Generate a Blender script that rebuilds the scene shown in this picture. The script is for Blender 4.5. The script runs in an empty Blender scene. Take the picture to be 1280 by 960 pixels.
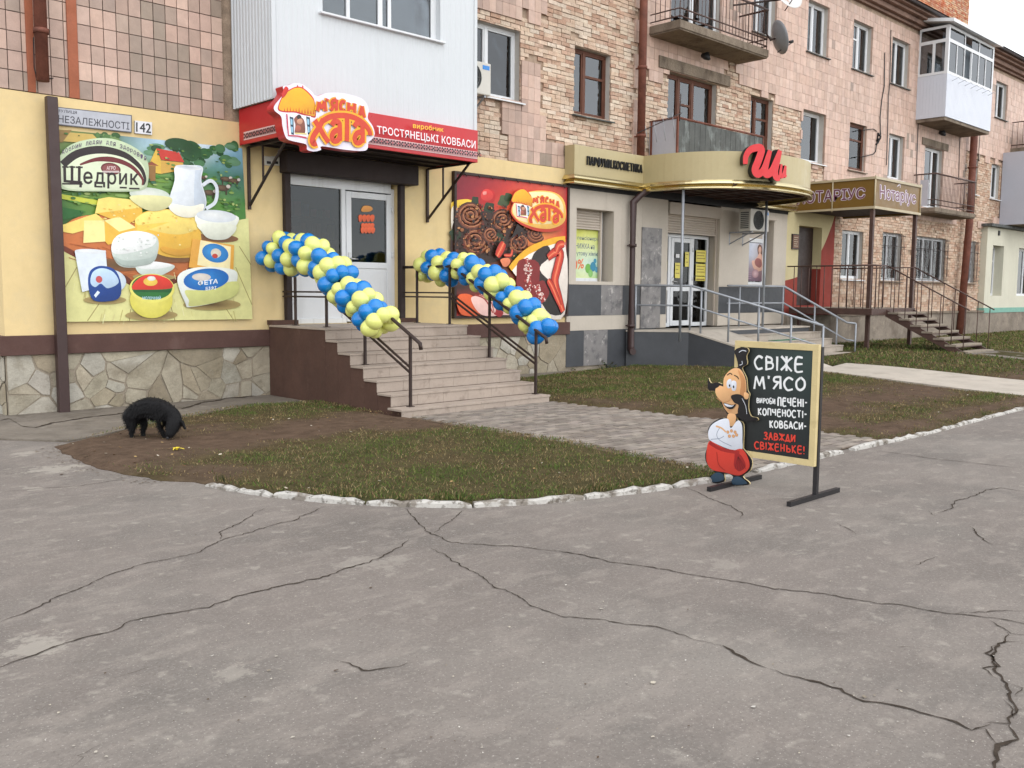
import bpy, bmesh, math, random
import numpy as np
from mathutils import Vector, Matrix, noise as mnoise
random.seed(7); rng = np.random.default_rng(7)
R_ = math.radians
SC = bpy.context.scene; COL = SC.collection

# ------------------------------------------------------------------ camera, sky, sun, exposure
CAM_H = 1.6; F_PX = 1156.5; YAW, PITCH, ROLL = 0.76714559, 0.09906047, 0.00743689
def cam_axes():
    cy, sy = math.cos(YAW), math.sin(YAW)
    f0 = Vector((sy, cy, 0)); r0 = Vector((cy, -sy, 0)); u0 = Vector((0, 0, 1))
    f = f0*math.cos(PITCH) - u0*math.sin(PITCH); u = u0*math.cos(PITCH) + f0*math.sin(PITCH)
    r = r0*math.cos(ROLL) + u*math.sin(ROLL); u2 = u*math.cos(ROLL) - r0*math.sin(ROLL)
    return r, u2, f
AX_R, AX_U, AX_F = cam_axes()
cam = bpy.data.cameras.new('camera'); cam_o = bpy.data.objects.new('camera', cam); COL.objects.link(cam_o)
cam.sensor_fit = 'HORIZONTAL'; cam.sensor_width = 36; cam.lens = F_PX/1280*36; cam.clip_start = .05; cam.clip_end = 2000
cam_o.matrix_world = Matrix(((AX_R.x, AX_U.x, -AX_F.x, 0), (AX_R.y, AX_U.y, -AX_F.y, 0), (AX_R.z, AX_U.z, -AX_F.z, CAM_H), (0, 0, 0, 1)))
SC.camera = cam_o
SUN_EL, SUN_AZ = R_(60), R_(190)       # veiled sun behind the viewer; azimuth clockwise from +Y
w = bpy.data.worlds.new('World'); SC.world = w; w.use_nodes = True
nt = w.node_tree; nt.nodes.clear()
out = nt.nodes.new('ShaderNodeOutputWorld'); bg = nt.nodes.new('ShaderNodeBackground')
sky = nt.nodes.new('ShaderNodeTexSky'); sky.sky_type = 'NISHITA'; sky.sun_disc = False
sky.sun_elevation = SUN_EL; sky.sun_rotation = SUN_AZ; sky.air_density = 1.0; sky.dust_density = 0.2; sky.ozone_density = 1.0
hs = nt.nodes.new('ShaderNodeHueSaturation'); hs.inputs['Saturation'].default_value = 0.12
nt.links.new(sky.outputs[0], hs.inputs['Color']); nt.links.new(hs.outputs[0], bg.inputs[0]); nt.links.new(bg.outputs[0], out.inputs[0])
bg.inputs[1].default_value = 0.15
sun = bpy.data.lights.new('sun', 'SUN'); sun.energy = 0.5; sun.angle = R_(90); sun.color = (1, .97, .93)
sun_o = bpy.data.objects.new('sun', sun); COL.objects.link(sun_o)
sdir = Vector((math.sin(SUN_AZ)*math.cos(SUN_EL), math.cos(SUN_AZ)*math.cos(SUN_EL), math.sin(SUN_EL)))
sun_o.rotation_euler = sdir.to_track_quat('Z', 'Y').to_euler(); sun_o.location = (0, -10, 40)
SC.view_settings.view_transform = 'Standard'; SC.view_settings.look = 'None'; SC.view_settings.exposure = 1.28; SC.view_settings.gamma = 1
SC.cycles.max_bounces = 6; SC.cycles.transparent_max_bounces = 12; SC.cycles.caustics_reflective = False; SC.cycles.caustics_refractive = False
SC.cycles.use_denoising = True; SC.cycles.sample_clamp_indirect = 4

# ------------------------------------------------------------------ measuring: photo pixels to points on real planes
def ray(px, py): return AX_R*((px-640)/F_PX) - AX_U*((py-480)/F_PX) + AX_F
EYE = Vector((0, 0, CAM_H))
def onG(px, py, z=0): d = ray(px, py); return EYE + d*((z-CAM_H)/d.z)
def onY(px, py, y): d = ray(px, py); return EYE + d*(y/d.y)
def onX(px, py, x): d = ray(px, py); return EYE + d*(x/d.x)
def crop(ox, oy, s): return lambda x, y: (ox+x/s, oy+y/s)

# ------------------------------------------------------------------ colour and materials
def lin(c): c /= 255.; return c/12.92 if c <= .04045 else ((c+.055)/1.055)**2.4
KA = .88   # printed and painted colours as measured in the picture, brought to real reflectances
def S(r, g, b, k=1.0): return (lin(r)*k*KA, lin(g)*k*KA, lin(b)*k*KA, 1)
def mat(name, col=None, rough=.6, spec=.35, metal=0, var=.12, scale=4, dirt=None, bump=None, attr=False, streak=None, sub=0):
    m = bpy.data.materials.new(name); m.use_nodes = True; t = m.node_tree; N = t.nodes; L = t.links
    p = N['Principled BSDF']; p.inputs['Roughness'].default_value = rough; p.inputs['Metallic'].default_value = metal
    p.inputs['Specular IOR Level'].default_value = spec
    tc = N.new('ShaderNodeTexCoord'); co = tc.outputs['Object']
    if attr: a = N.new('ShaderNodeAttribute'); a.attribute_name = 'Col'; cur = a.outputs['Color']
    else: a = N.new('ShaderNodeRGB'); a.outputs[0].default_value = col; cur = a.outputs[0]
    def mixc(fac, A, B, mode='MIX'):
        x = N.new('ShaderNodeMix'); x.data_type = 'RGBA'; x.blend_type = mode
        for i, v in ((0, fac), (6, A), (7, B)):
            if isinstance(v, (int, float)): x.inputs[i].default_value = v
            elif isinstance(v, tuple): x.inputs[i].default_value = v
            else: L.new(v, x.inputs[i])
        return x.outputs[2]
    def nz(sc, detail=6, stretch=None, rgh=.6):
        n = N.new('ShaderNodeTexNoise'); n.inputs['Scale'].default_value = sc; n.inputs['Detail'].default_value = detail; n.inputs['Roughness'].default_value = rgh
        if stretch:
            mp = N.new('ShaderNodeMapping'); mp.inputs['Scale'].default_value = stretch; L.new(co, mp.inputs[0]); L.new(mp.outputs[0], n.inputs['Vector'])
        else: L.new(co, n.inputs['Vector'])
        return n.outputs['Fac']
    def ramp(v, a0, a1, v0=0., v1=1.):
        r = N.new('ShaderNodeMapRange'); r.inputs[1].default_value = a0; r.inputs[2].default_value = a1; r.inputs[3].default_value = v0; r.inputs[4].default_value = v1
        L.new(v, r.inputs[0]); return r.outputs[0]
    if var:
        g = ramp(nz(scale), .3, .7, 1-var, 1+var)
        cc = N.new('ShaderNodeCombineColor'); [L.new(g, cc.inputs[i]) for i in range(3)]
        cur = mixc(1.0, cur, cc.outputs[0], 'MULTIPLY')
        g2 = ramp(nz(scale*14, 3), .3, .7, 1-var*.5, 1+var*.5)
        c2 = N.new('ShaderNodeCombineColor'); [L.new(g2, c2.inputs[i]) for i in range(3)]
        cur = mixc(1.0, cur, c2.outputs[0], 'MULTIPLY')
    for dd in (dirt or []):
        dc, lo, hi, sc, amt = dd[:5]
        cur = mixc(ramp(nz(sc, 8, dd[5] if len(dd) > 5 else None, .65), lo, hi, 0, amt), cur, dc)
    if streak:
        dc, lo, hi, amt = streak
        cur = mixc(ramp(nz(1, 6, (9, 9, .5)), lo, hi, 0, amt), cur, dc)
    L.new(cur, p.inputs['Base Color'])
    if bump:
        b = N.new('ShaderNodeBump'); b.inputs['Strength'].default_value = bump[0]; b.inputs['Distance'].default_value = bump[2] if len(bump) > 2 else .01
        L.new(nz(bump[1], 8, bump[3] if len(bump) > 3 else None), b.inputs['Height']); L.new(b.outputs[0], p.inputs['Normal'])
    if rough > .25 and var: L.new(ramp(nz(scale*3), .3, .7, max(0, rough-.1), min(1, rough+.1)), p.inputs['Roughness'])
    if sub: p.inputs['Subsurface Weight'].default_value = sub
    return m
def glass(name, tint=(.75, .8, .82, 1), refl=.5, base=.06):
    m = bpy.data.materials.new(name); m.use_nodes = True; t = m.node_tree; N = t.nodes; L = t.links; N.remove(N['Principled BSDF'])
    tr = N.new('ShaderNodeBsdfTransparent'); tr.inputs[0].default_value = tint
    gl = N.new('ShaderNodeBsdfGlossy'); gl.inputs['Color'].default_value = (refl, refl*1.03, refl*1.06, 1); gl.inputs['Roughness'].default_value = .02
    tc = N.new('ShaderNodeTexCoord'); no = N.new('ShaderNodeTexNoise'); no.inputs['Scale'].default_value = 1.3; L.new(tc.outputs['Object'], no.inputs['Vector'])
    b = N.new('ShaderNodeBump'); b.inputs['Strength'].default_value = .15; b.inputs['Distance'].default_value = .05; L.new(no.outputs['Fac'], b.inputs['Height']); L.new(b.outputs[0], gl.inputs['Normal'])
    fr = N.new('ShaderNodeFresnel'); fr.inputs[0].default_value = 1.5
    ad = N.new('ShaderNodeMath'); ad.operation = 'ADD'; ad.inputs[1].default_value = base; ad.use_clamp = True; L.new(fr.outputs[0], ad.inputs[0])
    mx = N.new('ShaderNodeMixShader'); L.new(ad.outputs[0], mx.inputs[0]); L.new(tr.outputs[0], mx.inputs[1]); L.new(gl.outputs[0], mx.inputs[2])
    L.new(mx.outputs[0], N['Material Output'].inputs[0]); return m

M = {}
M['asphalt'] = mat('asphalt', S(161, 151, 143, .62), .9, .2, var=.1, scale=.7, dirt=[(S(172, 165, 156, .68), .46, .64, .33, .7), (S(132, 126, 120, .64), .48, .64, .9, .55), (S(178, 168, 158, .75), .52, .6, 2.6, .35, (1, 2.2, 1)), (S(196, 188, 176, .74), .58, .66, 8, .5), (S(182, 173, 163, .72), .52, .62, 40, .35), (S(120, 111, 103, .66), .55, .63, 64, .4), (S(214, 207, 198, .78), .6, .645, 85, .7)], bump=(.4, 90, .008))
def splashes(m, spots, col):
    """dried cement splashes: ragged pale patches around given places on the ground"""
    t = m.node_tree; N = t.nodes; L = t.links; p = N['Principled BSDF']; cur = p.inputs['Base Color'].links[0].from_socket
    tc = N.new('ShaderNodeTexCoord'); n1 = N.new('ShaderNodeTexNoise'); n1.inputs['Scale'].default_value = 5; n1.inputs['Detail'].default_value = 9; n1.inputs['Roughness'].default_value = .72; L.new(tc.outputs['Object'], n1.inputs['Vector'])
    for x, y, r, amt in spots:
        d = N.new('ShaderNodeVectorMath'); d.operation = 'DISTANCE'; d.inputs[1].default_value = (x, y, 0); L.new(tc.outputs['Object'], d.inputs[0])
        a = N.new('ShaderNodeMapRange'); a.inputs[1].default_value = 0; a.inputs[2].default_value = r; a.inputs[3].default_value = .16; a.inputs[4].default_value = -.2; L.new(d.outputs['Value'], a.inputs[0])
        s = N.new('ShaderNodeMath'); s.operation = 'ADD'; L.new(n1.outputs['Fac'], s.inputs[0]); L.new(a.outputs[0], s.inputs[1])
        k = N.new('ShaderNodeMapRange'); k.inputs[1].default_value = .54; k.inputs[2].default_value = .6; k.inputs[4].default_value = amt; L.new(s.outputs[0], k.inputs[0])
        x_ = N.new('ShaderNodeMix'); x_.data_type = 'RGBA'; L.new(k.outputs[0], x_.inputs[0]); L.new(cur, x_.inputs[6]); x_.inputs[7].default_value = col; cur = x_.outputs[2]
    L.new(cur, p.inputs['Base Color'])
splashes(M['asphalt'], [(2.72, 8.7, .62, .8), (2.75, 9.7, .4, .7), (1.24, 4.4, .42, .75), (2.3, 7.9, .25, .6), (1.75, 3.5, .3, .5), (3.1, 4.4, .5, .4), (4.6, 3.0, .35, .35), (1.9, 6.9, .22, .6)], S(196, 188, 176, .7))
M['crack'] = mat('crack_dark', S(92, 82, 73, .6), 1, .05, var=.3, scale=12)
M['fleck'] = mat('pale_fleck', None, .9, .1, attr=True, var=.1)
M['soil'] = mat('soil', None, 1, .05, attr=True, var=.25, scale=6, dirt=[(S(70, 55, 44, .8), .55, .75, 9, .6), (S(128, 110, 92, .8), .6, .75, 22, .5)], bump=(.8, 26, .03))
M['blade'] = mat('grass_blade', None, .8, .15, attr=True, var=0)
M['kerb'] = mat('kerb_whitewash', S(214, 210, 203, .82), .85, .2, var=.1, scale=9, dirt=[(S(140, 130, 118, .8), .5, .58, 5, .85), (S(96, 88, 78, .8), .54, .62, 17, .7)], bump=(.7, 22, .02))
M['paver'] = mat('paver', None, .9, .2, attr=True, var=.2, scale=5, dirt=[(S(120, 108, 96, .8), .5, .7, 1.5, .5)], bump=(.4, 60, .006))
M['concrete'] = mat('concrete', S(140, 131, 120, .8), .92, .2, var=.15, scale=1.6, dirt=[(S(100, 92, 82, .8), .5, .68, 2.2, .7), (S(176, 168, 156, .8), .58, .7, 4.5, .6)], bump=(.5, 24, .02))
M['concrete_pale'] = mat('concrete_pale', S(196, 184, 170, .78), .9, .2, var=.12, scale=1.4, dirt=[(S(150, 138, 124, .8), .52, .7, 2.5, .6)], bump=(.4, 30, .01))
M['deck'] = mat('ramp_tile', S(206, 196, 182, .84), .8, .25, var=.1, scale=1.6, dirt=[(S(160, 148, 134, .8), .52, .7, 2.5, .5)], bump=(.3, 30, .008))
M['plaster'] = mat('yellow_plaster', S(240, 214, 160, .92), .9, .2, var=.05, scale=.8, dirt=[(S(226, 204, 158, .95), .5, .62, 2.5, .5), (S(205, 178, 128, .85), .58, .78, .9, .4, (1, 1, .35))], bump=(.25, 70, .006))
M['band'] = mat('brown_band', S(92, 68, 62), .8, .25, var=.12, scale=3, dirt=[(S(120, 98, 90), .58, .74, 3, .4)], bump=(.2, 50, .006))
M['stone'] = mat('flagstone', None, .85, .3, attr=True, var=.16, scale=5, dirt=[(S(118, 106, 84, .85), .5, .68, 3, .55), (S(196, 188, 172, .8), .58, .74, 6, .5)], bump=(.6, 14, .03))
M['mortar'] = mat('mortar', S(176, 164, 146, .76), .95, .15, var=.2, scale=4, bump=(.6, 30, .02))
M['reveal'] = mat('window_reveal', S(206, 200, 192, .88), .85, .2, var=.08, scale=3)
M['brick_mortar'] = mat('brick_mortar', S(196, 172, 150, .72), .95, .15, var=.25, scale=6, bump=(.6, 40, .02))
M['brick'] = mat('brick', None, .92, .2, attr=True, var=.16, scale=9, dirt=[(S(160, 136, 116, .85), .5, .7, .7, .4), (S(228, 206, 184, .85), .48, .66, 4, .6), (S(140, 102, 84, .8), .56, .7, 11, .4)], bump=(.8, 28, .02))
M['tile'] = mat('facade_tile', None, .55, .4, attr=True, var=.1, scale=7, dirt=[(S(150, 132, 120, .8), .54, .72, 1.1, .3, (1, 1, .5))], bump=(.25, 30, .006), streak=(S(176, 148, 132), .52, .7, .25))
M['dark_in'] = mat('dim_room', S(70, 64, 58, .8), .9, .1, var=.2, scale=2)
M['pvc'] = mat('white_pvc', S(232, 234, 236, .92), .4, .45, var=.03, scale=2, streak=(S(190, 188, 184, .9), .55, .75, .35))
M['wood'] = mat('brown_wood', S(100, 62, 46), .6, .3, var=.22, scale=6, dirt=[(S(70, 44, 34), .55, .7, 5, .5, (4, 4, .5))])
M['glass'] = glass('window_glass', (.7, .75, .78, 1), .5, .1)
M['glass_sky'] = glass('window_glass_bright', (.68, .72, .75, 1), .5, .17)
M['glass_dark'] = glass('door_glass', (.5, .52, .52, 1), .36, .04)
M['curtain'] = mat('net_curtain', S(206, 210, 214, .9), .9, .1, var=.1, scale=3)
M['siding'] = mat('white_siding', S(226, 230, 233, .84), .45, .4, var=.02, scale=1, streak=(S(196, 196, 196, .9), .6, .8, .35))
M['panel_white'] = mat('white_panel', S(226, 230, 240, .82), .4, .4, var=.02, scale=1, streak=(S(200, 202, 210, .9), .6, .8, .3))
M['panel_grey'] = mat('lilac_grey_panel', S(196, 198, 208, .9), .5, .35, var=.03, scale=1)
M['steel_dark'] = mat('dark_steel', S(58, 44, 40), .5, .4, metal=.2, var=.2, scale=8)
M['steel_brown'] = mat('brown_steel', S(84, 62, 55), .55, .4, metal=.1, var=.22, scale=6, dirt=[(S(128, 84, 60), .6, .72, 7, .5)])
M['rust'] = mat('rusty_pipe', S(116, 70, 56), .7, .3, var=.25, scale=4, dirt=[(S(76, 46, 38), .5, .7, 3, .6), (S(150, 100, 80), .6, .75, 8, .4)])
M['pipe_brown'] = mat('brown_downpipe', S(66, 48, 46), .45, .4, var=.1, scale=2)
M['steel_grey'] = mat('painted_grey_steel', S(156, 160, 166), .4, .45, metal=.3, var=.1, scale=4)
M['red_panel'] = mat('red_panel', S(196, 38, 44), .35, .45, var=.04, scale=1)
M['art'] = mat('print', None, .45, .4, attr=True, var=.08, scale=9)
M['art_board'] = mat('painted_board', None, .55, .35, attr=True, var=.05, scale=7)
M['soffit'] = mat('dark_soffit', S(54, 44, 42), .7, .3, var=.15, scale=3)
M['tread'] = mat('step_tile', S(190, 174, 160, .8), .6, .35, var=.08, scale=2.5, dirt=[(S(120, 104, 92, .8), .55, .68, 6, .4), (S(150, 132, 116, .8), .55, .72, 2.2, .4)], bump=(.15, 60, .004))
M['step_side'] = mat('brown_step_side', S(90, 67, 58), .85, .25, var=.14, scale=2, dirt=[(S(70, 54, 48), .52, .7, 1.6, .5, (1, 1, .4)), (S(128, 104, 92), .6, .75, 5, .35)], bump=(.3, 40, .01))
M['fascia'] = mat('sand_fascia', S(198, 182, 138, .88), .45, .4, var=.04, scale=1.2, streak=(S(140, 124, 90), .6, .75, .4))
M['fascia_side'] = M['fascia']
M['gold'] = mat('polished_gold', (.74, .63, .36, 1), .27, .5, metal=1, var=.0, scale=3, bump=(.06, 1.2, .05, (1, 1, .3)))
M['beige'] = mat('beige_panel', S(192, 182, 168, 1.05), .55, .35, var=.05, scale=1.5, streak=(S(150, 138, 122), .58, .76, .3))
M['darktile'] = mat('charcoal_tile', S(70, 72, 76), .45, .4, var=.12, scale=3, dirt=[(S(96, 96, 98), .6, .75, 3, .35)])
M['marble'] = mat('grey_marble', S(142, 138, 136, .85), .4, .4, var=.12, scale=3, dirt=[(S(88, 86, 88), .5, .62, 4.5, .75), (S(196, 190, 184), .58, .68, 6, .7)])
M['shutter'] = mat('beige_shutter', S(184, 172, 158, 1.0), .5, .4, var=.06, scale=3)
M['cream'] = mat('cream_paint', S(226, 212, 166, .88), .85, .2, var=.05, scale=1.5, dirt=[(S(196, 180, 134), .56, .75, 1.3, .4)])
M['red_paint'] = mat('red_wall_paint', S(150, 66, 56), .8, .25, var=.1, scale=2)
M['annexe'] = mat('cream_render', S(226, 222, 202, .86), .85, .2, var=.05, scale=1.2, streak=(S(186, 178, 156), .55, .75, .4))
M['green_band'] = mat('green_band', S(130, 176, 160), .8, .2, var=.08)
M['plinth_render'] = mat('old_render', S(158, 146, 132, .8), .95, .15, var=.2, scale=1.6, dirt=[(S(104, 92, 82), .5, .66, 1.4, .7), (S(188, 174, 156), .58, .7, 3, .5)], bump=(.6, 16, .03))
M['cornice'] = mat('cornice', S(150, 122, 108, .85), .85, .25, var=.15, scale=2, dirt=[(S(92, 74, 68), .5, .68, 1.5, .5)])
M['roof'] = mat('roof_sheet', S(70, 62, 62), .7, .3, var=.2, scale=2)
M['slab'] = mat('balcony_slab', S(146, 132, 116, .8), .95, .2, var=.2, scale=2.2, dirt=[(S(88, 76, 66), .5, .66, 2.5, .75, (1, 1, .5))], bump=(.6, 18, .03))
M['sheet_grey'] = mat('weathered_sheet', S(86, 88, 86), .75, .3, var=.2, scale=2.5, dirt=[(S(150, 158, 156), .52, .66, 2.4, .7, (1, 1, .6)), (S(84, 60, 46), .6, .72, 3, .5, (3, 3, .3))])
M['sheet_white'] = mat('pale_sheet', S(196, 196, 204, .88), .6, .3, var=.05, scale=2, dirt=[(S(150, 146, 146), .6, .75, 3, .4)])
M['ac'] = mat('ac_plastic', S(218, 214, 204, .9), .5, .4, var=.05, scale=3)
M['black'] = mat('black_plastic', S(34, 34, 36), .5, .4, var=.1)
M['dish'] = mat('dish_grey', S(150, 152, 156, .9), .45, .4, var=.08, scale=4)
M['dish_rust'] = mat('dish_white_rusty', S(226, 224, 220, .9), .5, .4, var=.04, scale=4, dirt=[(S(176, 108, 52), .55, .64, 3.2, .9, (1, 1, .4))])
M['brown_sign'] = mat('brown_sign_panel', S(122, 92, 38), .45, .4, var=.06, scale=2, dirt=[(S(94, 64, 30), .56, .74, 1.8, .5)])
M['sign_rim'] = mat('sign_rim', S(186, 172, 142), .5, .4, var=.1)
M['door_brown'] = mat('dark_brown_door', S(56, 40, 36), .5, .35, var=.12, scale=3)
M['tread_wood'] = mat('grey_stair_plank', S(160, 148, 132, .85), .85, .25, var=.2, scale=4, dirt=[(S(110, 98, 86), .52, .7, 5, .5)])
M['red_letter'] = mat('red_letter', S(214, 40, 46), .4, .4, var=.05)
M['white_red'] = M['red_letter']
M['frame_cream'] = mat('pale_wood_frame', S(222, 202, 150, .9), .6, .3, var=.08, scale=6, dirt=[(S(176, 150, 104), .58, .72, 7, .4)])
M['black_tube'] = mat('black_tube', S(42, 40, 42), .45, .4, metal=.2, var=.15)
M['balloon_blue'] = mat('blue_balloon', S(22, 126, 206, 1.05), .2, .55, var=.04, scale=3, sub=0)
M['balloon_yellow'] = mat('yellow_balloon', S(232, 236, 136, 1.05), .2, .5, var=.03, scale=3)
M['dog'] = mat('black_fur', S(15, 14, 16), .7, .25, var=.25, scale=30, bump=(.8, 90, .01))
M['leaf'] = mat('weed_leaf', None, .7, .2, attr=True, var=.15)
M['yellow'] = mat('banana_peel', S(228, 204, 60), .6, .3, var=.12, scale=30)
M['paper'] = mat('white_paper', S(226, 226, 226, .9), .8, .2, var=.06, scale=10)
M['plaque'] = mat('bronze_plaque', S(110, 70, 44), .4, .4, metal=.3, var=.12, scale=6)
M['mat_green'] = mat('green_doormat', S(86, 128, 104), .95, .1, var=.15, scale=8)
M['brass'] = mat('handle_metal', S(190, 190, 190), .3, .5, metal=.8, var=.05)
M['orange_strip'] = mat('terracotta_strip', S(176, 106, 78, .9), .8, .3, var=.15, scale=3, dirt=[(S(132, 82, 66), .55, .7, 3, .5)])

# ------------------------------------------------------------------ mesh building
class MB:
    def __init__(s): s.v = []; s.f = []; s.m = []; s.c = []; s.smooth = []
    def face(s, pts, mi=0, col=(1, 1, 1, 1), sm=False):
        n = len(s.v); s.v += [tuple(p) for p in pts]; s.f.append(tuple(range(n, n+len(pts)))); s.m.append(mi); s.smooth.append(sm)
        s.c += (list(col) if isinstance(col, list) else [col]*len(pts))
    def add(s, verts, faces, mi=0, col=(1, 1, 1, 1), sm=False):
        n = len(s.v); s.v += [tuple(p) for p in verts]
        for f in faces: s.f.append(tuple(i+n for i in f)); s.m.append(mi); s.c += [col]*len(f); s.smooth.append(sm)
    def box(s, x0, x1, y0, y1, z0, z1, mi=0, col=(1, 1, 1, 1)):
        v = [(x, y, z) for z in (z0, z1) for y in (y0, y1) for x in (x0, x1)]
        s.add(v, [(0, 2, 3, 1), (4, 5, 7, 6), (0, 1, 5, 4), (2, 6, 7, 3), (0, 4, 6, 2), (1, 3, 7, 5)], mi, col)
    def obox(s, c, ax, hs, mi=0, col=(1, 1, 1, 1)):
        c = Vector(c); A = [Vector(a).normalized()*h for a, h in zip(ax, hs)]
        v = [c+A[0]*i+A[1]*j+A[2]*k for k in (-1, 1) for j in (-1, 1) for i in (-1, 1)]
        s.add(v, [(0, 2, 3, 1), (4, 5, 7, 6), (0, 1, 5, 4), (2, 6, 7, 3), (0, 4, 6, 2), (1, 3, 7, 5)], mi, col)
    def tube(s, pts, r, n=8, mi=0, col=(1, 1, 1, 1), sq=False, cap=True):
        pts = [Vector(p) for p in pts]; k = len(pts); rings = []
        rr = r if isinstance(r, (list, tuple)) else [r]*k
        up = Vector((0, 0, 1)) if abs((pts[1]-pts[0]).normalized().z) < .95 else Vector((0, 1, 0))
        base = len(s.v)
        for i, p in enumerate(pts):
            a = (pts[i]-pts[i-1]).normalized() if i else (pts[1]-pts[0]).normalized()
            b = (pts[i+1]-pts[i]).normalized() if i < k-1 else a
            t = (a+b).normalized() if (a+b).length > 1e-6 else a
            x = t.cross(up); x = x.normalized() if x.length > 1e-4 else t.orthogonal().normalized()
            y = x.cross(t).normalized(); st = 1/max(.5, math.cos(a.angle(b)/2)) if a.length and b.length else 1
            for j in range(n):
                an = 2*math.pi*(j+(.5 if sq else 0))/n
                q = (1.414 if sq and n == 4 else 1)
                s.v.append(tuple(p+(x*math.cos(an)+y*math.sin(an))*rr[i]*q*(st if i not in (0, k-1) else 1)))
        for i in range(k-1):
            for j in range(n):
                f = (base+i*n+j, base+i*n+(j+1) % n, base+(i+1)*n+(j+1) % n, base+(i+1)*n+j)
                s.f.append(f); s.m.append(mi); s.c += [col]*4; s.smooth.append(n > 4)
        if cap:
            for f in (tuple(base+j for j in range(n))[::-1], tuple(base+(k-1)*n+j for j in range(n))):
                s.f.append(f); s.m.append(mi); s.c += [col]*n; s.smooth.append(False)
    def ball(s, c, r, nu=16, nv=10, mi=0, col=(1, 1, 1, 1), sc=(1, 1, 1)):
        c = Vector(c); v = []; f = []
        for i in range(nv+1):
            th = math.pi*i/nv
            for j in range(nu):
                ph = 2*math.pi*j/nu; v.append((c.x+r*sc[0]*math.sin(th)*math.cos(ph), c.y+r*sc[1]*math.sin(th)*math.sin(ph), c.z+r*sc[2]*math.cos(th)))
        for i in range(nv):
            for j in range(nu): f.append((i*nu+j, (i+1)*nu+j, (i+1)*nu+(j+1) % nu, i*nu+(j+1) % nu))
        s.add(v, f, mi, col, True)
    def prism(s, poly, d, mi=0, col=(1, 1, 1, 1), mi_side=None):
        """poly: 3D planar points; d: offset vector"""
        d = Vector(d); a = [Vector(p) for p in poly]; b = [p+d for p in a]; n = len(a)
        ms = mi if mi_side is None else mi_side
        s.face(a, mi, col); s.face(b[::-1], mi, col)
        for i in range(n): s.face([a[i], b[i], b[(i+1) % n], a[(i+1) % n]], ms, col)
    def build(s, name, mats, parent=None, bevel=0, fix=True, loc=None):
        L = Vector((0, 0, 0)); p = parent
        while p is not None: L = L + p.location; p = p.parent
        if loc is not None: L = L + Vector(loc)
        me = bpy.data.meshes.new(name); me.from_pydata([(x-L.x, y-L.y, z-L.z) for x, y, z in s.v], [], s.f)
        for mm in (mats if isinstance(mats, list) else [mats]): me.materials.append(M[mm] if isinstance(mm, str) else mm)
        me.polygons.foreach_set('material_index', s.m); me.polygons.foreach_set('use_smooth', s.smooth)
        ca = me.color_attributes.new('Col', 'FLOAT_COLOR', 'CORNER'); ca.data.foreach_set('color', np.array(s.c, dtype=np.float32).ravel())
        if fix:
            bm = bmesh.new(); bm.from_mesh(me); bmesh.ops.recalc_face_normals(bm, faces=bm.faces); bm.to_mesh(me); bm.free()
        me.update(); o = bpy.data.objects.new(name, me); COL.objects.link(o)
        if parent is not None: o.parent = parent
        if loc is not None: o.location = loc
        if bevel:
            b = o.modifiers.new('bevel', 'BEVEL'); b.width = bevel; b.segments = 2; b.limit_method = 'ANGLE'; b.angle_limit = R_(40)
        return o
def tag(o, label=None, cat=None, group=None, kind=None):
    if label: o['label'] = label
    if cat: o['category'] = cat
    if group: o['group'] = group
    if kind: o['kind'] = kind
    return o
def thing(name, loc, label, cat, group=None, kind=None):
    o = bpy.data.objects.new(name, None); COL.objects.link(o); o.location = loc; o.empty_display_size = .2
    return tag(o, label, cat, group, kind)
def one(name, mb, mats, base, label, cat, group=None, bevel=0, kind=None):
    return tag(mb.build(name, mats, None, bevel, loc=base), label, cat, group, kind)
def rects_minus(r, holes):
    out = [r]
    for h in holes:
        nx = []
        for a in out:
            if h[0] >= a[1] or h[1] <= a[0] or h[2] >= a[3] or h[3] <= a[2]: nx.append(a); continue
            if h[0] > a[0]: nx.append((a[0], h[0], a[2], a[3]))
            if h[1] < a[1]: nx.append((h[1], a[1], a[2], a[3]))
            x0, x1 = max(a[0], h[0]), min(a[1], h[1])
            if h[2] > a[2]: nx.append((x0, x1, a[2], h[2]))
            if h[3] < a[3]: nx.append((x0, x1, h[3], a[3]))
        out = nx
    return out
def sheet_with_holes(mb, r, holes, y, mi=0, y_back=None, mi_rev=None):
    for a in rects_minus(r, holes): mb.face([(a[0], y, a[2]), (a[1], y, a[2]), (a[1], y, a[3]), (a[0], y, a[3])], mi)
    if y_back is not None:
        for h in holes:
            x0, x1, z0, z1 = max(h[0], r[0]), min(h[1], r[1]), max(h[2], r[2]), min(h[3], r[3])
            if x0 >= x1 or z0 >= z1: continue
            k = mi if mi_rev is None else mi_rev
            mb.face([(x0, y, z0), (x0, y_back, z0), (x0, y_back, z1), (x0, y, z1)], k); mb.face([(x1, y, z0), (x1, y_back, z0), (x1, y_back, z1), (x1, y, z1)], k)
            mb.face([(x0, y, z0), (x1, y, z0), (x1, y_back, z0), (x0, y_back, z0)], k); mb.face([(x0, y, z1), (x1, y, z1), (x1, y_back, z1), (x0, y_back, z1)], k)
def inpoly(x, y, P):
    c = False; n = len(P); j = n-1
    for i in range(n):
        if (P[i][1] > y) != (P[j][1] > y) and x < (P[j][0]-P[i][0])*(y-P[i][1])/(P[j][1]-P[i][1])+P[i][0]: c = not c
        j = i
    return c
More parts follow.
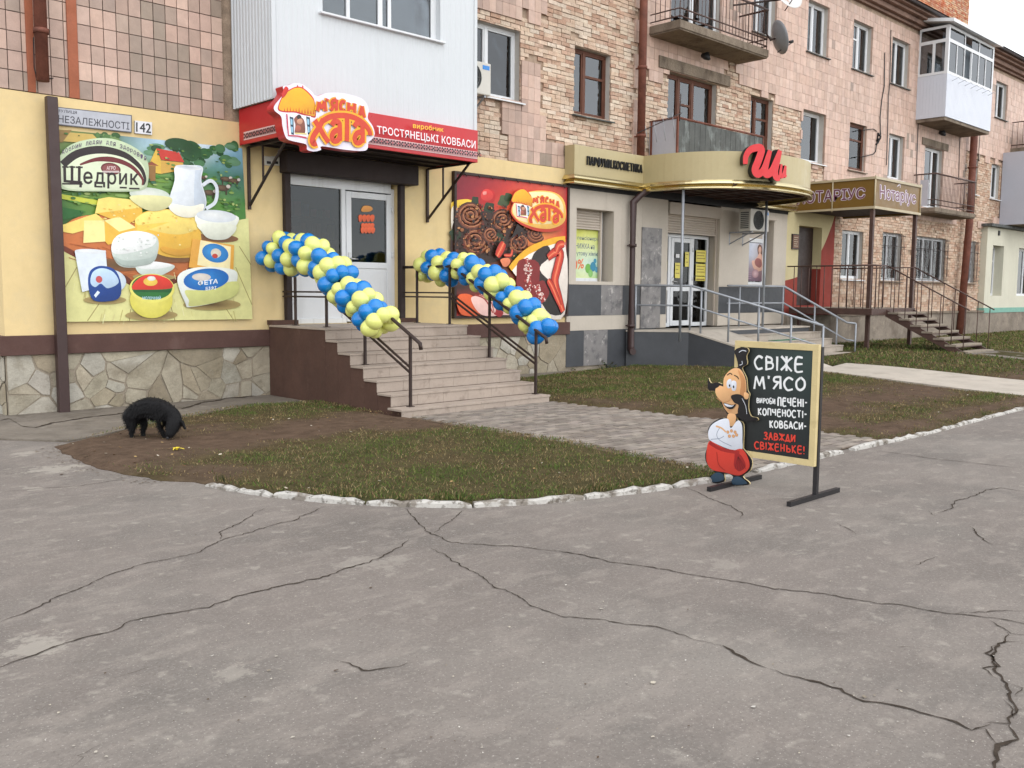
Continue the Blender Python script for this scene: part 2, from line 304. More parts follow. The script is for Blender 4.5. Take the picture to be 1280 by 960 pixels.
def smooth(P, n=6, closed=False):
    out = []; k = len(P); rng_ = range(k if closed else k-1)
    for i in rng_:
        p0 = P[(i-1) % k] if closed or i else P[0]; p1 = P[i]; p2 = P[(i+1) % k]; p3 = P[(i+2) % k] if closed or i+2 < k else P[-1]
        for t in np.arange(n)/n:
            out.append(tuple(.5*((2*b)+(-a+c)*t+(2*a-5*b+4*c-d)*t*t+(-a+3*b-3*c+d)*t**3) for a, b, c, d in zip(p0, p1, p2, p3)))
    if not closed: out.append(tuple(P[-1]))
    return out
_font_cache = {}
def text_mesh(s, bold=0., shear=0., extrude=0., spacing=1.):
    key = (s, bold, shear, extrude, spacing)
    if key in _font_cache: return _font_cache[key]
    c = bpy.data.curves.new('letters', 'FONT'); c.body = s; c.size = 1; c.shear = shear; c.extrude = extrude; c.space_character = spacing; c.resolution_u = 4
    o = bpy.data.objects.new('letters', c); COL.objects.link(o)
    ev = o.evaluated_get(bpy.context.evaluated_depsgraph_get()); me = ev.to_mesh()
    V = np.array([v.co[:] for v in me.vertices]); Fc = [tuple(p.vertices) for p in me.polygons]; ev.to_mesh_clear()
    bpy.data.objects.remove(o); bpy.data.curves.remove(c)
    if bold:   # heavier weight: the glyphs laid over themselves, each pass a hair above the last
        n0 = len(V); sh = [(0, 0)]+[(bold*math.cos(t), bold*math.sin(t)) for t in np.arange(8)*math.pi/4]; F0 = Fc; Fc = []; W = []
        for k, (dx, dy) in enumerate(sh): W.append(V+np.array([dx, dy, .004*k])); Fc += [tuple(i+n0*k for i in f) for f in F0]
        V = np.concatenate(W)
    lo = V.min(0); hi = V.max(0); V[:, 0] = (V[:, 0]-lo[0])/(hi[0]-lo[0]); V[:, 1] = (V[:, 1]-lo[1])/(hi[1]-lo[1])
    _font_cache[key] = (V, Fc); return V, Fc
def quad_map(q):
    """bilinear map of the unit square to four uv points bl, br, tr, tl"""
    a, b, c, d = [np.array(p, float) for p in q]
    return lambda u, v: tuple(a*(1-u)*(1-v)+b*u*(1-v)+c*u*v+d*(1-u)*v)
class Art:
    """flat printed or painted picture on a real plane: origin O, axes U, V, outward normal N; thin layers of colour"""
    def __init__(s, O, U, V, N, eps=.0004): s.O, s.U, s.V, s.N = [Vector(a) for a in (O, U, V, N)]; s.mb = MB(); s.l = 0; s.eps = eps
    def P(s, u, v, l=None): return s.O+s.U*u+s.V*v+s.N*((s.l if l is None else l)*s.eps)
    def uv(s, px, py):
        d = ray(px, py); t = (s.O-EYE).dot(s.N)/d.dot(s.N); q = EYE+d*t-s.O; return (q.dot(s.U), q.dot(s.V))
    def poly(s, pts, col): s.l += 1; s.mb.face([s.P(*p) for p in pts], 0, col)
    def spoly(s, pts, col, n=5, g=.16):
        """smooth outline printed with a soft gradation from its upper left to its lower right"""
        P = smooth(pts, n, True); us = [p[0] for p in P]; vs = [p[1] for p in P]; w_ = max(us)-min(us) or 1; h_ = max(vs)-min(vs) or 1; s.l += 1; cs = []
        for p in P: t = 1+g*(1.1*((p[1]-min(vs))/h_-.5)*2-.6*((p[0]-min(us))/w_-.5)*2); cs.append((min(1, col[0]*t), min(1, col[1]*t), min(1, col[2]*t), 1))
        s.mb.face([s.P(*p) for p in P], 0, cs)
    def ell(s, c, rx, ry, c0, c1=None, rot=0, n=28, hi=(0, 0)):
        s.l += 1; c1 = c1 or (c0[0]*.84, c0[1]*.84, c0[2]*.84, 1); ca, sa = math.cos(rot), math.sin(rot)
        pts = [(c[0]+rx*math.cos(a)*ca-ry*math.sin(a)*sa, c[1]+rx*math.cos(a)*sa+ry*math.sin(a)*ca) for a in np.arange(n)*2*math.pi/n]
        cc = (c[0]+hi[0]*rx, c[1]+hi[1]*ry)
        for i in range(n): s.mb.face([s.P(*cc), s.P(*pts[i]), s.P(*pts[(i+1) % n])], 0, [c0, c1, c1])
    def stroke(s, pts, wd, col, n=5, lay=True):
        if lay: s.l += 1
        pts = smooth(pts, n) if n > 1 and len(pts) > 2 else pts; k = len(pts); L = []
        ws = wd if isinstance(wd, (list, tuple)) else [wd]*2
        for i, p in enumerate(pts):
            a = pts[max(0, i-1)]; b = pts[min(k-1, i+1)]; dx, dy = b[0]-a[0], b[1]-a[1]; q = math.hypot(dx, dy) or 1
            t = i/(k-1)*(len(ws)-1); j = min(int(t), len(ws)-2); w_ = (ws[j]+(ws[j+1]-ws[j])*(t-j))/2
            L.append(((p[0]-dy/q*w_, p[1]+dx/q*w_), (p[0]+dy/q*w_, p[1]-dx/q*w_)))
        for i in range(k-1): s.mb.face([s.P(*L[i][0]), s.P(*L[i][1]), s.P(*L[i+1][1]), s.P(*L[i+1][0])], 0, col)
    def grid(s, q, cols, noise_=0):
        """quad q (bl,br,tr,tl) as a grid of colour rows (top first) blended per vertex"""
        s.l += 1; f = quad_map(q); r = len(cols); cN = len(cols[0])
        for i in range(r-1):
            for j in range(cN-1):
                cs = [(j, i+1), (j+1, i+1), (j+1, i), (j, i)]
                s.mb.face([s.P(*f(a/(cN-1), 1-b/(r-1))) for a, b in cs], 0, [cols[b][a] for a, b in cs])
    def text(s, t, q, col, bold=.02, shear=0, spacing=1.):
        s.l += 1; V, Fc = text_mesh(t, bold, shear, 0, spacing); f = quad_map(q)
        z0 = V[:, 2].min(); s.mb.add([s.P(*f(v[0], v[1]), s.l+(v[2]-z0)*14) for v in V], Fc, 0, col)
    def pxq(s, *pts): return [s.uv(*p) for p in pts]
def ribbon3d(mb, pts, wd, P, depth, mi=0, mi_side=1, n=5, col=(1, 1, 1, 1)):
    """raised letter stroke; P(u,v,d) gives the 3D point at depth d in front of the surface"""
    pts = smooth(pts, n); k = len(pts); L = []
    for i, p in enumerate(pts):
        a = pts[max(0, i-1)]; b = pts[min(k-1, i+1)]; dx, dy = b[0]-a[0], b[1]-a[1]; q = math.hypot(dx, dy) or 1
        L.append(((p[0]-dy/q*wd/2, p[1]+dx/q*wd/2), (p[0]+dy/q*wd/2, p[1]-dx/q*wd/2)))
    for i in range(k-1):
        a, b, c, d = L[i][0], L[i][1], L[i+1][1], L[i+1][0]
        mb.face([P(*x, depth) for x in (a, b, c, d)], mi, col)
        mb.face([P(*a, 0), P(*d, 0), P(*d, depth), P(*a, depth)], mi_side, col); mb.face([P(*b, 0), P(*c, 0), P(*c, depth), P(*b, depth)], mi_side, col)
    for e in (L[0], L[-1]): mb.face([P(*e[0], 0), P(*e[1], 0), P(*e[1], depth), P(*e[0], depth)], mi_side, col)

# ------------------------------------------------------------------ the apartment building
YF = 12.7
def gz(x, y):
    """height of the ground: flat road, verge rising a little towards the far right"""
    a = min(1, max(0, (x-15)/7)); b = min(1, max(0, (y-5)/3.5)); b = b*b*(3-2*b)
    return .19*a*b
BLD = thing('apartment_building', (20, YF, 0), 'three-storey tiled and bare-brick apartment block with shops on its ground floor', 'building')
H = dict(wA=(11.12, 12.40, 5.14, 6.42), wB=(13.9, 15.0, 5.14, 6.44), dC=(16.95, 18.84, 4.45, 6.46), wD=(20.3, 21.35, 5.14, 6.46), wE=(22.8, 24.02, 5.14, 6.46), wF=(25.42, 26.47, 5.16, 6.46),
         wG=(27.95, 29.05, 5.14, 6.46), dH=(30.6, 32.1, 4.45, 6.38), wI=(34.38, 35.27, 5.2, 6.42), wJ=(36.58, 37.45, 5.18, 6.42),
         tB=(13.9, 15.0, 7.97, 9.27), tC=(16.95, 18.9, 7.27, 9.27), tD=(20.25, 21.32, 7.97, 9.27), tE=(22.86, 24.0, 7.97, 9.27), tF=(25.4, 26.6, 7.95, 9.27), tG=(27.88, 29.13, 7.94, 9.27), tH=(30.4, 32.4, 7.3, 9.27),
         tJ=(36.5, 37.7, 8.1, 9.37), gA=(25.29, 26.61, 2.06, 3.44), gB=(27.89, 29.26, 2.04, 3.5), gC=(30.37, 32.75, 2.06, 3.5), gD=(34.32, 35.48, 2.06, 3.54),
         nd=(22.76, 23.95, 1.3, 3.42), sw=(13.92, 15.1, 1.83, 3.3), sd=(16.95, 19.02, .83, 3.38), sx=(20.3, 21.46, 1.83, 3.46), ed=(7.42, 9.52, 1.08, 3.72),
         aw=(36.6, 37.75, 1.6, 3.45), ax=(39.4, 41.4, 1.6, 3.45))
HOLES = list(H.values())
# upper and lower masonry backing with real window reveals
b = MB()
sheet_with_holes(b, (3.45, 46, 4.0, 9.85), HOLES, YF+.03, 0, 12.95, 1)
sheet_with_holes(b, (24.72, 36.0, 1.0, 4.0), HOLES, YF+.03, 0, 12.95, 1)
b.face([(3.47, 12.73, 4.0), (3.47, 24, 4.0), (3.47, 24, 9.85), (3.47, 12.73, 9.85)], 0)
b.face([(3.47, 24, 0), (46, 24, 0), (46, 24, 9.85), (3.47, 24, 9.85)], 0); b.face([(46, 12.73, 0), (46, 24, 0), (46, 24, 9.85), (46, 12.73, 9.85)], 0)
b.build('masonry', ['brick_mortar', 'reveal'], BLD)
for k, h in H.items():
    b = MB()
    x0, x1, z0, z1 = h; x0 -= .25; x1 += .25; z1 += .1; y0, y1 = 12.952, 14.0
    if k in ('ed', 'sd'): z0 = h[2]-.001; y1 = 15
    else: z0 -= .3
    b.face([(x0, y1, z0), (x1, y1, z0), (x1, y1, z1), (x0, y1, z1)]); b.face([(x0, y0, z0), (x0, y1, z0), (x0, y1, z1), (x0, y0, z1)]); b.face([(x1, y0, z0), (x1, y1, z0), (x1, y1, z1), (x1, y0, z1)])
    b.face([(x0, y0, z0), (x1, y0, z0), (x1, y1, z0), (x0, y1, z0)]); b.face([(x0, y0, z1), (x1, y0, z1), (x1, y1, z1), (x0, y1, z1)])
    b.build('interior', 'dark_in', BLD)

# which parts of the facade have lost their tiles (outlines on the wall plane)
def onwall(pts): return [(p.x, p.z) for p in (onY(px, py, YF) for px, py in pts)]
z4 = crop(540, 0, 3.556); z6 = crop(780, 0, 2.56); c4 = crop(1120, 130, 8)
T1 = onwall([z4(*p) for p in [(100, -200), (560, -200), (520, 0), (505, 60), (470, 85), (400, 72), (330, 70), (180, 40)]])
T2 = onwall([z4(*p) for p in [(400, 255), (480, 268), (480, 430), (492, 430), (488, 620), (600, 640), (600, 765), (350, 722), (335, 610), (303, 600), (303, 440), (400, 460)]])
B2 = onwall([z6(*p) for p in [(40, 205), (58, 215), (75, 242), (145, 258), (300, 258), (330, 205), (348, 195), (360, 225), (372, 262), (425, 300), (480, 322), (568, 350), (568, 520), (640, 530), (640, 680), (40, 600)]])
B3 = onwall([c4(*p) for p in [(690, 470), (830, 530), (960, 575), (1050, 600), (1110, 640), (1130, 1100), (560, 1300), (690, 900)]])
B4 = onwall([(200, 0)]) if 0 else [(6.45, 4.0), (6.7, 4.0), (6.7, 9.8), (6.55, 9.8), (6.5, 4.6)]
def is_brick(x, z):
    if z < 4.0: return True
    x += .05*math.sin(z*9); z += .04*math.sin(x*7)
    if 10.2 < x < 15.78: return not (inpoly(x, z, T1) or inpoly(x, z, T2))
    return inpoly(x, z, B2) or inpoly(x, z, B3)
def vary(c, k, h=0):
    f = 1+random.uniform(-k, k); return (c[0]*f*(1+random.uniform(-h, h)), c[1]*f, c[2]*f*(1+random.uniform(-h, h)), 1)
def soot(x, z):
    """run-off stains on the wall below the window sills"""
    k = .94
    for h in HOLES:
        if h[0]-.1 < x < h[1]+.15 and 0 < h[2]-z < 1.1: k -= .16*(1-(h[2]-z)/1.1)*(.6+.8*mnoise.noise((x*6, z, 3)))
    return k*(1+.1*mnoise.noise((x*.5, z*.5, 20)))
GRT, GRT2 = S(112, 98, 90, .8), S(150, 126, 112, .85)
tb = MB(); tw, th = .166, .2345
TC = [S(216, 184, 166), S(210, 178, 160), S(204, 174, 157), S(220, 190, 173)]; TL_ = [S(204, 173, 156), S(194, 165, 150), S(185, 158, 143), S(211, 181, 164)]; TG = [S(172, 150, 136), S(166, 146, 132), S(180, 157, 142), S(160, 142, 127)]
i0 = 0
for i in range(int((46-3.45)/tw)+1):
    for j in range(int(5.8/th)+1):
        x, z = 3.45+i*tw, 4.03+j*th
        if z+th > 9.82: continue
        if is_brick(x+tw/2, z+th/2) or inpoly(x+tw/2, z+th/2, B4): continue
        n = mnoise.noise((x*.8, z*1.1, 1.5)); leftside = x < 7
        c = random.choice(TG if n+random.uniform(-.35, .35) > (.1 if leftside else .72) else TL_ if leftside or x < 14 else TC)
        if not leftside:
            n3 = mnoise.noise((x*.45, z*.6, 9)); c = tuple(a*(1+.07*n3) for a in c[:3])
        k_ = soot(x, z); c = vary([q*k_ for q in c[:3]], .09 if leftside else .035, .015)
        for a in rects_minus((x, x+tw, z, z+th), HOLES): tb.face([(a[0], YF-.006, a[2]), (a[1], YF-.006, a[2]), (a[1], YF-.006, a[3]), (a[0], YF-.006, a[3])], 0, GRT if leftside else GRT2)
        if leftside: gap = .007
        else: gap = .003
        for a in rects_minus((x+gap, x+tw-gap*.6, z+gap, z+th-gap*.6), HOLES):
            if a[1]-a[0] < .015 or a[3]-a[2] < .015: continue
            yo = YF-.028+random.uniform(-.003, .003); t_ = random.uniform(-.002, .002)
            tb.box(a[0], a[1], yo, YF+.03, a[2], a[3], 0, c)
tb.build('tile_cladding', 'tile', BLD, fix=False)
def bricks(region, mbk, test, cols, yj=.012, miss=.012):
    bw, bh, g = .25, .079, .009
    for j in range(int((region[3]-region[2])/bh)+1):
        z = region[2]+j*bh
        if z+bh > region[3]+.03: break
        off = (j % 2)*bw/2+random.uniform(-.012, .012)
        x = region[0]-off
        while x < region[1]:
            L = bw if random.random() < .86 else bw*.52
            xc, zc = x+L/2, z+bh/2
            if xc > region[0] and x+L < region[1]+.1 and test(xc, zc) and random.random() > miss:
                k_ = soot(xc, zc); c = vary([q*k_ for q in random.choice(cols)[:3]], .08, .02)
                dz = random.uniform(-.006, .006); yo = YF-random.uniform(-yj, yj)*.9
                for a in rects_minus((max(x+g*random.uniform(.4, 1), region[0]), min(x+L-g*random.uniform(.2, .8), region[1]), z+g/2+dz, z+bh-g/2+dz), HOLES):
                    if a[1]-a[0] < .02 or a[3]-a[2] < .015: continue
                    s_ = random.uniform(-.004, .004); e_ = random.uniform(-.004, .004)
                    v = [(a[0], yo+s_, a[2]), (a[1], yo-s_, a[2]+e_), (a[1], yo+e_, a[3]+e_), (a[0], yo-e_, a[3])]
                    mbk.add(v+[(p[0], YF+.035, p[2]) for p in v], [(0, 1, 2, 3), (0, 4, 5, 1), (1, 5, 6, 2), (2, 6, 7, 3), (3, 7, 4, 0)], 0, c)
            x += L
BC = [S(216, 190, 166), S(208, 180, 156), S(196, 164, 142), S(224, 206, 186), S(214, 190, 168), S(190, 154, 132), S(220, 200, 178)]
BC2 = [S(212, 184, 160), S(204, 172, 148), S(194, 158, 134), S(218, 194, 172)]
bk = MB()
bricks((10.25, 15.85, 4.0, 9.8), bk, is_brick, BC, .007)
bricks((15.7, 24.6, 4.0, 7.2), bk, is_brick, BC, .007)
bricks((33.2, 39.5, 4.0, 6.9), bk, is_brick, BC2, .006)
bricks((24.72, 36.0, 1.06, 4.06), bk, lambda x, z: z < 4.06, BC2, .007)
bk.build('brickwork', 'brick', BLD, fix=False)
# left flank and cornice, roof, chimney
b = MB()
for j in range(25):
    for i in range(10):
        z = 4.03+j*.2345; y = 12.7+i*.5
        b.box(3.425, 3.48, y+.004, y+.496, z+.006, z+.228, 0, vary(random.choice(TC+TG)[:3], .08))
b.build('flank_tiles', 'tile', BLD)
b = MB()
for (y0, z0, z1) in ((12.62, 9.8, 9.88), (12.5, 9.88, 10.02), (12.36, 10.02, 10.1), (12.22, 10.1, 10.2)): b.box(3.3, 46, y0, 12.75, z0+.0015, z1)
b.build('cornice', 'cornice', BLD, bevel=.01)
b = MB()
b.tube([(3.2, 12.14, 10.2), (46, 12.14, 10.2)], .055, 8); b.add([(3.2, 12.05, 10.22), (46, 12.05, 10.22), (46, 18.4, 12.6), (3.2, 18.4, 12.6), (3.2, 24.6, 10.22), (46, 24.6, 10.22)], [(0, 1, 2, 3), (3, 2, 5, 4)])
b.face([(3.2, 12.2, 10.2), (46, 12.2, 10.2), (46, 24.6, 10.2), (3.2, 24.6, 10.2)])
rf = b.build('roof', 'roof', BLD)
ck = MB(); cx0, cx1, cy0, cy1 = 32.6, 39.75, 15, 16.4
ck.box(cx0+.02, cx1-.02, cy0+.02, cy1-.02, 10.5, 14.4, 1)
for j in range(45):
    z = 10.9+j*.078; x = cx0-(j % 2)*.13
    while x < cx1:
        a, e = max(x, cx0)+.006, min(x+.26, cx1)-.006
        if e-a > .03: ck.box(a, e, cy0-random.uniform(0, .006), cy0+.05, z+.006, z+.072, 0, vary(random.choice([S(196, 120, 84), S(206, 150, 112), S(186, 104, 72), S(214, 176, 140)])[:3], .12))
        x += .26
ck.box(cx0, cx0+.05, cy0+.06, cy1, 10.9, 14.4, 0, S(180, 120, 90))
ck.build('chimney', ['brick', 'brick_mortar'], rf)

# ground-floor render, band and flagstone plinth on the left
b = MB(); sheet_with_holes(b, (3.44, 13.66, 1.0, 4.02), [H['ed']], 12.655, 0, 12.95, 0)
b.face([(3.44, 12.655, 1), (3.44, 22, 1), (3.44, 22, 4.02), (3.44, 12.655, 4.02)]); b.face([(3.44, 12.655, 4.02), (13.66, 12.655, 4.02), (13.66, 12.74, 4.02), (3.44, 12.74, 4.02)])
b.face([(13.66, 12.655, 1.0), (13.66, 12.75, 1.0), (13.66, 12.75, 4.02), (13.66, 12.655, 4.02)])
b.build('yellow_render', 'plaster', BLD)
for r in ((3.36, 7.05, 12.58, 12.75), (9.66, 13.74, 12.58, 12.75), (3.36, 3.46, 12.75, 22)): b = MB(); b.box(*r, .765, 1.01); b.build('plinth_band', 'band', BLD, bevel=.006)
def clip_half(P, a, bb, c):
    out = []
    for i in range(len(P)):
        p, q = P[i], P[(i+1) % len(P)]; fp = a*p[0]+bb*p[1]-c; fq = a*q[0]+bb*q[1]-c
        if fp <= 0: out.append(p)
        if (fp < 0 < fq) or (fq < 0 < fp): t = fp/(fp-fq); out.append((p[0]+(q[0]-p[0])*t, p[1]+(q[1]-p[1])*t))
    return out
def flagstones(mbk, x0, x1, z0, z1, n, yf, axis='x'):
    sd = []
    while len(sd) < n:
        p = (random.uniform(x0, x1), random.uniform(z0, z1))
        if all((p[0]-q[0])**2+(1.2*(p[1]-q[1]))**2 > .15**2 for q in sd): sd.append(p)
        elif random.random() < .12: sd.append(p)
    for p in sd:
        P = [(x0, z0), (x1, z0), (x1, z1), (x0, z1)]
        for q in sd:
            if q is p: continue
            a, bb = q[0]-p[0], q[1]-p[1]; P = clip_half(P, a, bb, (q[0]**2+q[1]**2-p[0]**2-p[1]**2)/2)
            if len(P) < 3: break
        if len(P) < 3: continue
        c = (sum(v[0] for v in P)/len(P), sum(v[1] for v in P)/len(P)); gr = random.uniform(.003, .016)
        Q = []
        for v in P:
            d = math.hypot(v[0]-c[0], v[1]-c[1]) or 1; k = max(.3, 1-gr*1.5/d); Q.append((c[0]+(v[0]-c[0])*k, c[1]+(v[1]-c[1])*k))
        yo = yf-random.uniform(.004, .018); col = vary(random.choice([S(190, 180, 160, .85), S(182, 172, 152, .85), S(172, 160, 138, .85), S(188, 182, 168, .85), S(162, 150, 128, .85), S(196, 190, 176, .85)])[:3], .06, .02)
        Q = [(a+random.uniform(-.008, .008), e+random.uniform(-.008, .008)) for a, e in Q]
        t1, t2 = random.uniform(-.03, .03), random.uniform(-.02, .02)
        f = lambda a, e, y: (a, y, e) if axis == 'x' else (y, a, e)
        F_ = [f(a, e, yo+(a-c[0])*t1+(e-c[1])*t2) for a, e in Q]; Bk = [f(a, e, yf+.01) for a, e in Q]; m_ = len(Q)
        mbk.add(F_+Bk, [tuple(range(m_))]+[(i, i+m_, (i+1) % m_+m_, (i+1) % m_) for i in range(m_)], 0, col)
b = MB()
flagstones(b, 3.43, 7.1, -.1, .763, 46, 12.63)
b.box(3.43, 7.2, 12.632, 12.74, -.2, .764, 1); b.build('stone_plinth', ['stone', 'mortar'], BLD, fix=False)
b = MB(); flagstones(b, 9.6, 13.66, -.05, .763, 48, 12.63); b.box(9.5, 13.66, 12.632, 12.74, -.2, .764, 1); b.build('stone_plinth', ['stone', 'mortar'], BLD, fix=False)
b = MB(); flagstones(b, 12.65, 15, -.1, .763, 34, 3.41, 'y'); b.box(3.414, 3.47, 12.74, 20, -.2, .764, 1); b.build('stone_plinth', ['stone', 'mortar'], BLD, fix=False)
for px0, px1 in ((33, 42.5), (84.5, 97)):
    b = MB(); x0, x1 = onY(px0, 60, 12.66).x, onY(px1, 60, 12.66).x; b.box(x0, x1, 12.648, 12.7, 4.03, 9.8); b.build('terracotta_strip', 'orange_strip', BLD)

# windows
def window(h, style='white', y=12.88, mull=(.5,), trans=None, pane='glass', curtain=None, sill='sheet', fw=.055, deep=.06, name='window', parent=None, grille=False):
    x0, x1, z0, z1 = h; f = MB(); y0, y1 = y-deep/2, y+deep/2; fm = {'white': 'pvc', 'brown': 'wood'}[style]; parent = parent or BLD
    f.box(x0, x1, y0, y1, z0, z0+fw); f.box(x0, x1, y0, y1, z1-fw, z1); f.box(x0, x0+fw, y0, y1, z0+fw, z1-fw); f.box(x1-fw, x1, y0, y1, z0+fw, z1-fw)
    cols = [x0+fw]+[x0+(x1-x0)*m for m in mull]+[x1-fw]
    for m in mull: xm = x0+(x1-x0)*m; f.box(xm-fw*.6, xm+fw*.6, y0-.004, y1, z0+fw, z1-fw)
    for i in range(len(cols)-1):
        a, c = cols[i]+(fw*.6 if i else 0), cols[i+1]-(fw*.6 if i < len(cols)-2 else 0); t = .032   # sash
        if c-a < .12: continue
        f.box(a, c, y0+.008, y1-.008, z0+fw, z0+fw+t); f.box(a, c, y0+.008, y1-.008, z1-fw-t, z1-fw); f.box(a, a+t, y0+.008, y1-.008, z0+fw+t, z1-fw-t); f.box(c-t, c, y0+.008, y1-.008, z0+fw+t, z1-fw-t)
        for tr in (trans or {}).get(i, []): zz = z0+(z1-z0)*tr; f.box(a+t, c-t, y0+.01, y1-.01, zz-.025, zz+.025)
    fo = f.build(name, fm, parent, bevel=.004)
    p = MB(); p.box(x0+fw*.5, x1-fw*.5, y+.004, y+.012, z0+fw*.5, z1-fw*.5); p.build('pane', pane, fo)
    if curtain:
        for (a, c, zt, zb) in curtain:
            q = MB(); n = max(8, int((c-a)*(x1-x0)/.03)); xa, xc = x0+(x1-x0)*a, x0+(x1-x0)*c
            for i in range(n):
                u0, u1 = xa+(xc-xa)*i/n, xa+(xc-xa)*(i+1)/n; w_ = lambda u: y+.13+.018*math.sin(u*46)+.008*math.sin(u*101)
                q.face([(u0, w_(u0), z0+(z1-z0)*zb), (u1, w_(u1), z0+(z1-z0)*zb), (u1, w_(u1), z0+(z1-z0)*zt), (u0, w_(u0), z0+(z1-z0)*zt)], 0, sm=True)
            q.build('curtain', 'curtain', fo)
    if sill:
        s = MB(); s.add([(x0-.06, YF-.09, z0-.035), (x1+.06, YF-.09, z0-.035), (x1+.06, y, z0+.004), (x0-.06, y, z0+.004), (x0-.06, YF-.09, z0-.06), (x1+.06, YF-.09, z0-.06), (x1+.06, y, z0-.03), (x0-.06, y, z0-.03)], [(0, 1, 2, 3), (0, 4, 5, 1), (4, 7, 6, 5), (0, 3, 7, 4), (1, 5, 6, 2)])
        s.build('sill', {'sheet': 'sheet_grey', 'white': 'pvc', 'stone': 'slab'}[sill], fo)
    if grille:
        g = MB(); yy = YF-.1; n = int((x1-x0)/.1)
        for i in range(n+1):
            x = x0+.02+(x1-x0-.04)*i/n; g.tube([(x, yy, z0+.0), (x, yy, z1-.02)], .006, 5)
            if i < n and i % 3 == 1:
                for s_ in (-1, 1): g.tube([(x+.05+s_*.012*math.sin(k*1.57), yy, z0+.15+(z1-z0-.3)*k/12) for k in range(13)], 0.004, 4)
        for zz in (z0+.05, z0+(z1-z0)*.72, z1-.06):
            g.tube([(x0-.06, yy, zz), (x1+.06, yy, zz)], .009, 6); g.tube([(x0-.05, yy, zz), (x0-.05, YF, zz)], .008, 6); g.tube([(x1+.05, yy, zz), (x1+.05, YF, zz)], .008, 6)
        g.build('grille', 'steel_dark', fo)
    return fo
cu = [(0.02, .98, .98, .02)]
window(H['wA'], mull=(.42,), curtain=[(.45, .98, .98, .02)], sill='white')
window(H['wB'], 'brown', mull=(.38,), trans={1: [.62]}, pane='glass_sky', curtain=[(.02, .98, .62, .02)], y=12.87)
window(H['dC'], 'brown', mull=(.3, .58), trans={1: [.7]}, pane='glass_sky', y=12.87, sill=None, curtain=[(.02, .98, .7, .1)], name='balcony_door', fw=.07)
window(H['wD'], 'brown', mull=(.4,), trans={1: [.62]}, pane='glass_sky', curtain=[(.02, .98, .6, .02)], y=12.87)
window(H['wE'], mull=(), pane='glass_sky', y=12.9, sill='white')
window(H['wF'], 'brown', mull=(), trans={0: [.66]}, pane='glass', y=12.8, curtain=[(.05, .95, .6, .02)], sill='stone')
window(H['wG'], mull=(.45,), pane='glass_sky', y=12.85, curtain=[(.5, .98, .98, .02)], sill='white')
window(H['dH'], mull=(.62,), trans={0: [.42]}, pane='glass_sky', y=12.85, curtain=[(.02, .6, .95, .2)], sill=None, name='balcony_door')
window(H['wI'], mull=(.5,), y=12.85, curtain=cu, sill='white'); window(H['wJ'], mull=(.45,), y=12.85, pane='glass_sky', curtain=cu, sill='white')
window(H['tB'], mull=(.5,)); window(H['tC'], mull=(.5,), pane='glass_sky', y=12.85, name='balcony_door', sill=None, curtain=[(.52, .98, .98, .02)])
window(H['tD'], mull=(.4,), pane='glass_sky', y=12.86); window(H['tE'], mull=(.45,), y=12.86, curtain=cu, pane='glass_sky')
window(H['tF'], mull=(.5,), trans={0: [.66]}, y=12.86, curtain=cu, pane='glass_sky'); window(H['tG'], mull=(.5,), y=12.86, curtain=cu, pane='glass_sky')
window(H['tH'], mull=(.5,), y=12.86, sill=None, name='balcony_door'); window(H['tJ'], mull=(.5,), y=12.84, curtain=[(.02, .48, .98, .02)])
window(H['gA'], mull=(.5,), y=12.85, curtain=[(.02, .98, .98, .02)], sill='white'); window(H['gB'], mull=(.45,), y=12.85, grille=True, sill='stone', curtain=[(.02, .3, .98, .02)])
window(H['gC'], mull=(.33, .66), y=12.85, grille=True, sill='stone', curtain=[(.02, .98, .98, .02)]); window(H['gD'], mull=(.5,), y=12.85, grille=True, sill='stone', curtain=[(.02, .98, .98, .02)])
# concrete lintels over the balcony doors, wall lamp under the balcony
for r in ((16.55, 19.3, 12.64, 12.74, 6.47, 6.72), (30.3, 32.4, 12.64, 12.74, 6.39, 6.62)): b = MB(); b.box(*r); b.build('lintel', 'slab', BLD, bevel=.008)

# balconies
def slab_balcony(x0, x1, y0, zb, zt, ztop, mat_r='steel_brown', nbar=26, mid=True):
    s = MB(); s.box(x0, x1, y0, YF-.03, zb, zt); s.box(x0+.02, x1-.02, y0+.02, YF-.03, zb-.03, zb-.001)
    so = s.build('balcony', 'slab', BLD, bevel=.015)
    r = MB(); e = .04; ring = [(x0+e, YF-.03), (x0+e, y0+e), (x1-e, y0+e), (x1-e, YF-.03)]
    for zz, rr in ((ztop, .02), (zt+.08, .012), (zt+.24, .012)): r.tube([(x, y, zz) for x, y in ring], rr, 6)
    for i in range(nbar+1):
        x = x0+e+(x1-x0-2*e)*i/nbar; r.tube([(x, y0+e, zt-.02 if i in (0, nbar) else zt+.08), (x, y0+e, ztop)], .011 if i in (0, nbar) else .007, 6)
    for i in range(1, 6):
        y = y0+e+(YF-.03-y0-e)*i/6
        for x in (x0+e, x1-e): r.tube([(x, y, zt+.08), (x, y, ztop)], .007, 6)
    r.build('railing', mat_r, so); return so
slab_balcony(16.2, 19.67, 11.87, 7.08, 7.25, 8.15)
sb = slab_balcony(29.8, 33.15, 11.94, 4.2, 4.34, 5.38, nbar=30)
q = MB(); q.box(29.82, 29.86, 12.2, 12.45, 4.4, 5.2); q.build('panel', 'sheet_white', sb)
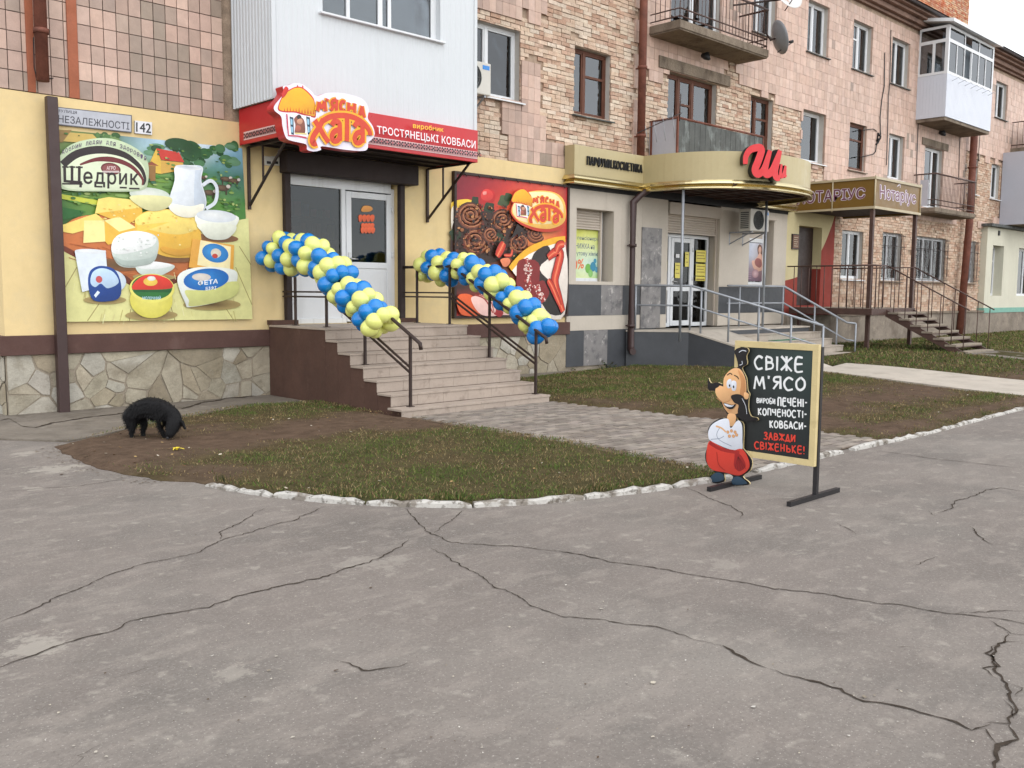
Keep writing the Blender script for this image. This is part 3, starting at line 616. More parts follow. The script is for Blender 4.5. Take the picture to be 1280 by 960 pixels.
# lower balcony over the perfume shop, clad in weathered sheet
s = MB(); s.box(16.25, 19.65, 11.9, 12.67, 4.2, 4.34); so = s.build('balcony', 'slab', BLD)
q = MB(); q.box(16.27, 16.29, 11.95, 12.66, 4.36, 5.26); q.build('panel', 'sheet_white', so)
q = MB()
for i in range(34):
    x = 16.3+i*.0985; q.box(x, x+.0985, 11.915+(.006 if i % 2 else 0), 11.93, 4.36, 5.24)
q.build('panel', 'sheet_grey', so)
q = MB(); q.tube([(16.27, 12.66, 5.27), (16.27, 11.92, 5.27), (19.63, 11.92, 5.27), (19.63, 12.66, 5.27)], .018, 6)
for x, y in ((16.27, 11.92), (16.27, 12.6), (19.63, 11.92)): q.tube([(x, y, 4.3), (x, y, 5.28)], .02, 4, sq=True)
q.build('railing', 'rust', so)
# balcony boxed in white corrugated siding above the sausage-shop door
BX0, BX1, BY0 = 6.6, 10.27, 11.56
def ribbed(mb, a0, a1, z0, z1, pitch, depth, f, mi=0):
    n = max(1, round((a1-a0)/pitch)); p = (a1-a0)/n
    for i in range(n):
        k = [(0, 0), (.55, 0), (.66, depth), (.89, depth), (1, 0)]
        for (t0, d0), (t1, d1) in zip(k[:-1], k[1:]): u0, u1 = a0+(i+t0)*p, a0+(i+t1)*p; mb.face([f(u0, d0, z0), f(u1, d1, z0), f(u1, d1, z1), f(u0, d0, z1)], mi)
b = MB(); ff = lambda u, d, z: (u, BY0-d, z); W = (7.39, 9.53, 5.49, 6.95)
for r in ((BX0, W[0], 4.2, 9.8), (W[1], BX1, 4.2, 9.8)): ribbed(b, r[0], r[1], r[2], r[3], .1, .005, ff)
for z0, z1 in ((4.2, W[2]), (W[3], 9.8)): ribbed(b, W[0], W[1], z0, z1, .1, .005, ff)
ribbed(b, BY0, 12.69, 4.2, 9.8, .085, .016, lambda u, d, z: (BX0-d, u, z)); ribbed(b, BY0, 12.69, 4.2, 9.8, .085, .012, lambda u, d, z: (BX1+d, u, z))
b.box(BX0-.02, BX0+.04, BY0-.018, BY0-.008, 4.2, 9.8); b.box(BX1-.04, BX1+.02, BY0-.018, BY0-.008, 4.2, 9.8)
b.face([(BX0, BY0, 4.21), (BX1, BY0, 4.21), (BX1, 12.69, 4.21), (BX0, 12.69, 4.21)])
for (x0, x1) in ((W[0], W[0]+.001), (W[1], W[1]+.001)): b.box(x0, x1, BY0, BY0+.16, W[2], W[3])
sid = b.build('sided_balcony', 'siding', BLD, fix=False)
w_ = window((W[0], W[1], W[2], W[3]), y=BY0+.14, mull=(.36, .54), sill=None, parent=sid, name='window', pane='glass_sky') if 0 else None
f = MB(); y0, y1 = BY0+.1, BY0+.15
for (x0, x1, z0, z1) in ((W[0], W[1], W[2], W[2]+.05), (W[0], W[1], W[3]-.06, W[3]), (W[0], W[0]+.07, W[2]+.05, W[3]-.06), (W[1]-.1, W[1], W[2]+.05, W[3]-.06), (8.42, 8.5, W[2]+.05, W[3]-.06), (8.6, 8.66, W[2]+.05, W[3]-.06), (7.86, 7.92, W[2]+.05, W[3]-.06)): f.box(x0, x1, y0, y1, z0, z1)
f.box(W[0]-.06, W[1]+.06, BY0-.07, BY0+.1, W[2]-.03, W[2]-.001)
f.build('window_frame', 'pvc', sid, bevel=.004)
p = MB(); p.box(W[0], W[1], BY0+.125, BY0+.132, W[2], W[3]); p.build('pane', 'glass', sid)
p = MB(); p.box(W[0]-.3, W[1]+.3, 12.6, 12.66, W[2]-.6, W[3]+.3); p.build('back_wall', 'shutter', sid)
# glazed white balcony on the top floor, far right
GX0, GX1, GY = 29.75, 33.55, 11.77
b = MB(); b.box(GX0, GX1, GY, GY+.03, 7.08, 8.36); b.box(GX0, GX0+.03, GY+.03, YF-.03, 7.08, 8.36); b.box(GX1-.03, GX1, GY+.03, YF-.03, 7.08, 8.36)
for i in range(38):
    x = GX0+i*.1; b.box(x+.003, x+.097, GY-.006, GY, 7.08, 8.36)
for i in range(9):
    y = GY+i*.1; b.box(GX0-.006, GX0, y+.003, y+.097, 7.08, 8.36)
gb = b.build('glazed_balcony', 'panel_white', BLD)
b = MB(); b.box(GX0+.02, GX1-.02, GY+.02, YF-.03, 6.98, 7.07); b.build('slab', 'slab', gb)
f = MB(); fr = .045
def fr_x(x0, x1, z0, z1, y): f.box(x0, x1, y, y+.05, z0, z1)
for z0, z1 in ((8.37, 8.45), (9.32, 9.42), (9.74, 9.82)): f.box(GX0+.1, GX1-.1, GY, GY+.05, z0, z1); f.box(GX0, GX0+.05, GY+.1, YF-.08, z0, z1)
for x in (GX0, GX1-.1): f.box(x, x+.1, GY, GY+.1, 8.36, 9.82)
for i in range(1, 6): x = GX0+.1+(GX1-GX0-.2)*i/6; f.box(x-fr/2, x+fr/2, GY, GY+.05, 8.45, 9.32)
for i in (1, 2): x = GX0+.1+(GX1-GX0-.2)*i/3; f.box(x-fr/2, x+fr/2, GY, GY+.05, 9.42, 9.74)
f.box(GX0, GX0+.05, 12.17, 12.25, 8.45, 9.32); f.box(GX0, GX0+.05, YF-.08, YF-.03, 8.37, 9.82)
f.build('window_frame', 'pvc', gb)
p = MB(); p.box(GX0+.1, GX0+.1+.6*2, GY+.02, GY+.026, 8.45, 9.74); p.box(GX0+1.9, GX1-.1, GY+.02, GY+.026, 8.45, 9.74); p.box(GX0+.02, GX0+.026, GY+.1, YF-.08, 8.45, 9.74); p.build('pane', 'glass_sky', gb)
p = MB(); p.box(GX0+.3, GX1-.3, GY+.3, GY+.31, 8.5, 9.7); p.build('curtain', 'curtain', gb)
b = MB(); b.add([(GX0-.2, GY-.2, 9.83), (GX1+.2, GY-.2, 9.83), (GX1+.2, 12.5, 10.0), (GX0-.2, 12.5, 10.0), (GX0-.2, GY-.2, 9.93), (GX1+.2, GY-.2, 9.93), (GX1+.2, 12.5, 10.1), (GX0-.2, 12.5, 10.1)], [(0, 1, 2, 3), (4, 5, 6, 7), (0, 1, 5, 4), (0, 3, 7, 4), (1, 2, 6, 5)]); b.build('roof', 'pvc', gb)
b = MB()
for i in range(7):
    x = GX0+.4+i*.5; b.tube([(x, GY-.006, 8.2), (x, GY-.2, 8.27), (x-.05, GY-.26, 8.2)], .006, 5)
b.build('clothes_hook', 'steel_grey', gb)
# far right: another pair of balconies running out of frame
s = MB(); s.box(38.3, 42, 11.85, YF-.03, 7.0, 7.14); so = s.build('balcony', 'slab', BLD)
r = MB()
for zz in (8.1, 7.25): r.tube([(38.34, 12.66, zz), (38.34, 11.9, zz), (41.9, 11.9, zz)], .018, 6)
for i in range(20): x = 38.34+i*.18; r.tube([(x, 11.9, 7.12), (x, 11.9, 8.1)], .008, 5)
for i in range(4): r.tube([(38.34, 12.1+i*.18, 7.12), (38.34, 12.1+i*.18, 8.1)], .008, 5)
r.build('railing', 'steel_brown', so)
q = MB(); q.box(38.4, 41.9, 11.96, 11.98, 7.2, 7.95); q.build('panel', 'sheet_white', so)
s = MB(); s.box(37.6, 42, 11.7, YF-.03, 4.22, 4.3); so = s.build('balcony', 'slab', BLD)
q = MB(); q.box(37.6, 42, 11.66, 11.7, 4.24, 6.9); q.box(37.58, 37.62, 11.7, YF-.03, 4.24, 6.9); q.build('panel', 'panel_grey', so)

# downpipes and wall cables
def pipe(pts, r, m, collars=(), name='downpipe'):
    p = MB(); p.tube(pts, r, 12)
    for c in collars: p.tube([(c[0], c[1], c[2]-.03), (c[0], c[1], c[2]+.03)], r*1.22, 12); p.box(c[0]-.015, c[0]+.015, c[1], YF, c[2]-.012, c[2]+.012)
    return p.build(name, m, BLD)
xl = 4.02
pipe([(xl-.06, 12.5, 10.1), (xl-.06, 12.5, 4.15)], .075, 'rust', [(xl-.06, 12.5, 4.75), (xl-.06, 12.5, 7)])
p = MB(); p.box(xl-.03, xl+.1, 12.47, 12.58, -.05, 3.98); p.build('downpipe', 'pipe_brown', BLD, bevel=.01)
pipe([(15.78, 12.5, 10.1), (15.78, 12.5, 4.4)], .085, 'rust', [(15.78, 12.5, 6.3), (15.78, 12.5, 8.6), (15.78, 12.5, 4.9)])
pipe([(15.85, 12.3, 3.78), (15.7, 12.42, 3.66), (15.55, 12.48, 3.5), (15.55, 12.48, .42), (15.5, 12.4, .36), (15.46, 12.34, .36)], .07, 'pipe_brown', [(15.55, 12.48, 2.6), (15.55, 12.48, .9)])
pipe([(34.05, 12.45, 10.0), (34.05, 12.45, 4.1), (33.55, 12.4, .2)], .12, 'rust', [(34.05, 12.45, 6.0), (34.05, 12.45, 4.4)])
def cable(pts, r=.012): p = MB(); p.tube([(q.x, q.y-.02, q.z) for q in (onY(a, b_, YF-.03) for a, b_ in pts)], r, 5); p.build('cable', 'black', BLD)
c3 = crop(980, 80, 7.11)
cable([c3(*q) for q in [(890, -100), (885, 200), (862, 330), (848, 480), (850, 580), (855, 650), (825, 690), (815, 730), (808, 780), (790, 800), (735, 815), (670, 830)]], .014)
cable([c3(*q) for q in [(945, -300), (935, 150), (922, 300), (912, 700), (905, 900)]], .012)
cable([c3(*q) for q in [(820, 600), (790, 578), (740, 582), (690, 592)]], .012); cable([c3(*q) for q in [(850, 640), (830, 620), (820, 680), (845, 660), (830, 700), (812, 715)]], .025)
cable([c4(*q) for q in [(215, 200), (205, 500), (195, 790)]], .012); cable([c4(*q) for q in [(635, 300), (628, 500), (620, 760)]], .012); cable([c4(*q) for q in [(835, 290), (825, 440), (818, 560)]], .01)
cable([(41, 47), (42, 85), (45, 97), (50, 99), (66, 98)], .008)
for c in ((18.0, 12.56, 6.95), (31.2, 12.5, 6.85)):
    p = MB(); p.tube([(c[0], c[1], c[2]), (c[0], c[1]-.12, c[2]-.03), (c[0], c[1]-.2, c[2]-.12)], [.05, .09, .03], 10); p.build('lamp', 'black', BLD)

# ------------------------------------------------------------------ ground
b = MB(); b.face([(-150, -100, 0), (250, -100, 0), (250, 150, 0), (-150, 150, 0)]); ROAD = tag(b.build('asphalt_road', 'asphalt'), kind='structure')
f0 = crop(0, 560, 2); f1 = crop(640, 560, 2)
CR = [(f0, [(0, 440), (100, 395), (200, 350), (280, 315), (360, 290), (430, 278), (500, 260), (555, 232), (640, 205), (740, 180), (815, 145)], 1.0), (f0, [(555, 232), (545, 212), (600, 190), (640, 160), (672, 150)], .8),
      (f0, [(-40, 558), (0, 545), (100, 510), (200, 478), (280, 460), (330, 435), (420, 415), (520, 400), (560, 383), (680, 350), (760, 335), (850, 310), (950, 275), (1000, 250), (1022, 228)], 1.3),
      (f0, [(1012, 150), (1040, 185), (1080, 215), (1120, 235), (1200, 242), (1280, 246), (1430, 262), (1520, 285), (1610, 295), (1730, 318), (1840, 335), (1920, 352), (2020, 360), (2130, 378), (2280, 400), (2380, 415), (2480, 425), (2560, 440), (2640, 452)], 1.15),
      (f1, [(1100, 415), (1200, 411), (1300, 407)], .9), (f0, [(1080, 215), (1120, 185), (1165, 152)], .7),
      (f0, [(1075, 248), (1130, 280), (1180, 310), (1240, 350), (1280, 362), (1330, 395), (1410, 425), (1510, 432), (1640, 448), (1710, 470), (1790, 495)], .9), (f1, [(510, 492), (545, 508), (600, 538), (640, 553)], 4.2), (f1, [(640, 553), (700, 572), (800, 600), (880, 632), (980, 650), (1080, 680), (1150, 708), (1200, 690)], 1.9),
      (f1, [(1190, 430), (1250, 462), (1300, 472)], 1.2), (f1, [(1250, 465), (1215, 490), (1200, 520), (1205, 555), (1235, 590), (1255, 620), (1255, 670), (1245, 690), (1180, 690)], 1.9), (f1, [(1215, 490), (1190, 515), (1212, 545), (1180, 552), (1215, 580)], 2.0), (f1, [(1215, 490), (1270, 485)], 2.4), (f1, [(1235, 590), (1270, 600), (1262, 625)], 1.5), (f1, [(1230, 630), (1255, 680)], 2.2), (f1, [(1245, 690), (1265, 730), (1215, 745), (1210, 830)], 2.6), (f1, [(1150, 705), (1190, 705), (1215, 745)], 2.2), (f1, [(1255, 670), (1290, 655)], 1.6),
      (f0, [(835, 530), (870, 540), (905, 557), (940, 555), (1000, 548), (1035, 537)], 1.6), (f0, [(0, 112), (100, 102), (200, 95), (330, 75)], .9), (f1, [(1060, 165), (1100, 150), (1110, 132), (1150, 122), (1190, 105), (1225, 100), (1290, 112)], 1.2), (f1, [(1030, 155), (1060, 170), (1085, 176)], .9),
      (f1, [(1145, 195), (1160, 215), (1195, 240), (1240, 245)], 1.2), (f1, [(805, 185), (835, 200), (860, 218)], .7), (f1, [(435, 98), (490, 125), (545, 145), (575, 165), (572, 178)], 1.0), (f1, [(960, 285), (1015, 293), (1068, 270)], .7), (f0, [(280, 580), (330, 567), (383, 548)], .6), (f0, [(180, 800), (210, 775), (190, 770), (280, 735)], .7), (f1, [(900, 5), (1060, 28), (1280, 52)], 1.2), (f0, [(292, 140), (316, 140)], 1.6), (f1, [(960, 498), (1010, 502)], 2.2)]
b = MB(); rs = random.Random(3)
for fc, pts, wk in CR:
    G = [onG(*fc(*p_)) for p_ in pts]; P_ = []
    for A, C in zip(G[:-1], G[1:]):
        n = max(1, int((C-A).length/.028)); d = (C-A); pr = Vector((-d.y, d.x, 0)).normalized()
        for i in range(n): t = i/n; P_.append(A.lerp(C, t)+pr*(.022*mnoise.noise((A+d*t)*6)+.014*mnoise.noise((A+d*t)*23)+.006*rs.uniform(-1, 1)))
    P_.append(G[-1]); k = len(P_); L = []
    for i, q in enumerate(P_):
        d = P_[min(k-1, i+1)]-P_[max(0, i-1)]; pr = Vector((-d.y, d.x, 0)).normalized(); e = min(1, (i+.3)/6, (k-1-i+.3)/6); wd = .0036*wk**.8*e*(.4+1.1*abs(mnoise.noise(q*11))+.7*rs.random())
        L.append((q+pr*wd, q-pr*wd))
    for i in range(k-1): b.face([(v.x, v.y, .004) for v in (L[i][0], L[i][1], L[i+1][1], L[i+1][0])])
b.build('crack', 'crack', ROAD, fix=False)
b = MB()
for i in range(190):   # leaves, paper bits and pale chips lying on the asphalt
    px, py = rs.uniform(-20, 1300), 640+330*rs.random()**.8; q = onG(px, py); r = rs.uniform(.002, .006)*(2.0 if rs.random() < .1 else 1); a0 = rs.uniform(0, 6)
    c = random.choice([S(206, 198, 184, .8), S(190, 182, 170, .8), S(214, 204, 186, .8), S(170, 158, 140, .7), S(110, 92, 76, .7), S(226, 220, 210, .8)])
    if q.y > 4.2 and 3 < q.x < 15: continue
    b.face([(q.x+r*rs.uniform(.6, 1.2)*math.cos(a0+k*1.05)*1.3, q.y+r*rs.uniform(.5, 1.1)*math.sin(a0+k*1.05), .005+.004*rs.random()) for k in range(6)], 0, c)
tag(b.build('litter', 'fleck', None, fix=False), 'pale leaf and paper bits scattered over the asphalt', 'litter', kind='stuff')
KERB = [(3.37, 7.31), (3.44, 6.86), (3.58, 6.4), (3.81, 5.91), (4.1, 5.5), (4.45, 5.12), (4.95, 4.84), (5.5, 4.66), (6.0, 4.52), (6.62, 4.42), (7.6, 4.38), (8.7, 4.36), (10.8, 4.3), (14.4, 4.36), (20, 4.4), (34, 4.5), (60, 4.7)]
def lawn(name, P_, step, wear, edge=.05, dens=0, bh=.035, seed=1, bw=.0045):
    """soil sheet with worn and grassy patches, and the short blades growing on it; wear(x,y) 0 grass .. 1 bare"""
    xs = [p_[0] for p_ in P_]; ysv = [p_[1] for p_ in P_]
    bm = bmesh.new(); vs = [bm.verts.new((x, y, 0)) for x, y in P_]; bm.faces.new(vs); bmesh.ops.triangulate(bm, faces=bm.faces)
    for ax, lo, hi in ((0, min(xs), max(xs)), (1, min(ysv), max(ysv))):
        n = int((hi-lo)/step)
        for i in range(1, n+1):
            co = [0, 0, 0]; co[ax] = lo+(hi-lo)*i/(n+1); no = [0, 0, 0]; no[ax] = 1
            bmesh.ops.bisect_plane(bm, geom=bm.verts[:]+bm.edges[:]+bm.faces[:], plane_co=co, plane_no=no)
    segs = [(np.array(P_[i]), np.array(P_[(i+1) % len(P_)])) for i in range(len(P_))]
    def dist(x, y):
        m_ = 9
        for A, C in segs:
            d = C-A; t = max(0, min(1, ((x-A[0])*d[0]+(y-A[1])*d[1])/max(1e-9, d@d))); m_ = min(m_, math.hypot(x-A[0]-d[0]*t, y-A[1]-d[1]*t))
        return m_
    def zz(x, y, dd): e = min(1, dd/.18); return gz(x, y)+.006+edge*e*(1+.35*mnoise.noise((x*1.5, y*1.5, 4)))+.012*e*mnoise.noise((x*6, y*6, 2))
    for v in bm.verts: v.co.z = zz(v.co.x, v.co.y, dist(v.co.x, v.co.y))
    ex = bmesh.ops.extrude_edge_only(bm, edges=[e_ for e_ in bm.edges if e_.is_boundary])
    for v in ex['geom']:
        if isinstance(v, bmesh.types.BMVert): v.co.z -= .3
    me = bpy.data.meshes.new(name); bm.to_mesh(me); bm.free(); me.materials.append(M['soil'])
    ca = me.color_attributes.new('Col', 'FLOAT_COLOR', 'POINT'); cols = []
    GRN, BRN_, MUD = S(90, 88, 58, .75), S(106, 88, 68, .75), S(112, 93, 78, .75)
    for v in me.vertices:
        w_ = wear(v.co.x, v.co.y)+.5*mnoise.noise((v.co.x*1.3, v.co.y*1.3, 8))+.12; t = max(0, min(1, w_)); c = [GRN[i]*(1-t)+(BRN_ if t < .7 else MUD)[i]*t for i in range(3)]; cols += c+[1]
    ca.data.foreach_set('color', cols); o = bpy.data.objects.new(name, me); COL.objects.link(o); tag(o, kind='structure')
    b = MB(); r_ = random.Random(seed); made = 0; V = []; Fc = []; C = []
    area = abs(sum(P_[i][0]*P_[(i+1) % len(P_)][1]-P_[(i+1) % len(P_)][0]*P_[i][1] for i in range(len(P_)))/2); tot = int(dens*area)
    GC = [S(86, 106, 48, .9), S(102, 118, 58, .9), S(74, 96, 44, .9), S(116, 122, 66, .9)]; ST_ = [S(150, 132, 92, .8), S(132, 112, 78, .8), S(118, 96, 70, .8), S(168, 150, 110, .8)]
    k = 0
    while k < tot:
        k += 1; x, y = r_.uniform(min(xs), max(xs)), r_.uniform(min(ysv), max(ysv))
        if not inpoly(x, y, P_): continue
        w_ = wear(x, y)+.5*mnoise.noise((x*1.3, y*1.3, 8))+.3*mnoise.noise((x*5, y*5, 3))
        if r_.random() < w_*1.05: continue
        z = zz(x, y, dist(x, y) if len(P_) < 40 else 1)-.006; an = r_.uniform(0, 6.28); h_ = bh*r_.choice((.45, .6, .75, .9, 1.5))*r_.uniform(.7, 1.2)*(1-.45*max(0, min(1, w_))); ln = r_.uniform(.2, 1.3)*h_; wd = bw*r_.uniform(.6, 1.3); dx, dy = math.cos(an), math.sin(an); la = r_.uniform(0, 6.28); lx, ly = math.cos(la)*ln, math.sin(la)*ln
        n_ = len(V); V += [(x-dx*wd, y-dy*wd, z), (x+dx*wd, y+dy*wd, z), (x+lx*.45+dx*wd*.7, y+ly*.45+dy*wd*.7, z+h_*.65), (x+lx*.45-dx*wd*.7, y+ly*.45-dy*wd*.7, z+h_*.65), (x+lx, y+ly, z+h_*.9)]
        Fc += [(n_, n_+1, n_+2, n_+3), (n_+3, n_+2, n_+4)]
        h_ *= 1 ; c = vary(r_.choice(ST_ if r_.random() < .38+.45*max(0, min(1, w_*1.5))+.75*mnoise.noise((x*1.9, y*1.9, 15)) else GC)[:3], .2, .06); C += [c]*7
    b.v = V; b.f = Fc; b.m = [0]*len(Fc); b.smooth = [False]*len(Fc); b.c = C
    tag(b.build('grass', 'blade', None, fix=False), 'short patchy autumn grass', 'grass', kind='stuff'); return o
def seg(x, y, A, C, r): d = (C[0]-A[0], C[1]-A[1]); t = max(0, min(1, ((x-A[0])*d[0]+(y-A[1])*d[1])/(d[0]**2+d[1]**2))); return max(0, 1-math.hypot(x-A[0]-d[0]*t, y-A[1]-d[1]*t)/r)
L1 = [(3.12+.09*mnoise.noise((y*3.1, 4, 0))+.05*mnoise.noise((y*11, 2, 0))-.12*math.sin((9.9-y)/2.6*math.pi)+.22*max(0, (8.2-y)), y) for y in [9.9-.09*i for i in range(28)]]+[(3.37, 7.31), (3.44, 6.86), (3.58, 6.4), (3.81, 5.91), (4.1, 5.5), (4.45, 5.12), (4.95, 4.84), (5.5, 4.66), (6.0, 4.52), (6.62, 4.42), (6.92, 4.42), (7.03, 5.12), (7.13, 6.79), (7.08, 7.72), (7.1, 9.0), (7.02, 9.3), (7.02, 11.3), (6.4, 11.45), (5.6, 11.35), (4.6, 10.9), (3.7, 10.25)]
lawn('lawn', L1, .12, lambda x, y: .14+1.05*seg(x, y, (3.2, 9.2), (6.9, 8.9), 1.1)**.7+.7*seg(x, y, (3.2, 8.6), (3.6, 7.2), .7)+.5*seg(x, y, (3.3, 10), (5, 10.4), .8)-.15*seg(x, y, (6.3, 11), (7, 10.4), .6), dens=3700, bh=.027, seed=4, bw=.0035)
L2 = [(9.98, 4.4), (10.8, 4.32), (14.4, 4.38), (15.65, 4.42), (15.9, 5.4), (16.5, 7.4), (17.0, 8.85), (16.4, 11.3), (15.6, 12.5), (13.7, 12.45), (12.6, 12.2), (9.7, 11.9), (9.72, 9.4), (9.93, 7.25)]
lawn('lawn', L2, .16, lambda x, y: .1+.95*seg(x, y, (9.6, 6.1), (16.3, 6.3), 1.15)**.7+.55*seg(x, y, (9.7, 10.5), (10.5, 5.0), .7)+.8*seg(x, y, (10.4, 4.6), (15.5, 4.6), .5)+.4*seg(x, y, (10, 11.8), (13.5, 12.3), .5), dens=2200, bh=.032, seed=5, bw=.0045)
L3 = [(18.45, 5.0), (18.4, 4.45), (22.6, 4.45), (22.9, 6.4), (22.8, 8.3), (24.7, 8.4), (24.7, 6.4), (25.2, 4.5), (60, 4.75), (60, 12.4), (21.7, 12.4), (21.6, 10.3), (18.4, 10.3), (18.7, 8.8)]
lawn('lawn', L3, .5, lambda x, y: .05+.7*seg(x, y, (18.5, 5.9), (23, 6), .9)+.4*seg(x, y, (20, 4.6), (50, 4.9), .8), dens=420, bh=.05, seed=6, bw=.009)
b = MB(); rs = random.Random(31)   # fallen leaves and crumbs of earth on the verge and along its edge
for k in range(900):
    if k < 420: i = rs.randrange(28); x, y = L1[i][0]+rs.gauss(.02, .13), L1[i][1]+rs.gauss(0, .05); z = .007+.0001*(k % 9)+(.03 if inpoly(x, y, L1) else 0); r = abs(rs.gauss(0, .006))+.003; cs = [S(110, 92, 76, .7), S(96, 80, 64, .7), S(130, 112, 92, .7)]
    else:
        P_ = L1 if k < 700 else L2; x, y = rs.uniform(3, 7) if k < 700 else rs.uniform(10, 16), rs.uniform(4.5, 11.3); z = .062; r = rs.uniform(.006, .018); cs = [S(150, 120, 80, .8), S(120, 88, 60, .8), S(178, 150, 104, .8), S(206, 196, 176, .8), S(100, 76, 56, .8)]
        if not inpoly(x, y, P_): continue
    a0 = rs.uniform(0, 6); t1, t2 = rs.uniform(-.4, .4), rs.uniform(-.4, .4); b.face([(x+r*rs.uniform(.7, 1.3)*math.cos(a0+j*1.26), y+r*rs.uniform(.6, 1)*math.sin(a0+j*1.26), z+r*(t1*math.cos(a0+j*1.26)+t2*math.sin(a0+j*1.26)) if k >= 420 else z) for j in range(5)], 0, vary(rs.choice(cs)[:3], .15, .04))
tag(b.build('fallen_leaves', 'fleck', None, fix=False), 'fallen leaves and earth crumbs strewn over the verge', 'leaves', kind='stuff')
# whitewashed kerb stones
KB = bpy.data.objects.new('kerb', None); COL.objects.link(KB); KB['kind'] = 'structure'; KB.location = (5, 4.8, 0)
def along(P_, s):
    for A, C in zip(P_[:-1], P_[1:]):
        l = math.hypot(C[0]-A[0], C[1]-A[1])
        if s <= l: return (A[0]+(C[0]-A[0])*s/l, A[1]+(C[1]-A[1])*s/l)
        s -= l
    return P_[-1]
rs = random.Random(12); s = 0.18; tot = sum(math.dist(A, C) for A, C in zip(KERB[:-1], KERB[1:])); kk = 0
while s < 34:
    L_ = rs.uniform(.78, .98) if kk > 1 else .38
    if s+L_ > 4.4 and s < 7.7 and rs.random() < .15: s += .2
    n = 9; b = MB(); base = []
    h0 = (.046 if s < 7.5 else .036)*rs.uniform(.75, 1.15) if kk > 1 else .035; gap = rs.uniform(.015, .05); tl = rs.uniform(-.015, .015)
    for i in range(n+1):
        u = s+gap+(L_-gap)*i/n; A = along(KERB, u-.02); C = along(KERB, u+.02); d = Vector((C[0]-A[0], C[1]-A[1], 0)).normalized(); pr = Vector((-d.y, d.x, 0)); c = Vector((*along(KERB, u), 0)); j = lambda k: .012*mnoise.noise((c.x*9+k, c.y*9, kk))
        e = .55 if i in (0, n) else (.9 if i in (1, n-1) else 1); h_ = (h0+tl*(i/n-.5)+1.6*j(3))*e
        if rs.random() < .08: h_ *= .7
        w0, w1 = -.04+1.3*j(1), .034+j(2)
        base.append([c+pr*w0+Vector((0, 0, -.03)), c+pr*(w0+.004)+Vector((0, 0, h_*.7)), c+pr*(w0+.022)+Vector((0, 0, h_)), c+pr*(w1-.02)+Vector((0, 0, h_+j(5))), c+pr*w1+Vector((0, 0, h_*.6)), c+pr*w1+Vector((0, 0, -.03))])
    for i in range(n):
        for m_ in range(5): b.face([base[i][m_], base[i][m_+1], base[i+1][m_+1], base[i+1][m_]], 0, sm=False)
    b.face(base[0]); b.face(base[-1][::-1]); b.build('kerb_stone', 'kerb', KB); s += L_; kk += 1
# tufts hanging over the kerb joints
b = MB(); V = []; Fc = []; C = []; rs = random.Random(44)
for k in range(3600):
    u = rs.uniform(.2, 13.5); cl = mnoise.noise((u*2.3, 7, 1))
    if rs.random() > .18+1.5*max(0, cl-.12): continue
    A = along(KERB, u-.03); D = along(KERB, u+.03); d = Vector((D[0]-A[0], D[1]-A[1], 0)).normalized(); pr = Vector((-d.y, d.x, 0)); q = Vector((*along(KERB, u), .03))+pr*(.05+abs(rs.gauss(0, .035)))
    if 6.9 < q.x < 9.95: continue
    h_ = rs.uniform(.03, .06)*(1+1.2*max(0, cl)); ln = -pr*rs.uniform(-.01, .06)+d*rs.uniform(-.03, .03); wd = d*rs.uniform(.002, .0045); n_ = len(V); m_ = q+ln*.4+Vector((0, 0, h_*.7)); V += [tuple(v) for v in (q-wd, q+wd, m_+wd*.7, m_-wd*.7, q+ln+Vector((0, 0, h_*.8)))]; Fc += [(n_, n_+1, n_+2, n_+3), (n_+3, n_+2, n_+4)]
    C += [vary(rs.choice([S(70, 88, 42, .85), S(90, 104, 52, .85), S(60, 76, 38, .85), S(130, 116, 78, .8)])[:3], .2, .05)]*7
b.v = V; b.f = Fc; b.m = [0]*len(Fc); b.smooth = [False]*len(Fc); b.c = C
tag(b.build('grass', 'blade', None, fix=False), 'longer grass tufts growing over the kerb', 'grass', kind='stuff')
# paved path before the steps
PV = [(6.94, 4.44), (7.05, 5.12), (7.14, 6.79), (7.1, 7.72), (7.12, 9.25), (9.72, 9.25), (9.9, 7.25), (9.96, 5.85), (9.94, 4.42)]
b = MB(); b.face([(x, y, .008) for x, y in PV], 1, S(140, 122, 104, .7)); rs = random.Random(8)
for j in range(52):
    y = 4.44+j*.096
    for i in range(18):
        x = 6.85+i*.2-(j % 2)*.1
        if not (inpoly(x+.03, y+.048, PV) and inpoly(x+.17, y+.048, PV)) or y+.096 > 9.25: continue
        zt = .022+rs.uniform(-.003, .003)+.006*mnoise.noise((x, y, 1)); c = vary(random.choice([S(168, 157, 146, .76), S(158, 148, 138, .76), S(176, 165, 153, .76), S(149, 139, 130, .76)])[:3], .09, .02)
        b.box(x+.005, x+.195, y+.005, y+.091, .002, zt, 0, c)
tag(b.build('paved_path', ['paver', 'soil']), kind='structure')
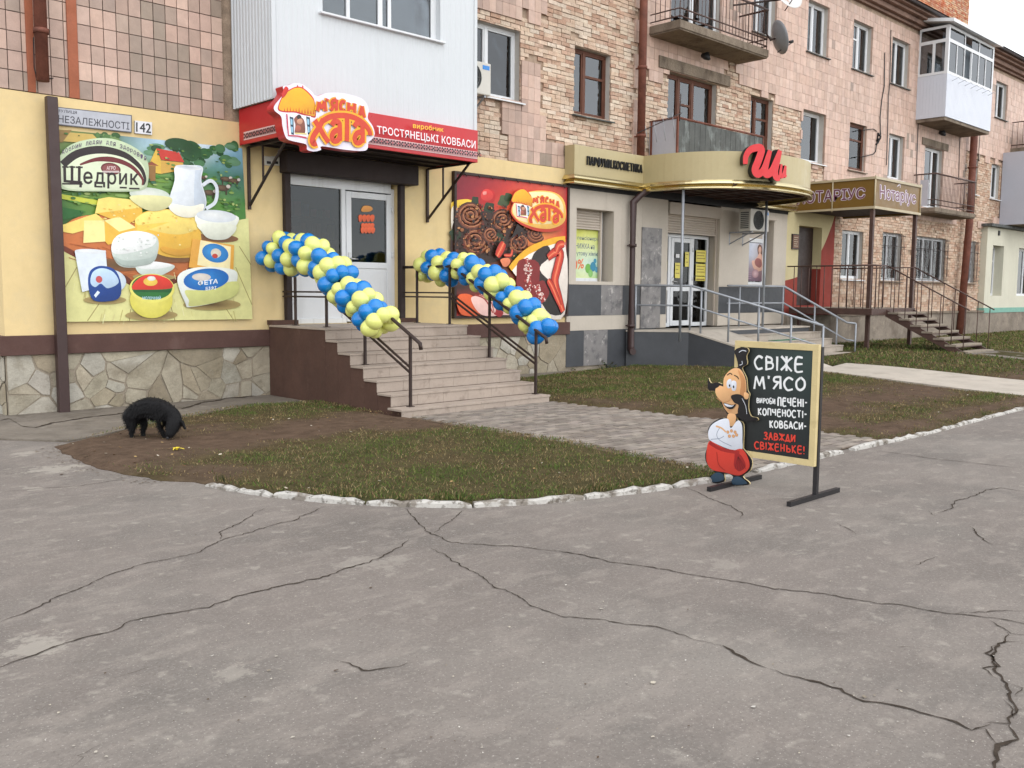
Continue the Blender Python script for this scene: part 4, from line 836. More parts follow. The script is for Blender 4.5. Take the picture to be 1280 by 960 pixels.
def path(rows, m_):
    b = MB(); R = []
    for (A, C), (A2, C2) in zip(rows[:-1], rows[1:]):
        for k in range(6): t = k/6; R.append(((A[0]+(A2[0]-A[0])*t, A[1]+(A2[1]-A[1])*t), (C[0]+(C2[0]-C[0])*t, C[1]+(C2[1]-C[1])*t)))
    R.append(rows[-1]); f = lambda p_, d: (p_[0], p_[1], gz(*p_)+d)
    for (A, C), (A2, C2) in zip(R[:-1], R[1:]):
        M1, M2 = ((A[0]+C[0])/2, (A[1]+C[1])/2), ((A2[0]+C2[0])/2, (A2[1]+C2[1])/2)
        b.face([f(A, .05), f(M1, .05), f(M2, .05), f(A2, .05)]); b.face([f(M1, .05), f(C, .05), f(C2, .05), f(M2, .05)]); b.face([f(A, .05), f(A2, .05), f(A2, -.3), f(A, -.3)]); b.face([f(C, .05), f(C2, .05), f(C2, -.3), f(C, -.3)])
    b.face([f(R[0][0], .05), f(R[0][1], .05), f(R[0][1], -.3), f(R[0][0], -.3)]); tag(b.build('side_path', m_), kind='structure')
path([((15.7, 4.42), (18.42, 4.42)), ((16.0, 5.6), (18.5, 5.6)), ((16.55, 7.4), (18.6, 7.4)), ((17.0, 8.95), (18.75, 9.2))], 'deck')
path([((22.65, 4.46), (25.2, 4.5)), ((22.85, 6.4), (24.75, 6.4)), ((22.75, 8.6), (24.75, 8.6))], 'concrete')
# cracked concrete apron along the wall
AP = [(-2, 10.9), (2.6, 11.0), (3.3, 10.1), (3.8, 10.35), (4.65, 10.95), (5.6, 11.42), (6.4, 11.5), (7.04, 11.35), (7.04, 12.62), (3.42, 12.62), (3.42, 24), (-2, 24)]
b = MB(); b.prism([(x, y, .02) for x, y in AP], (0, 0, -.05)); AO = tag(b.build('concrete_apron', 'concrete'), kind='structure')
b = MB(); b.prism([(9.68, 11.95, .03), (13.6, 12.3, .03), (13.7, 12.62, .03), (9.68, 12.62, .03)], (0, 0, -.05)); tag(b.build('concrete_apron', 'concrete'), kind='structure')
b = MB(); z1 = crop(0, 380, 3.556)
for pts, wk in (([(0, 520), (40, 510), (100, 545), (160, 550), (230, 530), (300, 520), (380, 506), (520, 490), (600, 476)], 2.6), ([(805, 468), (850, 455), (900, 438), (960, 432), (1010, 418), (1080, 415), (1150, 405), (1230, 392)], 3.2)):
    G = [onG(*z1(*p_), .02) for p_ in pts]; rs = random.Random(5); L = []
    Q = []
    for A, C in zip(G[:-1], G[1:]):
        n = max(1, int((C-A).length/.05)); Q += [A.lerp(C, i/n) for i in range(n)]
    for i, q in enumerate(Q): w_ = .011*wk*(.4+rs.random())*min(1, (i+.2)/3, (len(Q)-i)/3); o_ = .015*rs.uniform(-1, 1); L.append(((q.x, q.y+w_+o_, .025), (q.x, q.y-w_+o_, .025)))
    for i in range(len(L)-1): b.face([L[i][0], L[i][1], L[i+1][1], L[i+1][0]])
b.build('crack', 'crack', AO, fix=False)

# entrance of the sausage shop
def door_leaf(parent, x0, x1, z0, z1, y, zmid, hx, mname='pvc', pane='glass_dark', name='door', lower='panel'):
    f = MB(); t = .1; d = .035
    for r in ((x0, x0+t, z0, z1), (x1-t, x1, z0, z1), (x0+t, x1-t, z0, z0+.12), (x0+t, x1-t, z1-t, z1), (x0+t, x1-t, zmid-.05, zmid+.05)): f.box(r[0], r[1], y-d, y+d, r[2], r[3])
    o = f.build(name, mname, parent, bevel=.006)
    p = MB(); p.box(x0+t-.01, x1-t+.01, y-.004, y+.004, zmid+.04, z1-t+.01); p.build('pane', pane, o)
    p = MB()
    if lower == 'panel': p.box(x0+t-.01, x1-t+.01, y-.018, y+.018, z0+.11, zmid-.04); p.build('panel', mname, o)
    else: p.box(x0+t-.01, x1-t+.01, y-.004, y+.004, z0+.11, zmid-.04); p.build('pane', pane, o)
    h = MB(); hz = z0+1.02; s = 1 if hx < (x0+x1)/2 else -1
    h.box(hx-.02, hx+.02, y-d-.012, y-d, hz-.12, hz+.1); h.tube([(hx, y-d-.01, hz), (hx, y-d-.055, hz), (hx+s*.13, y-d-.055, hz-.005)], .011, 8); h.build('handle', 'brass', o)
    g = MB()
    for zz in (z0+.25, z0+1.1, z1-.25): g.tube([((x1 if s > 0 else x0), y-d-.012, zz-.05), ((x1 if s > 0 else x0), y-d-.012, zz+.05)], .014, 8)
    g.build('hinge', mname, o)
    return o
f = MB(); yd = 12.8
for r in ((7.42, 7.5, 1.08, 3.3), (9.45, 9.52, 1.08, 3.3), (7.5, 9.45, 3.22, 3.42), (8.47, 8.55, 1.08, 3.22), (7.5, 8.47, 2.0, 2.1), (7.5, 8.47, 1.08, 1.16)): f.box(r[0], r[1], yd-.04, yd+.05, r[2], r[3])
df = f.build('door_frame', 'pvc', BLD, bevel=.005)
p = MB(); p.box(7.48, 8.49, yd, yd+.01, 2.08, 3.24); p.build('pane', 'glass_dark', df); p = MB(); p.box(7.5, 8.47, yd-.012, yd+.012, 1.16, 2.0); p.build('panel', 'pvc', df)
ed = door_leaf(BLD, 8.55, 9.45, 1.1, 3.2, yd-.02, 2.02, 8.6)
a = Art((0, yd-.032, 0), (1, 0, 0), (0, 0, 1), (0, -1, 0)); cd = crop(300, 200, 3.048)
OR = S(226, 96, 50)
for q in [[(462, 188), (470, 176), (485, 174), (500, 178), (505, 188), (495, 196), (475, 198), (464, 196)]]: a.spoly(a.pxq(*[cd(*p_) for p_ in q]), S(222, 150, 70))
for x0, y0, x1, y1 in ((452, 208, 512, 236), (462, 240, 508, 262), (460, 256, 512, 280)):
    for k in range(4):
        xx = x0+(x1-x0)*k/4; a.spoly(a.pxq(*[cd(*p_) for p_ in [(xx, y0+5), (xx+8, y0), (xx+15, y0+6), (xx+13, y1-6), (xx+7, y1), (xx+1, y1-4)]]), OR)
a.poly(a.pxq(*[cd(*p_) for p_ in [(428, 122), (450, 125), (450, 132), (428, 129)]]), S(226, 224, 216))
a.mb.build('sticker', 'art', ed, fix=False)
SC_ = thing('shop_counter', (8.6, 14.2, 1.08), 'dim shop counter with goods, seen through the glass of the sausage shop door', 'counter')
b = MB(); b.box(7.6, 9.6, 14.0, 14.5, 1.08, 1.95); b.build('base', 'ac', SC_); b = MB(); b.box(7.55, 9.65, 13.95, 14.55, 1.951, 2.0); b.build('top', 'step_side', SC_)
b = MB()
for k in range(3): b.box(7.3, 9.7, 14.75, 14.98, 2.1+k*.4, 2.13+k*.4)
b.build('shelf', 'wood', SC_)
b = MB()
for k in range(3):
    x = 7.35
    while x < 9.6: w_ = random.uniform(.06, .16); b.box(x, x+w_, 14.78, 14.9, 2.131+k*.4, 2.131+k*.4+random.uniform(.12, .3), 0, random.choice([S(180, 60, 50), S(220, 200, 120), S(210, 214, 216), S(90, 120, 70), S(140, 90, 60), S(60, 90, 140)])); x += w_+random.uniform(.01, .08)
b.build('goods', 'art', SC_, fix=False)
b = MB()
for x0, x1 in ((7.34, 7.44), (9.5, 9.6)): b.box(x0, x1, 12.56, 12.66, 1.06, 3.36)
b.box(7.3, 9.78, 12.42, 12.66, 3.36, 3.68)
b.build('roller_shutter', 'soffit', BLD, bevel=.015)
b = MB(); b.box(7.05, 7.5, 12.5, 12.66, 1.081, 1.15); b.box(9.4, 9.78, 12.5, 12.66, 1.081, 1.15); b.build('door_plinth', 'step_side', BLD, bevel=.004)
b = MB()
for px in (334, 343): p_ = onY(px, 201, 12.655); b.box(p_.x-.06, p_.x+.06, 12.61, 12.655, p_.z-.07, p_.z+.06); b.box(p_.x-.035, p_.x+.035, 12.605, 12.61, p_.z-.05, p_.z-.01, 1)
b.build('socket_box', ['ac', 'black'], BLD, bevel=.005)

# perfume shop front
b = MB(); Y2 = 12.62
def panels(mi, xs, z0, z1, y=Y2, holes=(), g=.004, yb=12.75):
    for x0, x1 in zip(xs[:-1], xs[1:]):
        for a_ in rects_minus((x0+g/2, x1-g/2, z0+g/2, z1-g/2), holes): b.box(a_[0], a_[1], y, yb, a_[2], a_[3], mi)
SH = [H['sw'], H['sd'], H['sx']]
panels(0, [13.67, 15.35, 16.05, 16.95], 1.76, 3.66, holes=SH+[(16.02, 16.72, .83, 3.02)]); panels(0, [19.02, 20.35, 21.5, 22.09], 1.76, 3.66, holes=SH); pass
panels(0, [13.67, 15.35, 16.02], .83, 1.13); panels(0, [16.72, 16.95], .83, 1.13); panels(0, [19.02, 20.4, 22.09], .83, 1.13)
panels(1, [13.67, 14.72], 1.13, 1.76); panels(1, [15.42, 16.02], 1.13, 1.76); panels(1, [16.72, 16.95], 1.13, 1.76); panels(1, [19.02, 20.4, 22.09], 1.13, 1.76)
panels(2, [14.72, 15.42], 1.13, 1.76); panels(2, [16.02, 16.72], .83, 3.02, 12.6)
panels(1, [13.67, 14.2], .1, .83); panels(2, [14.2, 14.95], .1, .83); panels(1, [14.95, 16.6], .02, .83); panels(3, [13.67, 14.95], -.1, .1, 12.66)
b.box(13.66, 22.09, 12.6, 12.75, 3.66, 3.86, 4)
for h in SH:  # reveals
    for x in (h[0], h[1]): b.box(x-.002 if x == h[0] else x-.012, x+.012 if x == h[0] else x+.002, Y2+.002, 12.97, h[2], h[3], 0)
    b.box(h[0], h[1], Y2+.002, 12.97, h[3]-.012, h[3]+.002, 0)
b.build('shop_cladding', ['beige', 'darktile', 'marble', 'mortar', 'black'], BLD, fix=True)
def shutter(x0, x1, z0, z1, y, box_h, parent=BLD):
    s = MB(); s.box(x0-.0, x1, y-.135, y+.05, z1-box_h, z1)
    z = z0
    while z < z1-box_h-.01: s.add([(x0+.03, y+.012, z), (x1-.03, y+.012, z), (x1-.03, y-.004, z+.02), (x0+.03, y-.004, z+.02), (x1-.03, y-.004, z+.045), (x0+.03, y-.004, z+.045), (x1-.03, y+.012, z+.055), (x0+.03, y+.012, z+.055)], [(0, 1, 2, 3), (3, 2, 4, 5), (5, 4, 6, 7)]); z += .055
    s.box(x0, x0+.05, y-.02, y+.04, H['sw'][2] if x0 < 15 else .83, z1-box_h); s.box(x1-.05, x1, y-.02, y+.04, H['sw'][2] if x0 < 15 else .83, z1-box_h)
    s.box(x0+.03, x1-.03, y-.012, y+.012, z0-.035, z0)
    return s.build('roller_shutter', 'shutter', parent)
shutter(13.93, 14.92, 2.93, 3.44, 12.82, .16)
shutter(16.98, 19.0, 2.99, 3.62, 12.72, .26)
f = MB()
for r in ((13.93, 15.0, 1.83, 1.9), (13.93, 13.98, 1.9, 3.3), (14.95, 15.0, 1.9, 3.3)): f.box(r[0], r[1], 12.86, 12.92, r[2], r[3])
sw = f.build('window', 'pvc', BLD); p = MB(); p.box(13.95, 15.0, 12.885, 12.893, 1.85, 3.3); p.build('pane', 'glass', sw)
f = MB()
for r in ((20.32, 21.3, 1.83, 1.9), (20.32, 20.38, 1.9, 3.4), (21.24, 21.3, 1.9, 3.4), (20.38, 21.24, 2.9, 3.0)): f.box(r[0], r[1], 12.82, 12.88, r[2], r[3])
sx = f.build('window', 'pvc', BLD); p = MB(); p.box(20.34, 21.28, 12.85, 12.858, 1.85, 3.4); p.build('pane', 'glass', sx)
b = MB(); b.box(20.3, 21.46, 12.55, 12.7, 3.46, 3.54); b.box(20.38, 21.24, 12.815, 12.83, 3.0, 3.4); b.build('roller_shutter', 'shutter', BLD, bevel=.005)
# its glazed door
f = MB(); yd = 12.93
for r in ((17.0, 17.07, .83, 2.96), (18.88, 18.95, .83, 2.96), (17.07, 18.88, 2.88, 2.96), (17.36, 17.46, .83, 2.88), (18.28, 18.36, .83, 2.88), (17.07, 17.36, .83, .92), (18.36, 18.88, .83, .92), (18.36, 18.88, 1.66, 1.74), (17.07, 17.36, 1.66, 1.74)): f.box(r[0], r[1], yd-.04, yd+.04, r[2], r[3])
df = f.build('door_frame', 'pvc', BLD, bevel=.005)
p = MB(); p.box(17.05, 17.38, yd, yd+.008, .9, 2.9); p.box(18.34, 18.9, yd, yd+.008, .9, 2.9); p.build('pane', 'glass_dark', df)
sd_ = door_leaf(BLD, 17.46, 18.28, .85, 2.87, yd-.02, 1.7, 17.52, lower='glass')
YL = S(222, 208, 96)
for x0, x1, z0, z1 in ((17.98, 18.14, 2.22, 2.56), (17.6, 17.8, 1.95, 2.3), (18.42, 18.82, 2.34, 2.62), (18.42, 18.82, 2.02, 2.3), (18.42, 18.82, 1.9, 2.0), (17.1, 17.3, 2.1, 2.34)):
    a = Art((0, yd-.06, 0), (1, 0, 0), (0, 0, 1), (0, -1, 0)); a.poly([(x0, z0), (x1, z0), (x1, z1), (x0, z1)], YL)
    for k in range(3): zz = z1-.05-(z1-z0-.08)*k/3; a.poly([(x0+.03, zz-.02), (x1-.03-.05*(k % 2), zz-.02), (x1-.03-.05*(k % 2), zz), (x0+.03, zz)], S(150, 126, 60))
    a.mb.build('sticker', 'art', sd_, fix=False)
a = Art((0, yd-.06, 0), (1, 0, 0), (0, 0, 1), (0, -1, 0)); a.poly([(17.62, 2.42), (17.76, 2.42), (17.76, 2.5), (17.62, 2.5)], S(228, 228, 228))
a.mb.build('sticker', 'art', sd_, fix=False)
# notary entrance wall: cream paint with a red sweep
b = MB(); nd = H['nd']; yn = 12.64
def sweep(x): t = (x-22.09)/(24.72-22.09); return 1.95+.35*t+1.55*t**3.0
n = 40
for i in range(n):
    x0, x1 = 22.09+(24.72-22.09)*i/n, 22.09+(24.72-22.09)*(i+1)/n; zm0, zm1 = sweep(x0), sweep(x1)
    if nd[0]-.04 <= (x0+x1)/2 <= nd[1]+.04:
        b.face([(x0, yn, nd[3]), (x1, yn, nd[3]), (x1, yn, 4.05), (x0, yn, 4.05)], 0); b.face([(x0, yn, -.1), (x1, yn, -.1), (x1, yn, nd[2]), (x0, yn, nd[2])], 1); continue
    b.face([(x0, yn, -.1), (x1, yn, -.1), (x1, yn, zm1), (x0, yn, zm0)], 1); b.face([(x0, yn, zm0), (x1, yn, zm1), (x1, yn, 4.05), (x0, yn, 4.05)], 0)
x0 = 22.09+(24.72-22.09)*round((nd[0]-.04-22.09)/(24.72-22.09)*n)/n; x1 = 22.09+(24.72-22.09)*round((nd[1]+.04-22.09)/(24.72-22.09)*n)/n
for x in (x0, x1): z = 2.3 if x == x1 else sweep(x); b.face([(x, yn, nd[2]), (x, 12.97, nd[2]), (x, 12.97, z), (x, yn, z)], 1); b.face([(x, yn, z), (x, 12.97, z), (x, 12.97, nd[3]), (x, yn, nd[3])], 0)
b.face([(x0, yn, nd[3]), (x1, yn, nd[3]), (x1, 12.97, nd[3]), (x0, 12.97, nd[3])], 0)
b.face([(24.72, yn, -.1), (24.72, 12.75, -.1), (24.72, 12.75, 4.05), (24.72, yn, 4.05)], 0)
b.build('painted_wall', ['cream', 'red_paint'], BLD, fix=False)
b = MB(); b.box(x0-.0, x1, 12.9, 12.95, 1.3, 3.42); b.box(x0+.1, x1-.1, 12.885, 12.9, 1.42, 2.2); b.box(x0+.1, x1-.1, 12.885, 12.9, 2.32, 3.3); b.tube([(x0+.07, 12.86, 2.28), (x0+.07, 12.86, 2.42)], .012, 8)
b.build('door', 'door_brown', BLD, bevel=.006)
# old plinth and cream annexe front at the far right
b = MB(); b.box(22.1, 46, 12.5, 12.74, -.3, 1.04); b.build('plinth', 'plinth_render', BLD, bevel=.02)
b = MB(); b.box(24.7, 36.0, 12.46, 12.75, .99, 1.06); b.build('plinth_ledge', 'slab', BLD, bevel=.01)
b = MB(); AH = [H['aw'], H['ax']]; sheet_with_holes(b, (35.98, 46, 1.15, 4.1), AH, 12.5, 0, 12.95, 0); b.face([(35.98, 12.5, 1.0), (35.98, 12.75, 1.0), (35.98, 12.75, 4.1), (35.98, 12.5, 4.1)])
b.box(35.97, 46, 12.48, 12.74, .97, 1.15, 1); b.box(35.8, 46, 12.3, 12.74, 4.1, 4.2, 2)
b.box(37.02, 37.14, 12.46, 12.5, 3.82, 4.0, 3)
b.build('annexe_front', ['annexe', 'green_band', 'sheet_grey', 'black'], BLD)
window(H['aw'], mull=(.5,), trans={0: [.7], 1: [.7]}, y=12.85, sill='stone', pane='glass', curtain=[(.02, .98, .98, .02)]); window(H['ax'], mull=(.33, .66), y=12.75, sill='stone', pane='glass', curtain=[(.02, .98, .98, .02)])

# ------------------------------------------------------------------ signs and posters on the wall
def plate(art, pts, back, d=.02):
    """thin backing board behind the print"""
    for i in range(len(pts)): p_, q_ = pts[i], pts[(i+1) % len(pts)]; art.mb.face([art.P(*p_, 0), art.P(*q_, 0), art.P(*q_, 0)-art.N*d, art.P(*p_, 0)-art.N*d], 0, back)
# street name
a = Art((0, 12.62, 0), (1, 0, 0), (0, 0, 1), (0, -1, 0)); c1 = crop(0, 100, 3.556)
R4 = [c1(*p_) for p_ in [(246, 198), (586, 234), (586, 156), (246, 118)]]; q = a.pxq(*R4); plate(a, q, S(150, 150, 156), .03)
a.poly(q, S(96, 98, 106)); m_ = quad_map(q); a.poly([m_(.012, .05), m_(.988, .05), m_(.988, .95), m_(.012, .95)], S(186, 188, 196))
a.text('НЕЗАЛЕЖНОСТІ', [m_(.035, .14), m_(.965, .14), m_(.965, .56), m_(.035, .56)], S(74, 74, 82), .012); a.text('ВУЛИЦЯ', [m_(.03, .68), m_(.27, .68), m_(.27, .88), m_(.03, .88)], S(74, 74, 82), .012)
tag(a.mb.build('street_sign', 'art', None, fix=False, loc=(5, 12.65, 3.75)), 'grey street name plate beside the house number, above the cheese poster', 'street sign')
a = Art((0, 12.625, 0), (1, 0, 0), (0, 0, 1), (0, -1, 0)); q = a.pxq(*[c1(*p_) for p_ in [(600, 236), (676, 244), (676, 188), (600, 180)]]); plate(a, q, S(190, 190, 190), .03)
a.poly(q, S(224, 224, 228)); m_ = quad_map(q); a.text('142', [m_(.06, .12), m_(.94, .12), m_(.94, .88), m_(.06, .88)], S(50, 50, 54), .018)
tag(a.mb.build('house_number', 'art', None, fix=False, loc=(5.5, 12.65, 3.72)), 'small white house number plate reading 142', 'number plate')

# dairy poster
a = Art((0, 12.635, 0), (1, 0, 0), (0, 0, 1), (0, -1, 0), .0001); d8 = crop(60, 130, 3.43)
def U(*pts): return a.pxq(*[d8(*p_) for p_ in pts])
def EL(x, y, rx, ry, c0, c1=None, rot=0, hi=(-.25, .3)):
    c = U((x, y))[0]; e1 = U((x+rx, y))[0]; e2 = U((x, y+ry))[0]; a.ell(c, abs(e1[0]-c[0]), abs(e2[1]-c[1]), c0, c1, rot, hi=hi)
q = U((68, 934), (872, 922), (832, 190), (38, 108)); plate(a, q, S(120, 120, 110), .02); G1, G2, G3, G4 = S(84, 128, 52), S(52, 96, 40), S(120, 160, 60), S(150, 186, 96)
a.grid(q, [[S(140, 150, 80), S(60, 100, 60), S(176, 206, 226), S(220, 236, 246), S(150, 196, 226)], [S(90, 130, 70), S(100, 140, 60), S(120, 160, 80), S(76, 130, 96), S(70, 120, 110)],
           [S(70, 120, 50), S(130, 170, 70), S(110, 150, 60), S(100, 150, 60), S(70, 130, 50)], [S(40, 96, 44), S(90, 150, 50), S(120, 160, 70), S(80, 140, 50), S(60, 120, 40)],
           [S(214, 196, 120), S(200, 190, 130), S(206, 200, 150), S(220, 216, 160), S(216, 214, 160)], [S(210, 204, 136), S(214, 210, 146), S(220, 216, 156), S(222, 220, 164), S(214, 214, 156)], [S(220, 218, 150), S(214, 216, 140), S(226, 226, 160), S(216, 220, 150), S(206, 214, 140)]])
random.seed(11)
for k in range(40):  # tree masses and meadow dabs of the print
    x, y = random.uniform(430, 800), random.uniform(180, 260); EL(x, y, random.uniform(14, 34), random.uniform(10, 24), random.choice([S(60, 110, 66), S(40, 84, 48), S(84, 134, 90), S(110, 156, 120)]))
for k in range(40):
    x, y = random.uniform(200, 300), random.uniform(120, 175)+10; EL(x, y, random.uniform(8, 20), random.uniform(6, 14), random.choice([S(60, 100, 50), S(90, 130, 70), S(120, 150, 90)]))
for k in range(70):
    x, y = random.uniform(95, 785), random.uniform(300, 470); EL(x, y, random.uniform(10, 44), random.uniform(3, 8), random.choice([G1, G2, G3, G4, S(70, 140, 50)]))
EL(610, 200, 46, 42, S(30, 70, 40), S(44, 88, 50)); EL(560, 175, 60, 28, S(40, 80, 44))
a.poly(U((60, 120), (190, 130), (235, 175), (60, 160)), S(206, 176, 96)); a.poly(U((45, 112), (100, 112), (60, 165), (45, 165)), S(150, 120, 70))
a.poly(U((430, 260), (462, 192), (482, 240), (482, 300), (430, 292)), S(226, 186, 76)); a.poly(U((462, 190), (560, 208), (582, 250), (484, 240)), S(206, 64, 52)); a.poly(U((482, 242), (578, 252), (572, 284), (482, 300)), S(214, 170, 80))
a.poly(U((410, 262), (440, 246), (474, 266)), S(150, 80, 56)); a.poly(U((424, 264), (460, 266), (458, 330), (428, 330)), S(150, 110, 60))
for (x, y, s_) in ((745, 360, 1), (760, 322, .8), (795, 330, .8), (690, 380, .9), (660, 315, .6)): EL(x, y, 30*s_, 13*s_, S(120, 96, 70), S(70, 50, 36)); EL(x+26*s_, y-6*s_, 9*s_, 8*s_, S(220, 210, 200)); a.poly(U((x-20*s_, y), (x-14*s_, y), (x-14*s_, y+30*s_), (x-20*s_, y+30*s_)), S(70, 54, 40)); a.poly(U((x+14*s_, y), (x+20*s_, y), (x+20*s_, y+30*s_), (x+14*s_, y+30*s_)), S(70, 54, 40))
a.poly(U((46, 385), (250, 420), (230, 438), (46, 405)), S(200, 206, 70)); a.poly(U((46, 440), (150, 460), (140, 480), (50, 500)), S(40, 104, 44))
for k in range(260):   # brushwork of meadow, bushes and far trees
    x, y = random.uniform(58, 818), random.choice((random.uniform(330, 470), random.uniform(180, 330), random.uniform(120, 200)))
    if (x < 430 and 140 < y < 375) or y < 118+x*.1: continue
    s_ = 1-(y < 300)*.3; EL(x, y, random.uniform(4, 14)*s_, random.uniform(2, 7)*s_, random.choice([S(70, 118, 50), S(56, 100, 46), S(110, 150, 66), S(140, 170, 84), S(86, 134, 64), S(170, 190, 110), S(60, 110, 80)]), hi=(0, 0))
# wooden table planks and board
a.poly(U((60, 630), (500, 560), (855, 490), (872, 922), (68, 934)), S(222, 218, 150))
for l in (((120, 700), (62, 800)), ((260, 790), (165, 930)), ((350, 880), (345, 930)), ((520, 860), (540, 928)), ((735, 840), (790, 924)), ((800, 700), (870, 860)), ((815, 610), (866, 690))): a.stroke(U(*l), .012, S(160, 146, 90), 1)
a.spoly(U((52, 540), (160, 478), (400, 500), (660, 560), (640, 660), (560, 740), (400, 790), (330, 740), (200, 690), (60, 620)), S(196, 112, 60)); a.spoly(U((60, 606), (200, 680), (330, 736), (400, 780), (560, 735), (630, 660), (640, 680), (560, 760), (400, 812), (320, 760), (60, 630)), S(110, 50, 30))
for k in range(70):   # wood grain
    x, y = random.uniform(70, 800), random.uniform(700, 915); l_ = random.uniform(30, 90); a.stroke(U((x, y), (x+l_*.12*(1 if x > 450 else -1), y+l_*.5)), random.uniform(.004, .014), random.choice([S(206, 196, 132), S(232, 228, 172), S(190, 178, 112), S(216, 206, 150)]), 1)
for k in range(40):
    x, y = random.uniform(80, 600), random.uniform(560, 740); a.stroke(U((x, y), (x+random.uniform(30, 80), y+random.uniform(6, 26))), .008, random.choice([S(176, 96, 50), S(206, 126, 72), S(160, 84, 44)]), 1)
# soft printed shadows under the food, then the cheeses
for x, y, rx, ry in ((300, 690, 120, 26), (520, 650, 150, 30), (440, 905, 110, 22), (700, 860, 120, 24), (240, 840, 90, 18), (720, 575, 90, 18), (450, 742, 90, 14), (700, 726, 100, 16)):
    EL(x, y, rx, ry, S(96, 74, 44), S(170, 150, 96) if y > 700 else S(130, 84, 50), hi=(0, 0))
Yc, Yd, Ye = S(250, 222, 120), S(236, 186, 70), S(255, 238, 160)
a.poly(U((54, 520), (150, 486), (158, 540), (100, 556), (54, 548)), Yc); a.poly(U((150, 500), (236, 500), (240, 590), (146, 596)), Ye); a.poly(U((150, 486), (200, 470), (236, 500), (150, 500)), Yc)
a.poly(U((210, 408), (395, 418), (400, 480), (330, 520), (205, 470)), Yd); a.poly(U((210, 408), (255, 400), (400, 416), (385, 446), (196, 470)), Yc)
a.poly(U((236, 500), (300, 484), (372, 535), (372, 575), (252, 604), (240, 590)), Yd); a.poly(U((236, 500), (300, 484), (372, 530), (300, 548)), Ye)
a.spoly(U((372, 490), (440, 455), (560, 456), (640, 486), (648, 540), (645, 640), (560, 660), (460, 640), (380, 560)), Yd); a.spoly(U((372, 490), (440, 458), (560, 458), (642, 490), (646, 530), (560, 560), (450, 545), (380, 520)), Yc); a.poly(U((378, 520), (520, 506), (410, 545), (376, 545)), S(250, 206, 90))
Wm, Wn = S(240, 242, 240), S(204, 214, 206)
a.spoly(U((268, 600), (300, 560), (380, 545), (460, 570), (464, 640), (430, 690), (320, 700), (275, 660)), Wn); a.spoly(U((268, 600), (300, 560), (380, 545), (455, 570), (440, 610), (340, 640), (275, 640)), Wm)
a.spoly(U((372, 685), (440, 675), (532, 690), (520, 715), (450, 742), (385, 725)), Wn); a.spoly(U((372, 685), (440, 675), (528, 690), (470, 706), (395, 706)), Wm)
for k in range(90):   # holes, crumbs and gloss on the cheeses
    x, y = random.choice(((random.uniform(385, 640), random.uniform(560, 640)), (random.uniform(215, 390), random.uniform(430, 510)), (random.uniform(400, 630), random.uniform(465, 545)), (random.uniform(280, 450), random.uniform(570, 680)))); w_ = x < 470 and y > 560
    EL(x, y, random.uniform(2, 7), random.uniform(1.5, 4), random.choice([S(226, 232, 226), S(214, 222, 214), S(250, 250, 248)]) if w_ else random.choice([S(240, 198, 90), S(252, 230, 150), S(226, 176, 66), S(248, 214, 110)]), hi=(0, 0))
a.spoly(U((478, 625), (500, 640), (560, 652), (636, 634), (640, 604), (560, 624), (490, 612)), S(214, 158, 56)); a.spoly(U((275, 655), (320, 694), (430, 686), (460, 640), (430, 660), (330, 672)), S(178, 190, 182))
# jug, bowl of curd, cup
a.stroke(U((655, 350), (690, 330), (716, 360), (710, 420), (670, 450)), .05, S(220, 228, 236)); a.spoly(U((538, 270), (600, 264), (655, 272), (650, 330), (672, 420), (650, 470), (590, 486), (535, 470), (508, 430), (535, 330)), S(228, 234, 240)); a.spoly(U((625, 280), (652, 276), (646, 330), (668, 420), (648, 466), (620, 440)), S(200, 210, 222)); EL(596, 274, 56, 9, S(196, 204, 214), S(236, 240, 244)); a.spoly(U((515, 430), (600, 440), (660, 430), (645, 474), (590, 488), (535, 472)), S(244, 240, 220))
EL(430, 390, 85, 30, S(236, 238, 230), S(200, 212, 196)); a.spoly(U((348, 395), (515, 400), (505, 445), (440, 460), (385, 440)), S(220, 216, 160))
a.spoly(U((630, 475), (800, 480), (795, 530), (765, 575), (690, 580), (650, 545)), S(232, 234, 224)); EL(715, 482, 84, 26, S(240, 242, 240), S(214, 220, 226)); a.spoly(U((640, 515), (795, 520), (765, 576), (690, 580), (652, 548)), S(220, 222, 206))
# packs
a.poly(U((108, 632), (240, 628), (246, 700), (240, 780), (140, 806)), S(226, 234, 242)); EL(176, 632, 66, 10, S(240, 244, 248)); EL(262, 760, 66, 50, S(226, 234, 240), S(200, 214, 226)); a.spoly(U((165, 770), (175, 715), (220, 694), (280, 712), (306, 770), (300, 828), (250, 846), (185, 838)), S(26, 66, 140)); a.spoly(U((175, 765), (185, 722), (222, 704), (272, 720), (296, 765), (250, 790), (220, 770), (195, 785)), S(190, 214, 238)); EL(212, 752, 14, 15, S(214, 90, 90)); a.poly(U((190, 820), (206, 800), (216, 808), (198, 830)), S(220, 230, 240))
EL(437, 840, 90, 78, S(236, 226, 120), S(216, 206, 90)); EL(440, 790, 95, 62, S(246, 240, 150), S(230, 222, 110)); EL(440, 785, 86, 54, S(50, 120, 56)); a.spoly(U((360, 770), (400, 738), (450, 732), (510, 752), (524, 788), (440, 796), (360, 796)), S(220, 60, 46)); EL(432, 762, 30, 18, S(250, 210, 90)); EL(436, 748, 18, 10, S(236, 236, 230)); a.poly(U((360, 796), (522, 796), (518, 808), (362, 806)), S(30, 90, 44)); a.text('МОЛОЧНИЙ', U((398, 838), (476, 838), (476, 822), (398, 822)), S(180, 214, 236), .02)
